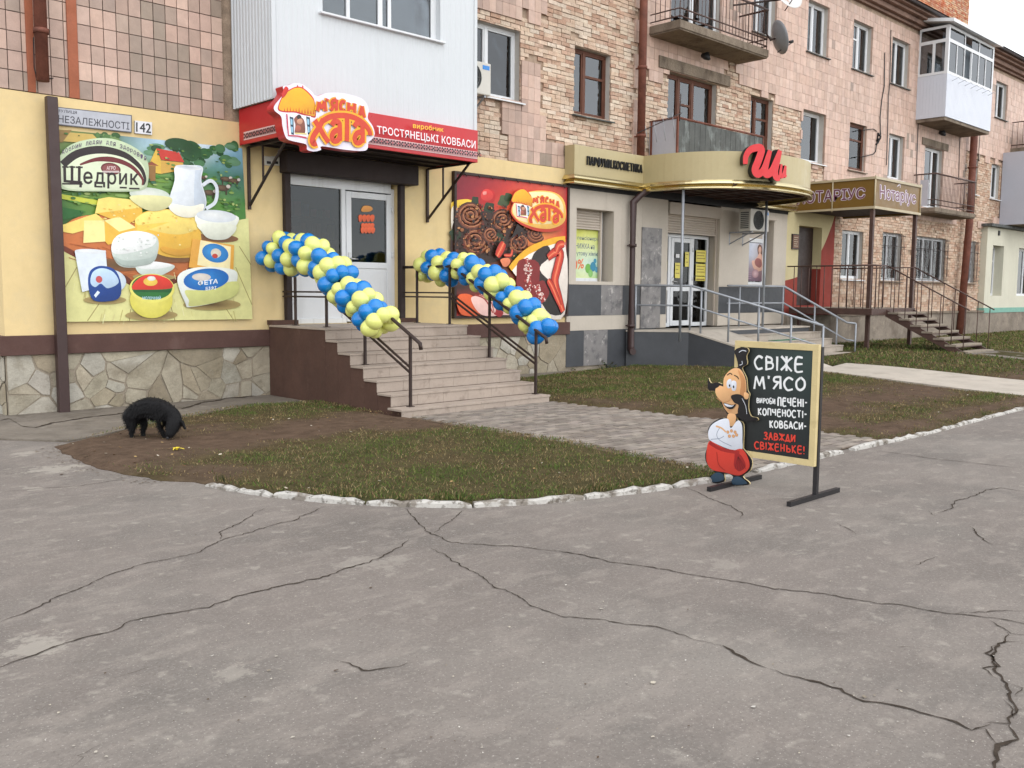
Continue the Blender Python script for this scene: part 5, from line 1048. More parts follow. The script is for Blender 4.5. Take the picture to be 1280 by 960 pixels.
a.poly(U((596, 700), (612, 578), (790, 606), (786, 732)), S(226, 166, 70)); a.poly(U((632, 690), (646, 584), (776, 612), (772, 716)), S(246, 232, 180)); EL(710, 640, 56, 40, S(60, 150, 214), S(40, 120, 190), -.15); EL(712, 640, 22, 20, S(230, 220, 200)); EL(708, 652, 12, 10, S(200, 70, 60))
a.spoly(U((548, 740), (640, 700), (790, 712), (800, 770), (780, 830), (610, 870), (580, 850)), S(226, 230, 222)); a.spoly(U((580, 800), (640, 796), (800, 760), (785, 828), (612, 868), (596, 840)), S(204, 206, 130)); EL(672, 752, 96, 46, S(50, 140, 212), S(30, 104, 184), .12); EL(650, 742, 40, 16, S(230, 220, 210)); a.text('ФЕТА', U((636, 780), (720, 770), (722, 748), (634, 758)), S(240, 244, 248), .03); a.text('БІФІ', U((668, 800), (712, 796), (714, 780), (668, 784)), S(240, 244, 248), .02)
# brand arch and name
a.spoly(U((44, 300), (46, 222), (110, 168), (240, 148), (350, 180), (416, 240), (422, 330), (390, 372), (220, 376), (56, 366)), S(196, 212, 176), g=.1); a.spoly(U((50, 300), (62, 240), (140, 206), (240, 200), (340, 220), (400, 264), (412, 330), (380, 366), (220, 370), (70, 360)), S(222, 232, 200), g=.1); DK, MR = S(44, 34, 34), S(112, 40, 44)
a.stroke(U((56, 262), (120, 215), (220, 198), (320, 220), (385, 270), (408, 320), (402, 350)), [.09, .1, .06, .015], DK); a.stroke(U((130, 262), (200, 240), (280, 242), (350, 270), (396, 320), (396, 350)), [.02, .07, .05, .012], MR)
EL(262, 280, 42, 26, MR); EL(262, 280, 36, 20, S(150, 80, 80)); a.poly(U((226, 288), (298, 288), (298, 296), (226, 296)), S(206, 190, 186)); a.text('АГРО', U((244, 284), (282, 284), (282, 268), (244, 268)), S(230, 216, 210), .02)
a.text('Щ', U((60, 352), (138, 360), (140, 268), (58, 266)), DK, .02); a.text('едрик', U((144, 362), (380, 366), (380, 300), (144, 290)), DK, .016, 0, 1.12)
for x0, x1, y in ((54, 82, 268), (84, 110, 268), (112, 142, 269), (54, 142, 340), (196, 226, 352), (300, 330, 356), (340, 385, 360)): a.poly(U((x0, y), (x1, y+1), (x1, y+8), (x0, y+7)), DK)
txt = "добрим людям для здоров'я"
for i, ch in enumerate(txt):
    if ch == ' ': continue
    t = i/(len(txt)-1); x = 58+350*t; y = 226-72*math.sin(math.pi*(.08+.84*t))+26*t; s_ = 9
    a.text(ch, U((x-s_*.6, y+s_), (x+s_*.6, y+s_+4*(t-.4)), (x+s_*.6, y-s_+4*(t-.4)), (x-s_*.6, y-s_)), S(96, 76, 110), .01)
tag(a.mb.build('poster', 'art', None, fix=False, loc=(5.5, 12.65, 1.15)), 'large green and yellow advertising poster of cheeses, milk jug and dairy packs', 'poster')
random.seed(21)

# sausage poster in its black frame
SP = thing('poster', (12.2, 12.6, 1.15), 'large red advertising poster of grilled sausages in a thin black frame', 'poster')
a = Art((0, 12.6, 0), (1, 0, 0), (0, 0, 1), (0, -1, 0), .0001); k6 = crop(550, 200, 7.5); k5 = crop(500, 300, 5.82)
def U6(*pts): return a.pxq(*[k6(*p_) for p_ in pts])
def U5(*pts): return a.pxq(*[k5(*p_) for p_ in pts])
xL, xR, zB, zT = 10.74, 13.62, 1.17, 3.66
fb = MB()
for r in ((xL-.05, xR+.05, zT, zT+.045), (xL-.05, xR+.05, zB-.045, zB), (xL-.05, xL, zB, zT), (xR, xR+.05, zB, zT)): fb.box(r[0], r[1], 12.57, 12.66, r[2], r[3])
for i in range(9): x = xL+.2+i*.32; fb.tube([(x-.02, 12.57, zT+.03), (x+.02, 12.565, zT-.03)], .008, 5)
fb.build('frame', 'steel_dark', SP)
q = [(xL, zB), (xR, zB), (xR, zT), (xL, zT)]
RD, DR, OG, BRN = S(190, 40, 36), S(128, 24, 40), S(226, 96, 40), S(86, 44, 30)
a.grid(q, [[DR, S(160, 36, 46), S(206, 60, 50), S(214, 76, 56), S(180, 40, 52)], [S(140, 30, 50), RD, S(222, 96, 56), S(240, 150, 80), RD], [DR, S(180, 50, 40), OG, S(236, 140, 70), S(200, 50, 50)], [S(70, 40, 34), S(90, 50, 36), S(110, 60, 40), S(220, 190, 160), S(236, 220, 210)], [S(60, 34, 28), S(90, 44, 32), S(140, 60, 40), S(226, 210, 190), S(236, 226, 214)], [S(200, 60, 50), S(236, 200, 190), S(230, 190, 180), S(120, 60, 50), S(90, 40, 34)]])
def spiral(cx, cy, r0, turns, wd, cols, sq=.95, U_=U6):
    for k, (cc, wk, off) in enumerate(cols):
        pts = []
        n = int(turns*14)
        for i in range(n+1): t = i/n; an = t*turns*2*math.pi+.4; r = r0*(1-.86*t); pts.append((cx+r*math.cos(an)+off, cy+r*sq*math.sin(an)-off))
        a.stroke(U_(*pts), wd*wk, cc, 1)
def blob(cx, cy, r, col, n=9, U_=U6, j=.25): a.spoly(U_(*[(cx+r*(1+random.uniform(-j, j))*math.cos(t), cy+r*(1+random.uniform(-j, j))*math.sin(t)) for t in np.arange(n)*2*math.pi/n]), col, 3)
a.spoly(U6((110, 400), (190, 372), (280, 372), (360, 420), (330, 470), (200, 440), (112, 470)), S(240, 200, 60)); a.spoly(U6((108, 460), (160, 440), (170, 640), (112, 660)), S(236, 226, 210))
a.spoly(U6((112, 640), (160, 560), (300, 500), (480, 480), (640, 560), (760, 600), (820, 700), (700, 860), (500, 960), (300, 950), (112, 900)), S(56, 34, 26))
# tomato, leaves
blob(450, 340, 72, S(196, 34, 34), j=.05); blob(440, 330, 56, S(220, 60, 54), j=.08); blob(420, 310, 18, S(240, 150, 140)); 
for (x, y, r) in ((600, 385, 60), (460, 450, 50), (330, 380, 40), (140, 700, 50), (560, 730, 50), (700, 880, 60), (640, 350, 40)): blob(x, y, r, random.choice([S(50, 70, 40), S(70, 86, 50), S(40, 56, 34)]), U_=U6)
SG = [(S(44, 24, 18), 1.3, 0), (S(98, 50, 32), 1.0, 2), (S(136, 74, 46), .5, 4), (S(196, 134, 90), .12, 8)]
spiral(285, 520, 125, 3, .095, SG); spiral(585, 560, 100, 2.6, .085, SG); spiral(890, 690, 80, 2.5, .07, SG); spiral(740, 780, 95, 2.5, .08, SG); spiral(330, 760, 120, 2.7, .09, SG); spiral(470, 700, 70, 2.2, .07, SG)
for k in range(420):
    x, y = random.uniform(125, 840), random.uniform(420, 900); blob(x, y, random.choice((4, 6, 9, 14))*random.uniform(.6, 1.2), random.choice([S(150, 92, 52), S(60, 30, 22), S(120, 62, 38), S(190, 130, 80), S(40, 26, 20), S(48, 28, 22), S(110, 44, 30), S(80, 40, 28)]), 6, j=.45)
a.poly(U6((710, 600), (770, 650), (650, 740)), S(40, 30, 28))
# white lower corner, yellow swoosh, red links, salami
a.spoly(U5((800, 200), (900, 120), (1010, 70), (1190, 40), (1186, 540), (1020, 545), (950, 470), (860, 300)), S(238, 226, 214), 4); a.stroke(U5((790, 210), (850, 140), (930, 75), (1020, 35), (1110, 5), (1190, -6)), [.11, .13, .12], S(240, 178, 40))
a.spoly(U5((960, 100), (1060, 40), (1080, 120), (1000, 210), (1100, 330), (1180, 520), (1080, 540), (1000, 420), (940, 240)), S(44, 36, 34), 3)
def salami(P0, P1, wd):
    a.stroke(U5(*[(P0[0]+(P1[0]-P0[0])*t, P0[1]+(P1[1]-P0[1])*t) for t in (0, .08, .2, .5, .8, .92, 1)]), [wd*.5, wd*.85, wd, wd, wd, wd*.85, wd*.5], S(130, 34, 34), 1)
    for k in range(70): t = random.random(); s_ = random.uniform(-.42, .42); dx, dy = P1[0]-P0[0], P1[1]-P0[1]; L_ = math.hypot(dx, dy); w2 = wd*95; blob(P0[0]+dx*t-dy/L_*s_*w2, P0[1]+dy*t+dx/L_*s_*w2, random.uniform(4, 10), random.choice([S(236, 214, 204), S(220, 180, 170), S(170, 60, 56)]), 6, U5, .4)
salami((925, 140), (915, 370), .62); salami((970, 330), (1030, 450), .5)
RS = [(S(110, 24, 20), 1.2), (S(196, 52, 34), 1.0), (S(224, 88, 54), .45), (S(240, 140, 100), .12)]
for pts, wd in (([(1060, 130), (1110, 90), (1150, 100), (1130, 200), (1110, 300), (1140, 420), (1170, 520)], .19), ([(1180, 30), (1140, 40), (1120, 90)], .15), ([(1060, 290), (1090, 340), (1150, 480)], .13), ([(690, 120), (720, 60), (740, 20)], .16), ([(740, 110), (790, 110), (800, 70)], .06)):
    for cc, k_ in RS: a.stroke(U5(*pts), [wd*k_*.6, wd*k_*.9, wd*k_, wd*k_, wd*k_*.9, wd*k_*.6], cc)
a.spoly(U5((400, 420), (430, 392), (500, 400), (560, 460), (560, 545), (440, 545), (400, 480)), S(226, 96, 46)); a.spoly(U5((560, 400), (660, 380), (740, 470), (740, 540), (580, 545), (500, 430)), S(240, 196, 186)); a.stroke(U5((530, 400), (600, 430), (660, 530)), .03, S(160, 60, 50)); a.stroke(U5((560, 395), (640, 440), (670, 540)), .02, S(150, 50, 44)); blob(700, 530, 30, S(150, 30, 36), U_=U5)
blob(750, 160, 34, S(226, 130, 90), U_=U5)
# logo lozenge on the poster
def hut_logo(U_, sign):
    RD_, YE, WH, BL = S(206, 50, 40), S(246, 176, 40), S(244, 240, 246), S(60, 84, 120)
    if sign:
        hw = 1.0
    a.spoly(U_((410, 300), (455, 200), (520, 150), (575, 130), (630, 140), (700, 200), (735, 265), (745, 395), (700, 400), (620, 380), (560, 362), (480, 360), (415, 345)), RD_)
    a.spoly(U_((418, 300), (460, 208), (522, 160), (575, 140), (628, 150), (690, 205), (732, 270), (738, 385), (690, 385), (620, 365), (560, 350), (480, 348), (424, 335)), YE)
    for k in range(11): x = 460+k*26; y = 352+.09*(x-480); a.poly(U_((x, y), (x+5, y-34-8*(k % 3)), (x+11, y+3)), RD_)
    for x, y in ((575, 125), (620, 128), (475, 150)): a.poly(U_((x, y+12), (x+4, y-12), (x+16, y+8)), RD_)
    a.spoly(U_((470, 130), (500, 150), (480, 200), (450, 230), (440, 200)), RD_, 3) if sign else None
    a.poly(U_((480, 365), (700, 395), (680, 590), (500, 570)), WH); a.stroke(U_((485, 375), (492, 480), (500, 565), (580, 570), (660, 585)), .02, S(200, 60, 90), 1)
    for x in (508, 655): a.poly(U_((x, 395), (x+34, 405), (x+40, 560), (x+16, 555)), S(40, 64, 84)); a.poly(U_((x+8, 415), (x+26, 422), (x+28, 470), (x+10, 466)), S(150, 196, 220)); a.poly(U_((x+12, 484), (x+30, 490), (x+32, 540), (x+16, 536)), S(150, 196, 220))
    a.spoly(U_((548, 420), (580, 385), (610, 400), (640, 440), (645, 540), (600, 552), (555, 545), (560, 470)), S(140, 84, 66)); blob(592, 400, 20, S(60, 50, 50), U_=U_, j=.1); blob(600, 440, 26, S(206, 150, 120), U_=U_, j=.1); blob(580, 500, 26, S(176, 96, 76), U_=U_, j=.15); a.poly(U_((555, 540), (660, 545), (660, 556), (556, 552)), S(230, 214, 140))
    # letter strokes, yellow rim first and red on top
    L1 = {'m': [[(752, 348), (768, 268)], [(768, 268), (790, 330)], [(790, 330), (816, 262)], [(816, 262), (826, 350)]], "'": [[(840, 238), (836, 262)]], 'ya': [[(925, 245), (922, 348)], [(922, 248), (890, 256), (880, 280), (892, 300), (922, 300)], [(900, 302), (872, 345)]], 's': [[(1000, 275), (976, 262), (958, 285), (958, 325), (978, 352), (1002, 340)]],
          'n': [[(1030, 272), (1026, 362)], [(1082, 280), (1080, 372)], [(1028, 318), (1080, 324)]], 'a': [[(1122, 400), (1148, 305)], [(1148, 305), (1168, 408)], [(1130, 368), (1160, 370)]]}
    L2 = {'kh': [[(725, 430), (770, 500), (810, 570), (850, 625)], [(800, 425), (760, 500), (715, 570), (702, 615), (716, 640), (742, 632)]], 'a': [[(878, 478), (900, 442), (940, 450), (948, 500), (948, 612)], [(945, 515), (900, 530), (878, 570), (890, 612), (925, 612), (946, 585)]],
          't': [[(1012, 415), (1012, 520), (1010, 618)], [(792, 440), (860, 402), (960, 388), (1060, 402), (1150, 450), (1208, 520), (1216, 565)]], 'a2': [[(1078, 490), (1100, 456), (1140, 466), (1150, 520), (1150, 630)], [(1148, 532), (1102, 546), (1080, 586), (1092, 628), (1126, 628), (1148, 600)]]}
    sc = 1.0
    for D_, w0 in ((L1, .075), (L2, .12)):
        for wk, cc in ((1.75, YE), (1.0, S(212, 70, 44))):
            for k_, ss in D_.items():
                for st in ss: a.stroke(U_(*st), w0*wk*SCALE, cc, 4)
SCALE = .56
# on the poster the logo is mapped from the lightbox drawing to its own corner
fq = lambda x, y: (640+(x-410)*.585+8, 250+(y-100)*.60+ (x-410)*.02)
def UP(*pts): return U6(*[fq(*p_) for p_ in pts])
a.spoly(U6((640, 470), (720, 330), (880, 280), (1060, 300), (1150, 400), (1155, 600), (1050, 670), (900, 670), (760, 620), (680, 560)), S(206, 64, 40), 5); a.spoly(U6((650, 470), (720, 340), (880, 290), (1060, 310), (1146, 400), (1148, 570), (1040, 640), (900, 640), (770, 600), (690, 550)), S(244, 190, 90), 5); a.spoly(U6((660, 440), (740, 330), (880, 300), (1050, 320), (1130, 420), (1120, 540), (1000, 600), (800, 590), (690, 540)), S(250, 226, 170), 5)
hut_logo(UP, False)
a.mb.build('print', 'art', SP, fix=False)

# window posters
a = Art((0, 12.87, 0), (1, 0, 0), (0, 0, 1), (0, -1, 0)); k5b = crop(680, 160, 3.556)
q = [(13.985, 1.9), (14.945, 1.9), (14.945, 2.9), (13.985, 2.9)]; m_ = quad_map(q)
a.grid(q, [[S(190, 196, 70), S(206, 206, 90), S(190, 198, 80)], [S(206, 214, 120), S(222, 226, 160), S(206, 216, 140)], [S(190, 216, 170), S(206, 226, 206), S(170, 206, 196)], [S(206, 222, 150), S(216, 226, 170), S(150, 196, 120)]]); TB = S(84, 100, 130)
a.text('для пенсіонерів', [m_(.0, .76), m_(.98, .76), m_(.98, .86), m_(.0, .86)], TB, .008); a.text('ЗНИЖКА на', [m_(.14, .6), m_(.82, .6), m_(.82, .71), m_(.14, .71)], TB, .008); a.text('побутову хімію', [m_(.02, .44), m_(.96, .44), m_(.96, .55), m_(.02, .55)], TB, .008)
a.text('10%', [m_(.03, .14), m_(.48, .2), m_(.48, .4), m_(.03, .34)], S(226, 110, 60), .018)
for x, z, r, c in ((.62, .2, .1, S(120, 186, 80)), (.78, .24, .1, S(60, 140, 170)), (.9, .18, .06, S(90, 160, 190)), (.7, .1, .08, S(140, 196, 110)), (.84, .36, .05, S(70, 150, 180))): p_ = m_(x, z); a.ell(p_, r*.9, r*1.0, c)
tag(a.mb.build('poster', 'art', None, fix=False, loc=(14.4, 12.86, 1.9)), 'yellow-green discount poster reading 10% in the perfume shop window', 'poster')
a = Art((0, 12.8, 0), (1, 0, 0), (0, 0, 1), (0, -1, 0)); q = [(20.39, 1.92), (21.24, 1.92), (21.24, 2.88), (20.39, 2.88)]; m_ = quad_map(q)
a.grid(q, [[S(196, 204, 222), S(206, 208, 220), S(176, 170, 176)], [S(176, 190, 214), S(190, 190, 200), S(150, 130, 130)], [S(130, 120, 140), S(150, 130, 140), S(130, 100, 100)], [S(90, 66, 90), S(96, 70, 90), S(90, 60, 76)]])
SK = S(206, 160, 140); HR = S(96, 66, 52)
a.spoly([m_(*p_) for p_ in [(.7, .9), (.82, .98), (.95, .9), (.98, .7), (.9, .6), (.78, .66), (.72, .76)]], HR); a.spoly([m_(*p_) for p_ in [(.76, .86), (.84, .92), (.92, .86), (.9, .76), (.84, .72), (.77, .77)]], SK)
a.spoly([m_(*p_) for p_ in [(.8, .74), (.95, .7), (1, .5), (.98, .3), (.7, .28), (.5, .4), (.55, .55), (.7, .64)]], SK); a.spoly([m_(*p_) for p_ in [(.66, .6), (.9, .58), (.96, .42), (.8, .36), (.56, .46)]], S(140, 80, 76)); a.spoly([m_(*p_) for p_ in [(.4, .5), (.52, .55), (.62, .42), (.85, .34), (.82, .26), (.55, .32)]], SK)
p_ = m_(.62, .2); a.ell(p_, .16, .11, S(200, 170, 170), S(150, 110, 120))
for k in range(4): zz = .06+.05*k; a.poly([m_(.06, zz), m_(.4, zz), m_(.4, zz+.02), m_(.06, zz+.02)], S(150, 120, 140))
tag(a.mb.build('poster', 'art', None, fix=False, loc=(20.8, 12.8, 1.9)), 'purple-toned poster of a long-haired woman in the window below the air conditioner', 'poster')
p = MB(); p.box(22.36, 22.7, 12.6, 12.64, 2.78, 3.18, 0); p.box(22.39, 22.67, 12.595, 12.6, 2.81, 3.15, 1)
for k in range(5): p.box(22.43, 22.63-.04*(k % 2), 12.592, 12.595, 3.08-k*.055, 3.095-k*.055, 2)
one('wall_plaque', p, ['door_brown', 'plaque', 'sign_rim'], (22.53, 12.64, 2.78), 'small bronze-brown office plaque left of the dark notary door', 'plaque')

# ------------------------------------------------------------------ red awning and its lightbox sign
AW = thing('awning', (8.4, 12.6, 3.69), 'red boxed awning with embroidered white strip, over the sausage shop door', 'awning')
AX0, AX1, AY, AZ0, AZ1 = 6.65, 10.22, 11.44, 3.69, 4.2
b = MB(); b.box(AX0, AX1, AY, AY+.03, AZ0, AZ1); b.box(AX0, AX0+.03, AY+.03, 12.64, AZ0, AZ1); b.box(AX1-.03, AX1, AY+.03, 12.64, AZ0, AZ1); b.box(AX0+.03, AX1-.03, AY+.03, 12.64, AZ1-.03, AZ1-.003)
b.build('fascia', 'red_panel', AW, bevel=.006)
b = MB()
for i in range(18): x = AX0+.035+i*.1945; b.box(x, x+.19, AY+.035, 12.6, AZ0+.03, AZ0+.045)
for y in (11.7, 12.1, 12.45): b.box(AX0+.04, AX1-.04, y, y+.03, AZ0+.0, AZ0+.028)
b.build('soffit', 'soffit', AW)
for x in (6.78, 10.12):
    b = MB(); b.tube([(x, 12.62, 3.68), (x, 12.62, 2.78)], .02, 4, sq=True); b.tube([(x, 12.6, 2.84), (x, 11.52, 3.69)], .015, 4, sq=True); b.tube([(x, 12.2, 3.69), (x, 12.2, 3.16)], .012, 4, sq=True); b.tube([(x, 12.6, 3.68), (x, 11.5, 3.68)], .015, 4, sq=True); b.build('bracket', 'steel_dark', AW)
a = Art((0, AY-.003, 0), (1, 0, 0), (0, 0, 1), (0, -1, 0)); g2 = crop(440, 120, 7.11)
def U(*pts): return a.pxq(*[g2(*p_) for p_ in pts])
PK = S(226, 176, 176)
def ornament(art, q, n, inv=False):
    m_ = quad_map(q); art.poly(q, PK); art.poly([m_(0, .9), m_(1, .9), m_(1, 1), m_(0, 1)], S(236, 206, 204)); art.poly([m_(0, 0), m_(1, 0), m_(1, .1), m_(0, .1)], S(236, 206, 204))
    for i in range(n):
        u = (i+.5)/n; w_ = .28/n
        for (du, dv) in ((0, 0), (-1, .2), (1, .2), (-1, -.2), (1, -.2)): art.poly([m_(u+du*w_-w_*.8, .5+dv), m_(u+du*w_, .5+dv-.16), m_(u+du*w_+w_*.8, .5+dv), m_(u+du*w_, .5+dv+.16)], S(70, 30, 40))
        art.poly([m_(u+.5/n-w_*.4, .5), m_(u+.5/n, .36), m_(u+.5/n+w_*.4, .5), m_(u+.5/n, .64)], S(190, 60, 70))
ornament(a, [(AX0+.1, 3.745), (AX1-.01, 3.745), (AX1-.01, 3.86), (AX0+.1, 3.86)], 34)
a.text('ТРОСТЯНЕЦЬКІ КОВБАСИ', U((196, 352), (1068, 486), (1068, 404), (192, 268)), S(244, 240, 242), .013, 0, 1.06); a.text('виробник', U((512, 302), (782, 336), (782, 284), (512, 244)), S(246, 200, 50), .013, 0, 1.06)
a.mb.build('lettering', 'art', AW, fix=False)
a = Art((AX0-.003, 0, 0), (0, -1, 0), (0, 0, 1), (-1, 0, 0)); ornament(a, [(-12.5, 3.745), (-11.46, 3.745), (-11.46, 3.86), (-12.5, 3.86)], 10); a.mb.build('ornament', 'art', AW, fix=False)

LS = thing('shop_sign', (7.6, 11.25, 3.6), 'cut-out lightbox sign with thatched hut and red lettering, on the awning corner', 'sign')
SY = 11.2; a = Art((0, SY, 0), (1, 0, 0), (0, 0, 1), (0, -1, 0)); g1 = crop(290, 90, 7.11)
def U(*pts): return a.pxq(*[g1(*p_) for p_ in pts])
OUT = [(452, 128), (500, 118), (560, 98), (630, 112), (700, 165), (752, 212), (850, 186), (1000, 190), (1160, 240), (1214, 330), (1206, 410), (1250, 480), (1268, 550), (1240, 600), (1212, 625), (1204, 680), (1160, 702), (1000, 690), (800, 660), (790, 692), (725, 706), (668, 690), (655, 642), (530, 612), (478, 580), (448, 480), (436, 395), (380, 345), (376, 300), (430, 232), (462, 180)]
o_uv = smooth(U(*OUT), 4, True)
b = MB(); b.prism([(u, SY, v) for u, v in o_uv], (0, .19, 0)); b.build('box', 'red_panel', LS)
a.l = 2; a.poly(o_uv, S(238, 232, 246)); SCALE = .62
hut_logo(U, True)
a.mb.build('face', 'art', LS, fix=False)

# ------------------------------------------------------------------ entrance steps, railings, balloon garlands
STX0, STX1 = 7.05, 9.66
ST = thing('entrance_steps', (8.35, 11.9, 0), 'tiled beige flight of seven steps with brown sides, leading to the white shop door', 'steps')
b = MB(); zs = [1.08-.16*k for k in range(7)]; ys = [11.04-.303*k for k in range(7)]
b.box(STX0, STX1, ys[0]+.02, 12.6, -.1, zs[0]-.03)
for k in range(1, 7): b.box(STX0+.003*k, STX1-.003*k, ys[k]+.02, ys[k-1]+.06, -.1, zs[k]-.03)
b.build('side_wall', 'step_side', ST)
for k in range(7):
    b = MB(); yb = 12.58 if k == 0 else ys[k-1]+.018; xa, xb = STX0-.012+(.0 if k < 6 else -.06), STX1+.012
    n = 6; xs = [xa+(xb-xa)*i/n for i in range(n+1)]
    rows = [(ys[k], min(ys[k]+.3, yb))] + ([(ys[k]+.3+i*.32, min(ys[k]+.62+i*.32, yb)) for i in range(4)] if k == 0 else [])
    for r0, r1 in rows:
        for i in range(n): b.box(xs[i]+.001, xs[i+1]-.001, r0+.001, r1-.001, zs[k]-.028, zs[k])
    zr = zs[k+1] if k < 6 else -.05
    for i in range(n): b.box(xs[i]+(.014 if i == 0 else .001), xs[i+1]-.001 if i < n-1 else xs[i+1]-.014, ys[k]+.012, ys[k]+.03, zr+.002, zs[k]-.03)
    b.build('step', 'tread', ST, bevel=.003)
def stair_rail(x, name, label):
    t = thing(name, (x, 11, 0), label, 'railing', 'railings of the entrance steps')
    P_ = [(12.2, 1.08), (11.36, 1.08), (10.42, .6), (9.42, .12)]
    top = lambda y: 2.0 if y >= 11.3 else 2.0-(11.3-y)*.507
    for y, z in P_:
        b = MB(); b.tube([(x, y, z), (x, y, top(y))], .016, 4, sq=True); b.box(x-.04, x+.04, y-.04, y+.04, z+.001, z+.009); b.build('post', 'steel_dark', t)
    b = MB(); b.tube([(x, 12.62, 2.0), (x, 11.3, 2.0), (x, 9.42, top(9.42)), (x, 9.22, top(9.22)), (x, 9.2, top(9.22)-.08)], .024, 10); b.build('handrail', 'steel_dark', t)
    b = MB()
    for d in (.42, .49): b.tube([(x, 12.55, 2.0-d), (x, 11.36, 2.0-d), (x, 9.42, top(9.42)-d)], .012, 4, sq=True)
    b.build('middle_rail', 'steel_dark', t)
    return t
stair_rail(7.27, 'stair_railing', 'dark steel railing on the left edge of the tiled entrance steps')
stair_rail(9.56, 'stair_railing', 'dark steel railing on the sausage-poster edge of the tiled entrance steps')
bal_mesh = {}
def balloon_mesh():
    b = MB(); nu, nv = 18, 12; v = []
    prof = []
    for i in range(nv+1):
        t = i/nv; th = math.pi*t; r = math.sin(th)**.92; z = math.cos(th)*1.08
        if t > .6: r *= 1-.28*((t-.6)/.4)
        prof.append((r, z))
    for r, z in prof:
        for j in range(nu): v.append((r*math.cos(2*math.pi*j/nu), r*math.sin(2*math.pi*j/nu), z))
    f = [(i*nu+j, (i+1)*nu+j, (i+1)*nu+(j+1) % nu, i*nu+(j+1) % nu) for i in range(nv) for j in range(nu)]
    b.add(v, f, 0, (1, 1, 1, 1), True); b.tube([(0, 0, -1.05), (0, 0, -1.16)], [.06, .12], 8); return b
def garland(label, path, R0, rb, nclus, x_off, seed, start=0):
    rs = random.Random(seed); t = thing('balloon_garland', path[0], label, 'balloons', 'balloon garlands on the stair railings')
    L = [0]
    for a_, c_ in zip(path[:-1], path[1:]): L.append(L[-1]+(Vector(c_)-Vector(a_)).length)
    protos = {}
    for k in range(nclus):
        s = L[-1]*k/(nclus-1)
        i = max(j for j in range(len(L)-1) if L[j] <= s+1e-6); u = (s-L[i])/(L[i+1]-L[i]); A, C = Vector(path[i]), Vector(path[i+1]); c = A.lerp(C, u); d = (C-A).normalized()
        ex = Vector((1, 0, 0)); ey = d.cross(ex).normalized()
        colr = 'balloon_yellow' if (k+start) % 2 == 0 else 'balloon_blue'
        nb = 7 if R0 > .18 else 6
        for j in range(nb):
            an = 2*math.pi*j/nb+.22*k+rs.uniform(-.1, .1); r = R0*(1.06-.3*s/L[-1])*rs.uniform(.85, 1.14); out_ = ex*math.cos(an)+ey*math.sin(an); sz = rb*rs.uniform(.82, 1.12)
            loc = c+out_*r+d*rs.uniform(-.035, .035)+Vector((0, 0, .025*math.sin(k*1.9)))+d*.05*math.sin(an)
            if colr not in protos:
                o = bal_b.build('balloon', colr, t) if False else None
                me = bal_b_mesh[colr]; o = bpy.data.objects.new('balloon', me); protos[colr] = o
            else: o = protos[colr].copy()
            COL.objects.link(o); o.parent = t; o.location = loc-t.location; o.scale = (sz, sz, sz*rs.uniform(.98, 1.08))
            o.rotation_euler = (out_+Vector((rs.uniform(-.2, .2), rs.uniform(-.2, .2), rs.uniform(-.2, .2)))).to_track_quat('Z', 'Y').to_euler()
    return t
bal_b = balloon_mesh(); bal_b_mesh = {}
for c_ in ('balloon_blue', 'balloon_yellow'):
    o = bal_b.build('balloon', c_); bal_b_mesh[c_] = o.data; bpy.data.objects.remove(o)
garland('yellow and blue balloon garland along the left stair railing, before the door', [(7.1, 12.42, 2.16), (7.13, 11.96, 2.12), (7.15, 11.36, 2.06), (7.17, 11.05, 1.85), (7.18, 10.7, 1.6), (7.2, 10.32, 1.38), (7.22, 10.0, 1.2)], .195, .113, 14, 0, 5, 1)
garland('yellow and blue balloon garland along the railing in front of the sausage poster', [(9.78, 12.2, 2.03), (9.78, 11.75, 1.99), (9.78, 11.3, 1.98), (9.78, 10.95, 1.88), (9.78, 10.65, 1.76), (9.78, 10.35, 1.6), (9.78, 10.05, 1.42), (9.78, 9.8, 1.26), (9.78, 9.5, 1.04)], .155, .122, 14, 0, 9, 0)

# ------------------------------------------------------------------ perfume-shop canopy
CN = thing('canopy', (18, 12.4, 3.78), 'sand-coloured canopy curving over the perfume shop door, with polished gold rim', 'canopy')
CC, RX, RY = (18.0, 12.4), 2.24, 2.2
def canopy_line(off=0):
    pts = [(13.6-off, 12.66), (13.6-off, 12.4-off), (15.76-off*.3, 12.4-off)]
    for i in range(1, 48):
        an = math.pi*(1-i/48); pts.append((CC[0]+(RX+off)*math.copysign(abs(math.cos(an))**.86, math.cos(an)), CC[1]-off*.3-(RY+off*.7)*math.sin(an)**.86))
    return pts+[(20.24+off*.3, 12.4-off), (22.12, 12.4-off), (22.12, 12.66)]
def wallstrip(mb, line, z0, z1, mi=0, top=True):
    for p_, q_ in zip(line[:-1], line[1:]): mb.face([(p_[0], p_[1], z0), (q_[0], q_[1], z0), (q_[0], q_[1], z1), (p_[0], p_[1], z1)], mi)
def ring(mb, l0, l1, z, mi=0):
    for i in range(len(l0)-1): mb.face([(*l0[i], z), (*l0[i+1], z), (*l1[i+1], z), (*l1[i], z)], mi)
ln = canopy_line(0); b = MB(); wallstrip(b, ln, 3.9, 4.47)
inn = [(p_[0], 12.66) for p_ in ln]; ring(b, ln, inn, 4.468); b.build('fascia', 'fascia', CN, fix=False)
b = MB()
for o0, z0, z1 in ((.07, 3.815, 3.9), (.05, 3.725, 3.813)):
    prof = [(o0-.09, z0-.004), (o0-.005, z0), (o0, z0+.012), (o0-.018, z0+(z1-z0)*.55), (o0-.05, z1)]
    for (oa, za), (ob, zb_) in zip(prof[:-1], prof[1:]):
        la, lb = canopy_line(oa), canopy_line(ob)
        for i in range(len(la)-1): b.face([(*la[i], za), (*la[i+1], za), (*lb[i+1], zb_), (*lb[i], zb_)], sm=True)
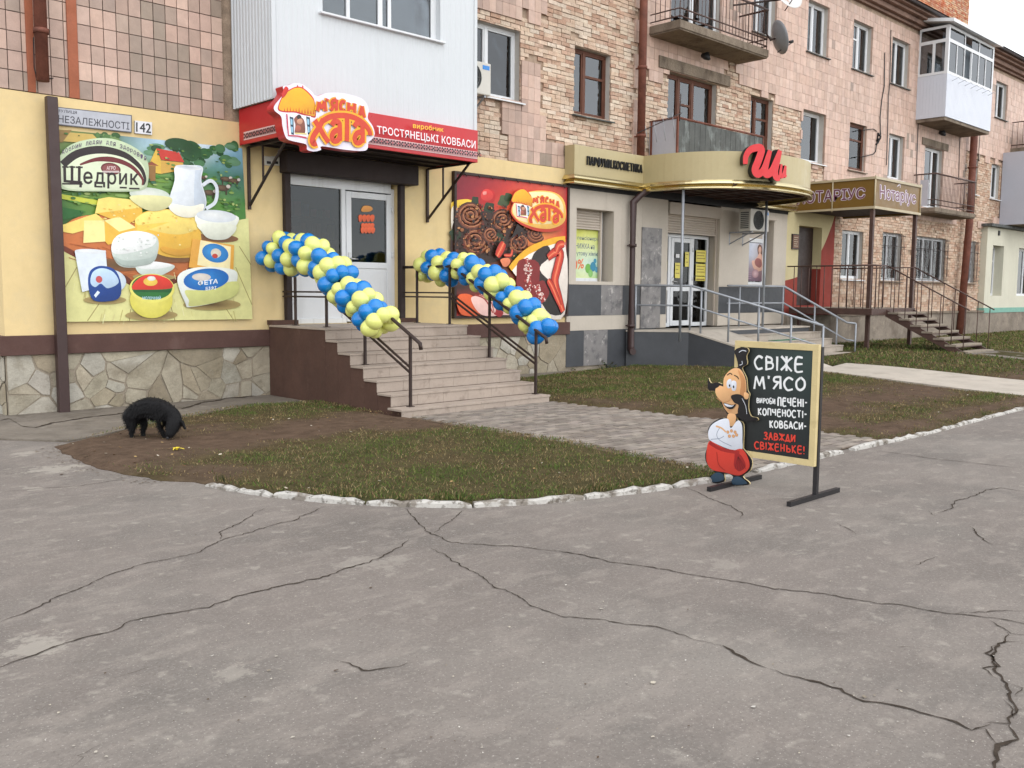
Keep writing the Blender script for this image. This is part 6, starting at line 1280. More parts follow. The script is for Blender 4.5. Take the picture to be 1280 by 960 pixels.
b.build('gold_trim', 'gold', CN, fix=False)
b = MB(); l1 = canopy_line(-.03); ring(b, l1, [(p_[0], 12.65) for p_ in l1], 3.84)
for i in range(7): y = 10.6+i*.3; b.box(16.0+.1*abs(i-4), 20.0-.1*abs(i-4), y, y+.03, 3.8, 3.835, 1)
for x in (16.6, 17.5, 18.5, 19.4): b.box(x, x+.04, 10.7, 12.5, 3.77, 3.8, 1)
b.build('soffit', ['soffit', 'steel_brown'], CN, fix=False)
for x, y in ((15.95, 11.5), (19.85, 11.9)):
    b = MB(); b.tube([(x, y, .6), (x, y, 3.8)], .03, 10); b.build('post', 'steel_grey', CN)
def solid_text(mb, s, O, U_, V_, N_, w_, h_, d, bold, shear=0, mi=0):
    V, Fc = text_mesh(s, bold, shear, .1, 1.12); O, U_, V_, N_ = map(Vector, (O, U_, V_, N_)); zlo, zhi = V[:, 2].min(), V[:, 2].max()
    mb.add([O+U_*(v[0]*w_)+V_*(v[1]*h_)+N_*((v[2]-zlo)/(zhi-zlo)*d) for v in V], Fc, mi)
b = MB(); solid_text(b, 'ПАРФУМИ.КОСМЕТИКА', (13.95, 12.398, 4.1), (1, 0, 0), (0, 0, 1), (0, -1, 0), 1.74, .19, .035, .0); b.box(20.9, 21.75, 12.35, 12.398, 4.02, 4.2)
b.build('lettering', 'black', CN, fix=True)
# red script letters standing off the curved fascia
def PC(u, v, dd):
    an = u; x = CC[0]+(RX+dd)*math.copysign(abs(math.cos(an))**.86, math.cos(an)); y = CC[1]-(RY+dd)*math.sin(an)**.86; return (x, y, v)
def on_curve(px, py):
    d = ray(px, py); br = math.atan2(d.y, d.x); best = None
    for i in range(120, 2000):
        an = math.pi*(1-i/2400); x, y = PC(an, 0, .1)[:2]; e = abs(math.atan2(y, x)-br)
        if best is None or e < best[0]: best = (e, an, CAM_H+d.z*math.hypot(x, y)/math.hypot(d.x, d.y))
        elif e > best[0]+.01: break
    return best[1], best[2]
g3 = crop(790, 120, 5.82)
class _S: pass
def script(mb, strokes, wd):
    for st in strokes:
        pts = [on_curve(*g3(*p_)) for p_ in st]; pts = smooth(pts, 6); k = len(pts); L = []
        for i, p_ in enumerate(pts):
            a_ = pts[max(0, i-1)]; c_ = pts[min(k-1, i+1)]; dx, dy = (c_[0]-a_[0])*RX, c_[1]-a_[1]; q_ = math.hypot(dx, dy) or 1; h_ = wd/2*(.75+.5*math.sin(math.pi*i/(k-1)))
            L.append(((p_[0]-dy/q_*h_/RX, p_[1]+dx/q_*h_), (p_[0]+dy/q_*h_/RX, p_[1]-dx/q_*h_)))
        for i in range(k-1):
            A_, B_, C_, D_ = L[i][0], L[i][1], L[i+1][1], L[i+1][0]
            mb.face([PC(*x, .19) for x in (A_, B_, C_, D_)], 0)
            for e0, e1 in ((A_, D_), (B_, C_)): mb.face([PC(*e0, .02), PC(*e1, .02), PC(*e1, .19), PC(*e0, .19)], 1)
b = MB(); script(b, [[(812, 500), (818, 440), (850, 395), (905, 380), (925, 400), (905, 470), (880, 540), (900, 572), (935, 545), (965, 470), (985, 400)], [(985, 400), (965, 470), (948, 545), (965, 572), (1000, 545), (1030, 470), (1055, 400)], [(1055, 400), (1035, 480), (1018, 550), (1030, 595), (1055, 600)]], .13)
b.build('script_letter', ['red_letter', 'black'], CN, fix=True)
b = MB(); script(b, [[(1066, 500), (1058, 570), (1070, 588), (1084, 560), (1093, 510)], [(1093, 510), (1087, 572), (1098, 592)]], .07); b.build('script_letter', ['red_letter', 'black'], CN, fix=True)
b = MB()
for u0 in (.34, .18):
    for st in ([(u0+.04, 4.42), (u0+.05, 4.2), (u0+.02, 4.12), (u0-.03, 4.2), (u0-.05, 4.42)], [(u0-.05, 4.42), (u0-.055, 4.2), (u0-.08, 4.13)]):
        pts = smooth(st, 6)
        for i in range(len(pts)-1):
            (ua, va), (ub, vb) = pts[i], pts[i+1]; h_ = .022
            A_, B_, C_, D_ = (ua-h_, va), (ua+h_, va), (ub+h_, vb), (ub-h_, vb); b.face([PC(*x, .17) for x in (A_, B_, C_, D_)], 0)
            for e0, e1 in ((A_, D_), (B_, C_)): b.face([PC(*e0, .02), PC(*e1, .02), PC(*e1, .17), PC(*e0, .17)], 1)
b.build('script_letter', ['red_letter', 'black'], CN, fix=True)

# ------------------------------------------------------------------ ramp and steps of the perfume shop
RP = thing('access_ramp', (18, 11.5, 0), 'pale tiled ramp and side steps with a charcoal wall, before the perfume shop door', 'ramp')
A0, A1, A2 = (15.52, 12.58), (16.4, 11.6), (17.08, 8.9); B1, B2 = (17.7, 11.6), (18.1, 9.0)
b = MB(); zt = .81
def P3(p_, z): return (p_[0], p_[1], z)
b.face([P3(A0, -.1), P3(A1, -.1), P3(A1, zt-.03), P3(A0, zt-.03)]); b.face([P3(A1, -.1), P3(A2, -.1), P3(A2, .05), P3(A1, zt-.03)])
b.face([P3(B1, -.1), P3(B2, -.1), P3(B2, .05), P3(B1, zt-.03)]); b.face([P3(B1, -.1), (21.55, 11.6, -.1), (21.55, 11.6, zt-.03), P3(B1, zt-.03)]); b.face([(21.55, 11.6, -.1), (21.55, 12.58, -.1), (21.55, 12.58, zt-.03), (21.55, 11.6, zt-.03)])
b.build('side_wall', 'darktile', RP, fix=False)
b = MB(); pl = [A0, A1, B1, (21.58, 11.58), (21.58, 12.6)]; b.prism([P3((p_[0]-.02, p_[1]), zt) for p_ in pl], (0, 0, -.035))
b.prism([P3((A1[0]-.02, A1[1]), zt), P3((A2[0]-.02, A2[1]), .06), P3((B2[0]+.02, B2[1]), .06), P3((B1[0]+.02, B1[1]), zt)], (0, 0, -.035))
b.build('deck', 'deck', RP)
for k in range(1, 5):
    b = MB(); z = zt-.155*k; b.box(17.95, 21.6, 11.6-.3*k, 11.6-.3*(k-1), z-.155 if k < 5 else 0, z); b.box(17.95, 21.6, 11.6-.3*k-.015, 11.6-.3*(k-1), z, z+.025); b.build('step', 'concrete_pale', RP, bevel=.005)
tag(one('doormat', (lambda m_: (m_.box(19.1, 20.4, 11.05, 11.29, .526, .536), m_)[1])(MB()), 'mat_green', (19.7, 11.2, .52), 'worn green mat lying on the pale side steps by the ramp', 'doormat'))
def grey_rail(label, path, posts, dz=.95):
    t = thing('ramp_railing', (path[0][0], path[0][1], 0), label, 'railing', 'grey tube railings of the perfume shop ramp')
    b = MB(); b.tube([(x, y, z) for x, y, z in path], .024, 8); b.build('handrail', 'steel_grey', t)
    b = MB(); b.tube([(x, y, z-.42) for x, y, z in path], .018, 8); b.build('middle_rail', 'steel_grey', t)
    for x, y, z0, z1 in posts: b = MB(); b.tube([(x, y, z0), (x, y, z1)], .022, 8); b.build('post', 'steel_grey', t)
def lerp3(a_, c_, t): return tuple(a_[i]+(c_[i]-a_[i])*t for i in range(len(a_)))
p0, p1, p2 = (15.6, 12.5, 1.76), (16.5, 11.62, 1.76), (17.2, 8.95, .98)
grey_rail('grey tube railing with two bars along the charcoal wall of the ramp', [p0, p1, p2], [(15.65, 12.45, .8, 1.76), (16.48, 11.63, .78, 1.76)]+[(lambda q_: (q_[0], q_[1], q_[2]-.96, q_[2]))(lerp3(p1, p2, t)) for t in (.08, .3, .53, .77, 1.0)])
p0, p1, p2 = (19.1, 12.42, 1.79), (21.5, 12.3, 1.79), (21.58, 10.62, .92)
grey_rail('grey tube railing beside the notary wall, down the pale side steps', [p0, p1, p2, (21.6, 10.4, .9)], [(19.6, 12.4, .8, 1.79), (20.4, 12.36, .8, 1.79), (21.45, 12.3, .8, 1.79)]+[(lambda q_: (q_[0], q_[1], max(.0, q_[2]-.96), q_[2]))(lerp3(p1, p2, t)) for t in (.5, .85)]+[(21.6, 10.4, 0, .9)])

# ------------------------------------------------------------------ air conditioners, dishes, aerial
def air_con(x0, x1, y0, y1, z0, z1, label):
    t = thing('air_conditioner', ((x0+x1)/2, y1, z0), label, 'air conditioner', 'air conditioner units on the facade')
    b = MB(); b.box(x0, x1, y0, y1, z0, z1); b.build('casing', 'ac', t, bevel=.02)
    cx, cz, r = x0+(x1-x0)*.42, (z0+z1)/2, (z1-z0)*.43; b = MB(); pts = [(cx+r*math.cos(a_), y0-.006, cz+r*math.sin(a_)) for a_ in np.arange(28)*2*math.pi/28]; b.prism(pts, (0, .008, 0))
    f = b.build('fan', 'black', t)
    b = MB()
    for k in range(1, 6): b.tube([(cx+r*k/5.2*math.cos(a_), y0-.014, cz+r*k/5.2*math.sin(a_)) for a_ in np.arange(29)*2*math.pi/28], .005, 4)
    for k in range(8): a_ = k*math.pi/4; b.tube([(cx, y0-.012, cz), (cx+r*math.cos(a_), y0-.012, cz+r*math.sin(a_))], .005, 4)
    b.build('fan_guard', 'sheet_grey', f)
    b = MB()
    for i in range(9): z = z0+.06+i*(z1-z0-.12)/9; b.box(x0-.004, x0+.002, y0+.05, y1-.05, z, z+(z1-z0)*.05)
    b.build('side_grille', 'sheet_grey', t)
    b = MB(); b.box(x1-.2, x1-.04, y0-.004, y0, z1-.12, z1-.05); b.build('badge', 'balloon_blue', t)
    b = MB()
    for x in (x0+.12, x1-.12): b.box(x-.02, x+.02, y0+.02, YF-.05, z0-.035, z0-.001); b.tube([(x, YF-.06, z0-.3), (x, y0+.06, z0-.03)], .012, 4, sq=True); b.box(x-.02, x+.02, YF-.085, YF-.05, z0-.32, z0)
    b.build('bracket', 'steel_grey', t)
air_con(19.3, 20.12, 11.98, 12.3, 3.08, 3.6, 'beige air conditioner outdoor unit hanging under the curved sand canopy')
air_con(10.42, 11.22, 12.22, 12.5, 5.0, 5.55, 'air conditioner unit half hidden by the white sided balcony')
def dish(c, n, r, m_, label, arm_to, lnb=1):
    t = thing('satellite_dish', c, label, 'satellite dish', 'satellite dishes on the upper balcony'); c = Vector(c); n = Vector(n).normalized(); x = n.cross(Vector((0, 0, 1))).normalized(); y = n.cross(x)
    b = MB(); v = []; nr, na = 6, 32
    for i in range(nr+1):
        rr = r*i/nr
        for j in range(na): a_ = 2*math.pi*j/na; v.append(c+x*rr*math.cos(a_)+y*rr*1.08*math.sin(a_)+n*(rr*rr/r*.28))
    f = [(i*na+j, i*na+(j+1) % na, (i+1)*na+(j+1) % na, (i+1)*na+j) for i in range(nr) for j in range(na)]
    b.add(v, f, 0, (1, 1, 1, 1), True); o = b.build('reflector', m_, t, fix=False); s_ = o.modifiers.new('thick', 'SOLIDIFY'); s_.thickness = .008
    b = MB(); low = c-Vector((0, 0, 1))*r*.9; f_ = c+n*r*1.25-Vector((0, 0, 1))*r*.55; b.tube([low+n*.05, f_], .012, 6)
    for k in range(lnb): q_ = f_+x*(.13*(k-(lnb-1)/2)); b.tube([f_, q_], .01, 5); b.tube([q_+Vector((0, 0, .02)), q_-n*.12+Vector((0, 0, .03))], [.035, .025], 8)
    b.build('feed_arm', 'black', t)
    b = MB(); b.tube([c-n*.02, c-n*.14, Vector(arm_to)], .02, 6); b.build('mount', 'steel_dark', t)
q = onY(970, 48, 11.7); dish(q, (.78, -.5, .3), .36, 'dish', 'grey satellite dish on the right end of the upper balcony', (19.6, 11.9, 7.6))
q = onY(980, -6, 11.62); dish(q, (-.25, -.85, .42), .42, 'dish_rust', 'rust-streaked white satellite dish held out above the upper balcony rail', (18.2, 11.9, 7.95), 3)
t = thing('tv_aerial', (16.25, 11.9, 5.28), 'thin yagi television aerial on the corner of the grey sheet-clad balcony', 'aerial')
b = MB(); e0 = Vector((16.3, 11.86, 5.36)); e1 = onY(797, 166.4, 12.05); b.tube([e0, e1], .012, 6); b.tube([(16.3, 11.9, 5.2), (16.3, 11.88, 5.75)], .012, 6); b.build('boom', 'steel_dark', t)
b = MB()
for k_, (tt, l_) in enumerate(((.2, .3), (.42, .28), (.62, .24), (.82, .2))): p_ = e0.lerp(e1, tt); b.tube([p_+Vector((-.02, 0, .05+l_*.1)), p_+Vector((.05, -.03, -l_*1.4))], .006, 5)
b.build('element', 'steel_grey', t)

# ------------------------------------------------------------------ notary canopy, platform and metal stairs
NC = thing('notary_canopy', (23.8, 11.6, 3.7), 'boxed brown notary canopy with pale lettering, carried on two brown posts', 'canopy')
NX0, NX1, NY0, NY1, NZ0, NZ1 = 22.5, 25.16, 10.5, 12.63, 3.75, 4.47
b = MB(); b.box(NX0, NX0+.04, NY0+.04, NY1, NZ0, NZ1); b.box(NX0, NX1, NY0, NY0+.04, NZ0, NZ1); b.box(NX1-.04, NX1, NY0+.04, NY1, NZ0, NZ1); b.box(NX0+.04, NX1-.04, NY0+.04, NY1, NZ1-.04, NZ1-.003); b.build('sign_panel', 'brown_sign', NC)
b = MB()
for z in (NZ0, NZ1): b.tube([(NX0-.015, NY1, z), (NX0-.015, NY0-.015, z), (NX1+.015, NY0-.015, z), (NX1+.015, NY1, z)], .022, 4, sq=True)
for x, y in ((NX0-.015, NY0-.015), (NX1+.015, NY0-.015), (NX0-.015, 11.6)): b.tube([(x, y, NZ0-.06), (x, y, NZ1+.06)], .018, 6)
b.build('frame', 'sign_rim', NC)
b = MB(); b.box(NX0+.05, NX1-.05, NY0+.05, NY1, NZ0+.03, NZ0+.05); b.build('soffit', 'soffit', NC)
LV, PU = S(214, 204, 216), S(112, 64, 84)
def serif_word(a, s, q):
    m_ = quad_map(q); a.text(s, q, LV, .06); a.text(s, [m_(.004, .03), m_(.996, .03), m_(.996, .97), m_(.004, .97)], PU, .012)
a = Art((NX0-.003, 0, 0), (0, -1, 0), (0, 0, 1), (-1, 0, 0)); n6 = crop(780, 0, 2.56); serif_word(a, 'НОТАРІУС', a.pxq(*[n6(*p_) for p_ in [(553, 656), (772, 636), (774, 598), (553, 614)]])); a.mb.build('lettering', 'art', NC, fix=False)
a = Art((0, NY0-.003, 0), (1, 0, 0), (0, 0, 1), (0, -1, 0)); serif_word(a, 'Нотаріус', a.pxq(*[n6(*p_) for p_ in [(818, 648), (934, 664), (936, 614), (818, 588)]])); a.stroke([(NX0+1.25, 4.36), (NX0+1.4, 4.42), (NX0+1.42, 4.34)], .03, LV); a.mb.build('lettering', 'art', NC, fix=False)
for x in (22.56, 25.08): b = MB(); b.tube([(x, 10.56, gz(x, 10.5)-.05), (x, 10.56, NZ0+.03)], .045, 4, sq=True); b.build('post', 'steel_brown', NC)
NS = thing('metal_stairs', (23.5, 10.5, 0), 'brown metal landing and open-tread stairs leading up to the notary door', 'stairs')
PX0, PX1, PY0, PZ = 22.15, 24.66, 10.3, 1.26
b = MB()
for i in range(10): y = PY0+i*.22; b.box(PX0, PX1, y+.004, y+.216, PZ-.045, PZ)
b.build('landing', 'tread_wood', NS)
b = MB()
for y in (PY0, 12.45): b.box(PX0-.02, PX1+.02, y-.03, y-.001, PZ-.16, PZ-.0)
for x in (PX0, PX1): b.box(x-.03, x-.001, PY0, 12.5, PZ-.16, PZ)
for x in (PX0+.3, PX1-.3): b.box(x, x+.06, PY0+.1, 12.4, PZ-.14, PZ-.05)
b.tube([(22.3, 12.3, 0), (22.3, 12.3, PZ-.1)], .04, 4, sq=True); b.build('landing_frame', 'steel_brown', NS)
n = 7; tr = [(PY0-.06-.285*(k+.5), PZ-.09-.15*k) for k in range(n)]
for y, z in tr: b = MB(); b.box(22.95, 24.62, y-.135, y+.135, z-.05, z); b.box(22.95, 24.62, y-.135, y+.135, z-.075, z-.051, 1); b.build('tread', ['tread_wood', 'steel_brown'], NS, bevel=.006)
for x in (22.98, 24.58):
    b = MB(); b.prism([(x-.02, PY0, PZ-.02), (x-.02, PY0, PZ-.2), (x-.02, tr[-1][0]-.2, tr[-1][1]-.27), (x-.02, tr[-1][0]-.2, tr[-1][1]-.1)], (.04, 0, 0)); b.build('stringer', 'steel_brown', NS)
b = MB(); hr = .0115; RZ = PZ+1.06
b.tube([(PX0, 12.6, RZ), (PX0, PY0, RZ), (22.95, PY0, RZ)], .018, 6); b.tube([(PX1, 12.6, RZ), (PX1, PY0, RZ)], .018, 6)
for i in range(11): y = PY0+i*.21; b.tube([(PX0, y, PZ-.1), (PX0, y, RZ)], hr, 5); b.tube([(PX1, y, PZ-.1), (PX1, y, RZ)], hr, 5)
for i in range(1, 4): b.tube([(PX0+i*.2, PY0, PZ-.1), (PX0+i*.2, PY0, RZ)], hr, 5)
for x, e_ in ((22.98, 0), (24.6, .0)):
    b.tube([(x, PY0, RZ), (x, tr[-1][0]-.1, tr[-1][1]+.98)], .018, 6)
    for i in range(n): b.tube([(x, tr[i][0], tr[i][1]-.12), (x, tr[i][0], RZ-(PY0-tr[i][0])*(RZ-tr[-1][1]-.98)/(PY0-tr[-1][0]+.1))], hr, 5)
b.build('railing', 'steel_brown', NS)

# ------------------------------------------------------------------ chalkboard stand with painted figure
BX = 6.64
SB = thing('sandwich_board', (BX, 3.85, 0), 'black shop board in pale frame with chalk lettering and painted plywood man', 'signboard')
bd = crop(840, 410, 4.0); BL_, BR_, BB, BT = 4.225, 3.48, .262, 1.215    # y left, y right, z bottom, z top
b = MB(); b.box(BX+.002, BX+.022, BR_+.02, BL_-.02, BB+.02, BT-.02); b.build('panel', 'black', SB)
f = MB(); w_ = .05
for r in ((BR_, BL_, BB, BB+w_), (BR_, BL_, BT-w_, BT), (BR_, BR_+w_, BB+w_, BT-w_), (BL_-w_, BL_, BB+w_, BT-w_)): f.box(BX-.012, BX+.026, r[0], r[1], r[2], r[3])
for y, z in ((3.6, BT-.02), (3.86, BT-.02), (3.5, .9), (3.5, .55)): f.tube([(BX-.014, y, z), (BX-.01, y, z)], .008, 8)
f.build('frame', 'frame_cream', SB, bevel=.004)
for y in (BR_+.01, BL_-.02):
    b = MB(); b.tube([(BX+.045, y, .03), (BX+.045, y, BT-.02)], .017, 4, sq=True); b.build('leg', 'black_tube', SB)
    b = MB(); b.tube([(BX-.36, y, .019), (BX+.42, y, .019)], .018, 4, sq=True); b.build('foot', 'black_tube', SB)
a = Art((BX-.003, 0, 0), (0, -1, 0), (0, 0, 1), (-1, 0, 0), .0003)
def U(*pts): return a.pxq(*[bd(*p_) for p_ in pts])
iq = [(-BL_+w_, BB+w_), (-BR_-w_, BB+w_), (-BR_-w_, BT-w_), (-BL_+w_, BT-w_)]
a.grid(iq, [[S(30, 34, 34), S(46, 60, 58), S(52, 70, 66)], [S(34, 36, 36), S(38, 44, 44), S(36, 46, 46)], [S(34, 34, 34), S(32, 34, 36), S(30, 32, 34)]])
GL = {'С': [[(.95, .85), (.5, 1), (.08, .7), (.05, .35), (.4, 0), (.95, .1)]], 'В': [[(.15, 0), (.12, 1)], [(.12, 1), (.7, .9), (.75, .65), (.15, .52)], [(.15, .52), (.85, .45), (.85, .12), (.15, 0)]], 'І': [[(.5, 1), (.5, 0)]], 'Ж': [[(.5, 1), (.52, 0)], [(.02, 1), (.5, .5), (.0, 0)], [(1, .95), (.5, .5), (1, .02)]],
      'Е': [[(.9, .95), (.2, .95), (.15, .05), (.95, .05)], [(.0, .52), (.9, .56)]], 'М': [[(.05, 0), (.2, 1)], [(.2, 1), (.5, .25)], [(.5, .25), (.8, 1)], [(.8, 1), (.97, 0)]], "'": [[(.5, 1), (.42, .78)]], 'Я': [[(.88, 0), (.85, 1)], [(.85, 1), (.25, .92), (.2, .6), (.85, .5)], [(.6, .5), (.1, 0)]],
      'О': [[(.5, 1), (.08, .65), (.12, .2), (.5, 0), (.9, .25), (.9, .7), (.5, 1)]], 'И': [[(.1, 1), (.12, 0)], [(.12, .02), (.85, .95)], [(.86, 1), (.88, 0)]], 'Р': [[(.2, 0), (.18, 1)], [(.18, 1), (.85, .88), (.8, .55), (.2, .48)]], 'Б': [[(.85, 1), (.2, .97), (.18, .03)], [(.18, .55), (.85, .45), (.8, .08), (.18, .03)]],
      'П': [[(.12, 0), (.15, .95)], [(.1, .95), (.9, .97)], [(.86, .95), (.88, 0)]], 'Ч': [[(.12, 1), (.15, .55), (.8, .5)], [(.82, 1), (.84, 0)]], 'Н': [[(.12, 1), (.14, 0)], [(.14, .5), (.85, .52)], [(.85, 1), (.86, 0)]], 'К': [[(.15, 1), (.17, 0)], [(.85, 1), (.2, .48)], [(.2, .5), (.9, 0)]], 'Т': [[(.05, .95), (.95, .97)], [(.5, .95), (.5, 0)]],
      'Ь': [[(.2, 1), (.2, .02)], [(.2, .5), (.85, .42), (.82, .08), (.2, .03)]], 'А': [[(.05, 0), (.45, 1)], [(.45, 1), (.95, 0)], [(.22, .38), (.78, .4)]], 'Д': [[(.15, .1), (.45, .98)], [(.45, .98), (.82, .1)], [(.02, -.08), (.02, .1), (.98, .1), (.98, -.08)]], 'З': [[(.15, .9), (.6, 1), (.85, .78), (.4, .54)], [(.4, .54), (.9, .35), (.7, .02), (.08, .1)]], '!': [[(.5, 1), (.5, .35)], [(.5, .1), (.5, 0)]], '-': [[(.15, .5), (.85, .52)]]}
def hand(a, s, q, col, wd):
    m_ = quad_map(q); W_ = [(.45 if c in "І'!" else .7 if c == '-' else 1.25 if c in 'ЖМ' else 1) for c in s]; W_ = [.6 if c == ' ' else x for c, x in zip(s, W_)]; tot = sum(W_); u = 0
    rs = random.Random(len(s)*7+ord(s[0]))
    for c, x in zip(s, W_):
        for st in GL.get(c, []): 
            dz = rs.uniform(-.05, .05); a.l += .15
            a.stroke([m_((u+x*(.1+.8*p_[0]))/tot, min(1.1, p_[1]*rs.uniform(.97, 1.03)+dz)) for p_ in st], [wd*rs.uniform(.85, 1.2), wd*rs.uniform(.8, 1.1), wd*rs.uniform(.7, 1)], col, 4 if len(st) > 2 else 1, lay=False)
        u += x
WC, RC = S(236, 238, 238), S(222, 66, 50)
hand(a, 'СВІЖЕ', U((408, 204), (662, 222), (664, 146), (408, 140)), WC, .018); hand(a, "М'ЯСО", U((402, 302), (672, 312), (674, 250), (402, 240)), WC, .019)
hand(a, 'ВИРОБИ', U((422, 374), (518, 380), (518, 354), (422, 350)), WC, .009); hand(a, 'ПЕЧЕНІ-', U((526, 388), (680, 394), (680, 356), (526, 346)), WC, .013)
hand(a, 'КОПЧЕНОСТІ-', U((428, 434), (678, 450), (678, 414), (428, 400)), WC, .012); hand(a, 'КОВБАСИ-', U((486, 498), (676, 508), (676, 474), (486, 462)), WC, .012)
hand(a, 'ЗАВЖДИ', U((456, 556), (620, 570), (622, 536), (456, 520)), RC, .012); hand(a, 'СВІЖЕНЬКЕ!', U((412, 602), (668, 630), (668, 592), (412, 566)), RC, .012)
a.mb.build('lettering', 'art_board', SB, fix=False)
# plywood man cut out of board, standing at the left edge
FX = BX-.035
OUT = [(330, 100), (372, 98), (384, 115), (372, 140), (376, 180), (350, 200), (372, 250), (378, 310), (388, 330), (384, 355), (382, 400), (395, 440), (425, 448), (428, 462), (390, 466), (335, 448), (325, 450), (330, 462), (358, 482), (356, 590), (362, 610), (400, 660), (392, 710), (355, 742), (385, 770), (380, 785), (300, 785), (305, 742), (262, 728), (262, 768), (195, 778), (185, 745), (215, 722), (175, 680), (166, 630), (190, 560), (178, 520), (195, 480), (240, 452), (275, 448), (270, 420), (242, 372), (228, 345), (216, 315), (185, 312), (178, 285), (182, 250), (195, 275), (230, 272), (255, 280), (262, 240), (300, 200), (330, 195), (322, 150), (312, 118)]
a = Art((FX, 0, 0), (0, -1, 0), (0, 0, 1), (-1, 0, 0), .0003)
ou = smooth(U(*OUT), 3, True); b = MB(); b.prism([(FX, -u, v) for u, v in ou], (.014, 0, 0)); FG = b.build('cutout_figure', 'frame_cream', SB)
INK, SKN, SKD, WHT, RED, BLU = S(30, 26, 28), S(232, 180, 128), S(206, 146, 96), S(226, 230, 240), S(206, 62, 48), S(44, 66, 84)
a.poly(ou, INK)
a.spoly(U((256, 300), (262, 245), (300, 205), (340, 205), (366, 250), (372, 310), (360, 370), (330, 425), (290, 430), (262, 400), (250, 360)), SKN); a.spoly(U((330, 210), (362, 250), (368, 310), (356, 366), (340, 330), (345, 270)), SKD)
a.spoly(U((362, 322), (384, 330), (380, 354), (362, 352)), SKN, 4); a.spoly(U((318, 118), (350, 104), (378, 112), (364, 132), (372, 176), (346, 192), (334, 180), (346, 150), (326, 140)), INK, 4); a.stroke(U((335, 122), (352, 112), (372, 116)), .006, WHT, 3); a.stroke(U((338, 186), (352, 180), (350, 165)), .005, WHT, 3)
a.spoly(U((278, 262), (296, 256), (300, 290), (282, 302), (274, 285)), WHT, 4); a.spoly(U((302, 264), (322, 270), (320, 310), (302, 312), (298, 290)), WHT, 4); a.ell(U((289, 288))[0], .007, .011, INK); a.ell(U((309, 294))[0], .007, .012, INK)
a.stroke(U((276, 236), (292, 226), (302, 234)), .008, INK, 3); a.stroke(U((312, 236), (328, 244), (334, 256)), .008, INK, 3)
a.spoly(U((218, 310), (235, 288), (270, 300), (296, 330), (290, 362), (258, 370), (228, 345)), SKN, 5); a.stroke(U((225, 350), (256, 372), (290, 362)), .004, SKD, 3)
a.spoly(U((184, 258), (196, 280), (228, 276), (238, 290), (214, 304), (190, 308), (182, 288)), INK, 4); a.spoly(U((296, 340), (330, 330), (360, 345), (376, 390), (380, 430), (420, 452), (392, 464), (345, 456), (330, 420), (334, 385), (312, 372)), INK, 4); a.stroke(U((352, 352), (370, 390), (376, 430)), .004, WHT, 3)
a.spoly(U((258, 374), (300, 384), (322, 380), (306, 404), (280, 402)), INK, 3); a.spoly(U((262, 377), (300, 387), (312, 384), (300, 394), (276, 392)), WHT, 3); a.stroke(U((276, 412), (300, 414)), .005, SKD, 1)
a.spoly(U((282, 430), (318, 432), (322, 460), (306, 490), (280, 480)), SKN, 3)
a.spoly(U((186, 510), (205, 480), (250, 456), (284, 456), (296, 500), (330, 462), (352, 486), (354, 560), (350, 610), (290, 606), (200, 566), (184, 540)), WHT, 5); a.stroke(U((240, 500), (226, 530), (240, 560), (300, 590)), .005, S(130, 140, 160), 3); a.stroke(U((196, 556), (240, 552), (262, 540)), .005, S(130, 140, 160), 3); a.stroke(U((222, 490), (250, 500), (272, 520)), .014, SKN, 3)
for x, y in ((282, 520), (300, 514), (318, 520), (290, 540), (310, 540), (326, 534)): a.ell(U((x, y))[0], .014, .014, SKN, SKD)
a.spoly(U((176, 620), (190, 566), (240, 588), (300, 612), (352, 604), (384, 650), (388, 700), (340, 736), (270, 722), (205, 708), (178, 670)), RED, 5); a.stroke(U((190, 572), (250, 606), (340, 622)), .03, S(166, 40, 36), 3); a.spoly(U((320, 622), (352, 640), (372, 690), (340, 716), (314, 690), (316, 650)), S(150, 32, 32), 4)
for k in range(5): a.stroke(U((334, 640), (318+14*k, 704)), .003, S(90, 20, 24), 1)
a.stroke(U((228, 620), (236, 680), (270, 712)), .004, S(140, 36, 32), 3)
a.spoly(U((198, 744), (225, 722), (258, 730), (260, 760), (200, 770)), BLU, 3); a.spoly(U((308, 750), (340, 742), (376, 768), (372, 780), (306, 780)), BLU, 3)
a.mb.build('paint', 'art_board', FG, fix=False)

# ------------------------------------------------------------------ dog
DG = thing('dog', (3.98, 9.55, 0), 'shaggy black dog sniffing the ground with lowered head, by the stone plinth', 'dog')
DIR = Vector((.70, -.71, 0)); SIDE = Vector((.71, .70, 0))
nodes = {}; edges = []
def nd_(k, x, s_, z, r, par=None):
    if z > .12: z += .035
    if k[:-1] in ('knee', 'hock', 'elbow', 'wrist'): r *= .82
    nodes[k] = (DIR*x+SIDE*s_+Vector((0, 0, z)), r)
    if par: edges.append((par, k))
nd_('hip', -.2, 0, .315, .112); nd_('back', -.08, 0, .335, .122, 'hip'); nd_('mid', .04, 0, .325, .125, 'back'); nd_('chest', .14, -.005, .285, .118, 'mid'); nd_('neck', .225, -.05, .25, .09, 'chest'); nd_('head', .265, -.1, .195, .088, 'neck'); nd_('brow', .262, -.14, .165, .08, 'head'); nd_('muzzle', .245, -.185, .115, .05, 'brow'); nd_('nose', .235, -.205, .085, .034, 'muzzle')
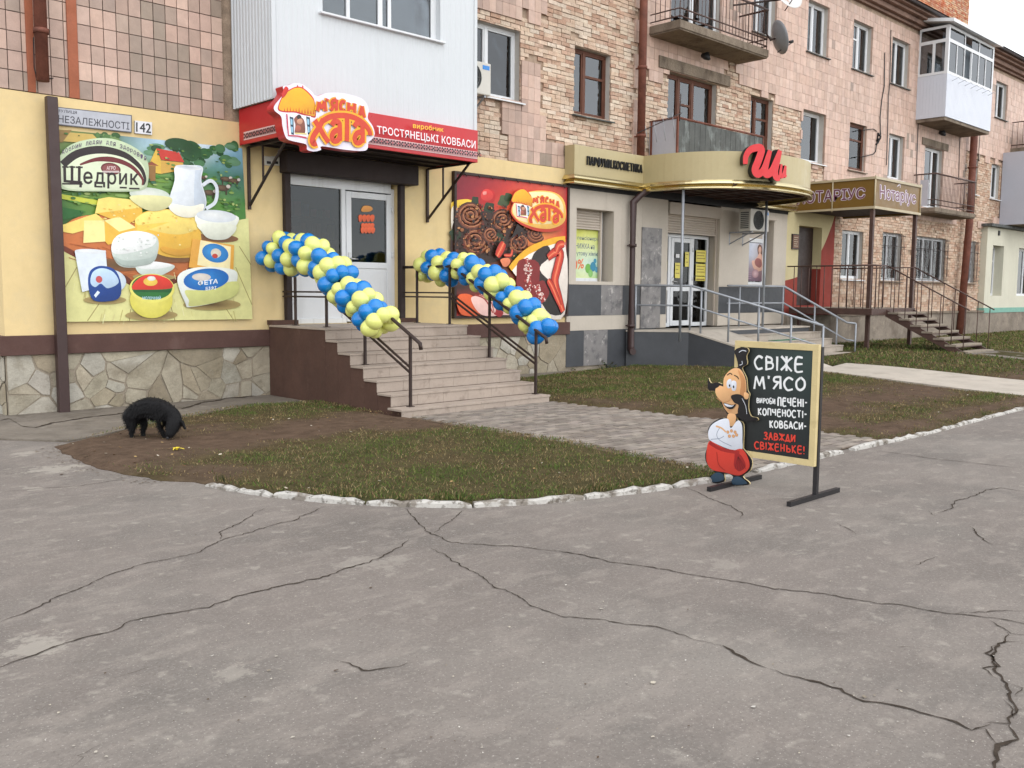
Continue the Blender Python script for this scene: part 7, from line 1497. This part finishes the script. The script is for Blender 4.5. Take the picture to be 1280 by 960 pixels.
for k, s_ in (('L', .06), ('R', -.06)):
    o_ = .05 if k == 'L' else -.02
    nd_('thigh'+k, -.205+o_*.3, s_, .225, .075, 'hip'); nd_('knee'+k, -.165+o_, s_, .15, .045, 'thigh'+k); nd_('hock'+k, -.2+o_, s_, .088, .027, 'knee'+k); nd_('paw'+k, -.17+o_, s_, .022, .024, 'hock'+k); nd_('toe'+k, -.12+o_, s_, .016, .018, 'paw'+k)
    f_ = .03 if k == 'L' else -.0
    nd_('shoulder'+k, .12+f_, s_*.95, .22, .06, 'chest'); nd_('elbow'+k, .085+f_, s_, .15, .036, 'shoulder'+k); nd_('wrist'+k, .13+f_, s_*.95, .075, .026, 'elbow'+k); nd_('foot'+k, .145+f_, s_*.95, .02, .024, 'wrist'+k); nd_('fingers'+k, .185+f_, s_*.95, .015, .018, 'foot'+k)
nd_('tail', -.27, 0, .28, .045, 'hip'); nd_('tailm', -.285, .01, .2, .04, 'tail'); nd_('tailend', -.25, .01, .12, .02, 'tailm')
ks = list(nodes); me = bpy.data.meshes.new('body'); me.from_pydata([nodes[k][0][:] for k in ks], [(ks.index(a_), ks.index(c_)) for a_, c_ in edges], [])
o = bpy.data.objects.new('body', me); COL.objects.link(o); sk = o.modifiers.new('skin', 'SKIN'); sk.use_smooth_shade = True
for i, k in enumerate(ks): r = nodes[k][1]; me.skin_vertices[0].data[i].radius = (r, r)
me.skin_vertices[0].data[ks.index('hip')].use_root = True
su = o.modifiers.new('sub', 'SUBSURF'); su.levels = su.render_levels = 2
ev = o.evaluated_get(bpy.context.evaluated_depsgraph_get()); nm = bpy.data.meshes.new_from_object(ev); bpy.data.objects.remove(o)
nm.materials.clear(); nm.materials.append(M['dog'])
nm.polygons.foreach_set('use_smooth', [True]*len(nm.polygons)); body = bpy.data.objects.new('body', nm); COL.objects.link(body); body.parent = DG
b = MB(); rs = random.Random(6); pol = list(nm.polygons); ar = np.array([p_.area for p_ in pol]); pick = rng.choice(len(pol), 5200, p=ar/ar.sum())
for i in pick:
    p_ = pol[i]; c = p_.center; n_ = p_.normal
    low = c.z < .1; ln = (.012 if low or c.to_2d().dot(SIDE.to_2d()) < -.14 else .034)*rs.uniform(.6, 1.4)
    back = -DIR*.5+Vector((0, 0, -1))*.75; d = (n_*.55+back*.8+Vector((rs.uniform(-.3, .3),)*3)).normalized(); sd = n_.cross(d).normalized()*.004; q = Vector(c)+Vector((rs.uniform(-.006, .006), rs.uniform(-.006, .006), rs.uniform(-.006, .006)))
    L0 = DG.location; b.face([L0+q-sd, L0+q+sd, L0+q+d*ln])
b.build('fur', 'dog', DG, fix=False)
for s_ in (-1, 1):
    b = MB(); c = DG.location+DIR*(.262+s_*.072)-SIDE*.11+Vector((0, 0, .245)); tip = c+DIR*s_*.045-SIDE*.03+Vector((0, 0, -.085)); w_ = SIDE*.034; th_ = DIR*s_*.014
    b.face([c-w_, c+w_, tip+w_*.5, tip-w_*.4]); b.face([c-w_+th_, tip-w_*.4+th_, tip+w_*.5+th_, c+w_+th_]); b.face([tip-w_*.4, tip+w_*.5, tip+w_*.5+th_, tip-w_*.4+th_])
    b.build('ear', 'dog', DG, fix=False)
b = MB(); b.ball(DG.location+DIR*.234-SIDE*.228+Vector((0, 0, .08)), .014, 10, 8); b.build('nose', 'black', DG)
# small litter
p0 = onG(221, 562, .06); b = MB()
for k in range(4):
    an = .4+k*1.5; d = Vector((math.cos(an), math.sin(an), 0)); pr = Vector((-d.y, d.x, 0)); pts = [p0+d*(.07*t)+pr*.035*t*t+Vector((0, 0, .008+.012*math.sin(t*3.1))) for t in (0, .25, .5, .75, 1)]
    for i in range(4): w0, w1 = .018*(1-.7*i/4), .018*(1-.7*(i+1)/4); b.face([pts[i]-pr*w0, pts[i]+pr*w0, pts[i+1]+pr*w1, pts[i+1]-pr*w1])
b.ball(p0+Vector((0, 0, .012)), .016, 8, 6)
one('banana_peel', b, 'yellow', tuple(p0), 'bright yellow fruit peel dropped on the worn grass below the dog', 'peel')
p0 = onG(424, 500, .06); b = MB(); rs = random.Random(4)
for k in range(7):
    c = p0+Vector((rs.uniform(-.05, .05), rs.uniform(-.03, .03), .03+rs.uniform(0, .04))); u = Vector((rs.uniform(-1, 1), rs.uniform(-1, 1), rs.uniform(-.6, .6))).normalized()*.04; v = Vector((rs.uniform(-1, 1), rs.uniform(-1, 1), rs.uniform(-.2, 1))).normalized()*.03; b.face([c-u-v, c+u-v*.6, c+u+v, c-u*.7+v])
one('paper_scrap', b, 'paper', tuple(p0), 'crumpled white paper scrap beside the brown side of the steps', 'litter')
def weeds(c, n, h_, sp, label, seed):
    t = thing('weed_clump', c, label, 'weeds'); rs = random.Random(seed); b = MB(); s_ = MB(); c = Vector(c)
    for k in range(n):
        x0 = c+Vector((rs.gauss(0, sp), rs.gauss(0, sp*.6), 0)); hh = h_*rs.uniform(.4, 1.1)*(1-min(.7, abs(x0.x-c.x)/sp*.25)); tip = x0+Vector((rs.uniform(-.12, .12), rs.uniform(-.12, .12), hh)); s_.tube([x0, x0.lerp(tip, .5)+Vector((.01, 0, 0)), tip], [.004, .003, .0015], 4, 0, S(84, 96, 54, .8))
        for j in range(int(7+hh*26)):
            q = x0.lerp(tip, rs.uniform(.1, 1)); an = rs.uniform(0, 6.28); l_ = rs.uniform(.03, .075); d = Vector((math.cos(an), math.sin(an), rs.uniform(-.3, .6))).normalized(); pr = d.cross(Vector((0, 0, 1))).normalized()*l_*.32
            col = vary(rs.choice([S(70, 92, 46, .8), S(86, 104, 52, .8), S(58, 78, 42, .8), S(104, 96, 58, .8), S(96, 78, 54, .8)])[:3], .2, .05); b.face([q, q+d*l_*.5+pr, q+d*l_, q+d*l_*.5-pr], 0, col)
    b.build('leaves', 'leaf', t, fix=False); s_.build('stem', 'leaf', t, fix=False)
weeds((23.6, 9.3, gz(23, 9.3)), 34, .42, .4, 'low green weeds growing beneath the open metal stairs', 1)
weeds((24.9, 8.7, gz(24, 8.7)), 12, .34, .25, 'brownish weeds beside the lowest tread of the metal stairs', 2)
weeds((20.6, 10.25, gz(20, 10.3)), 0, .3, .3, 'x', 3) if 0 else None
weeds((14.6, 12.35, .02), 16, .18, .3, 'small green weeds at the foot of the marble-patched shop wall', 5)
weeds((7.0, 10.5, .0), 10, .12, .2, 'tiny weeds sprouting along the brown side of the steps', 8)
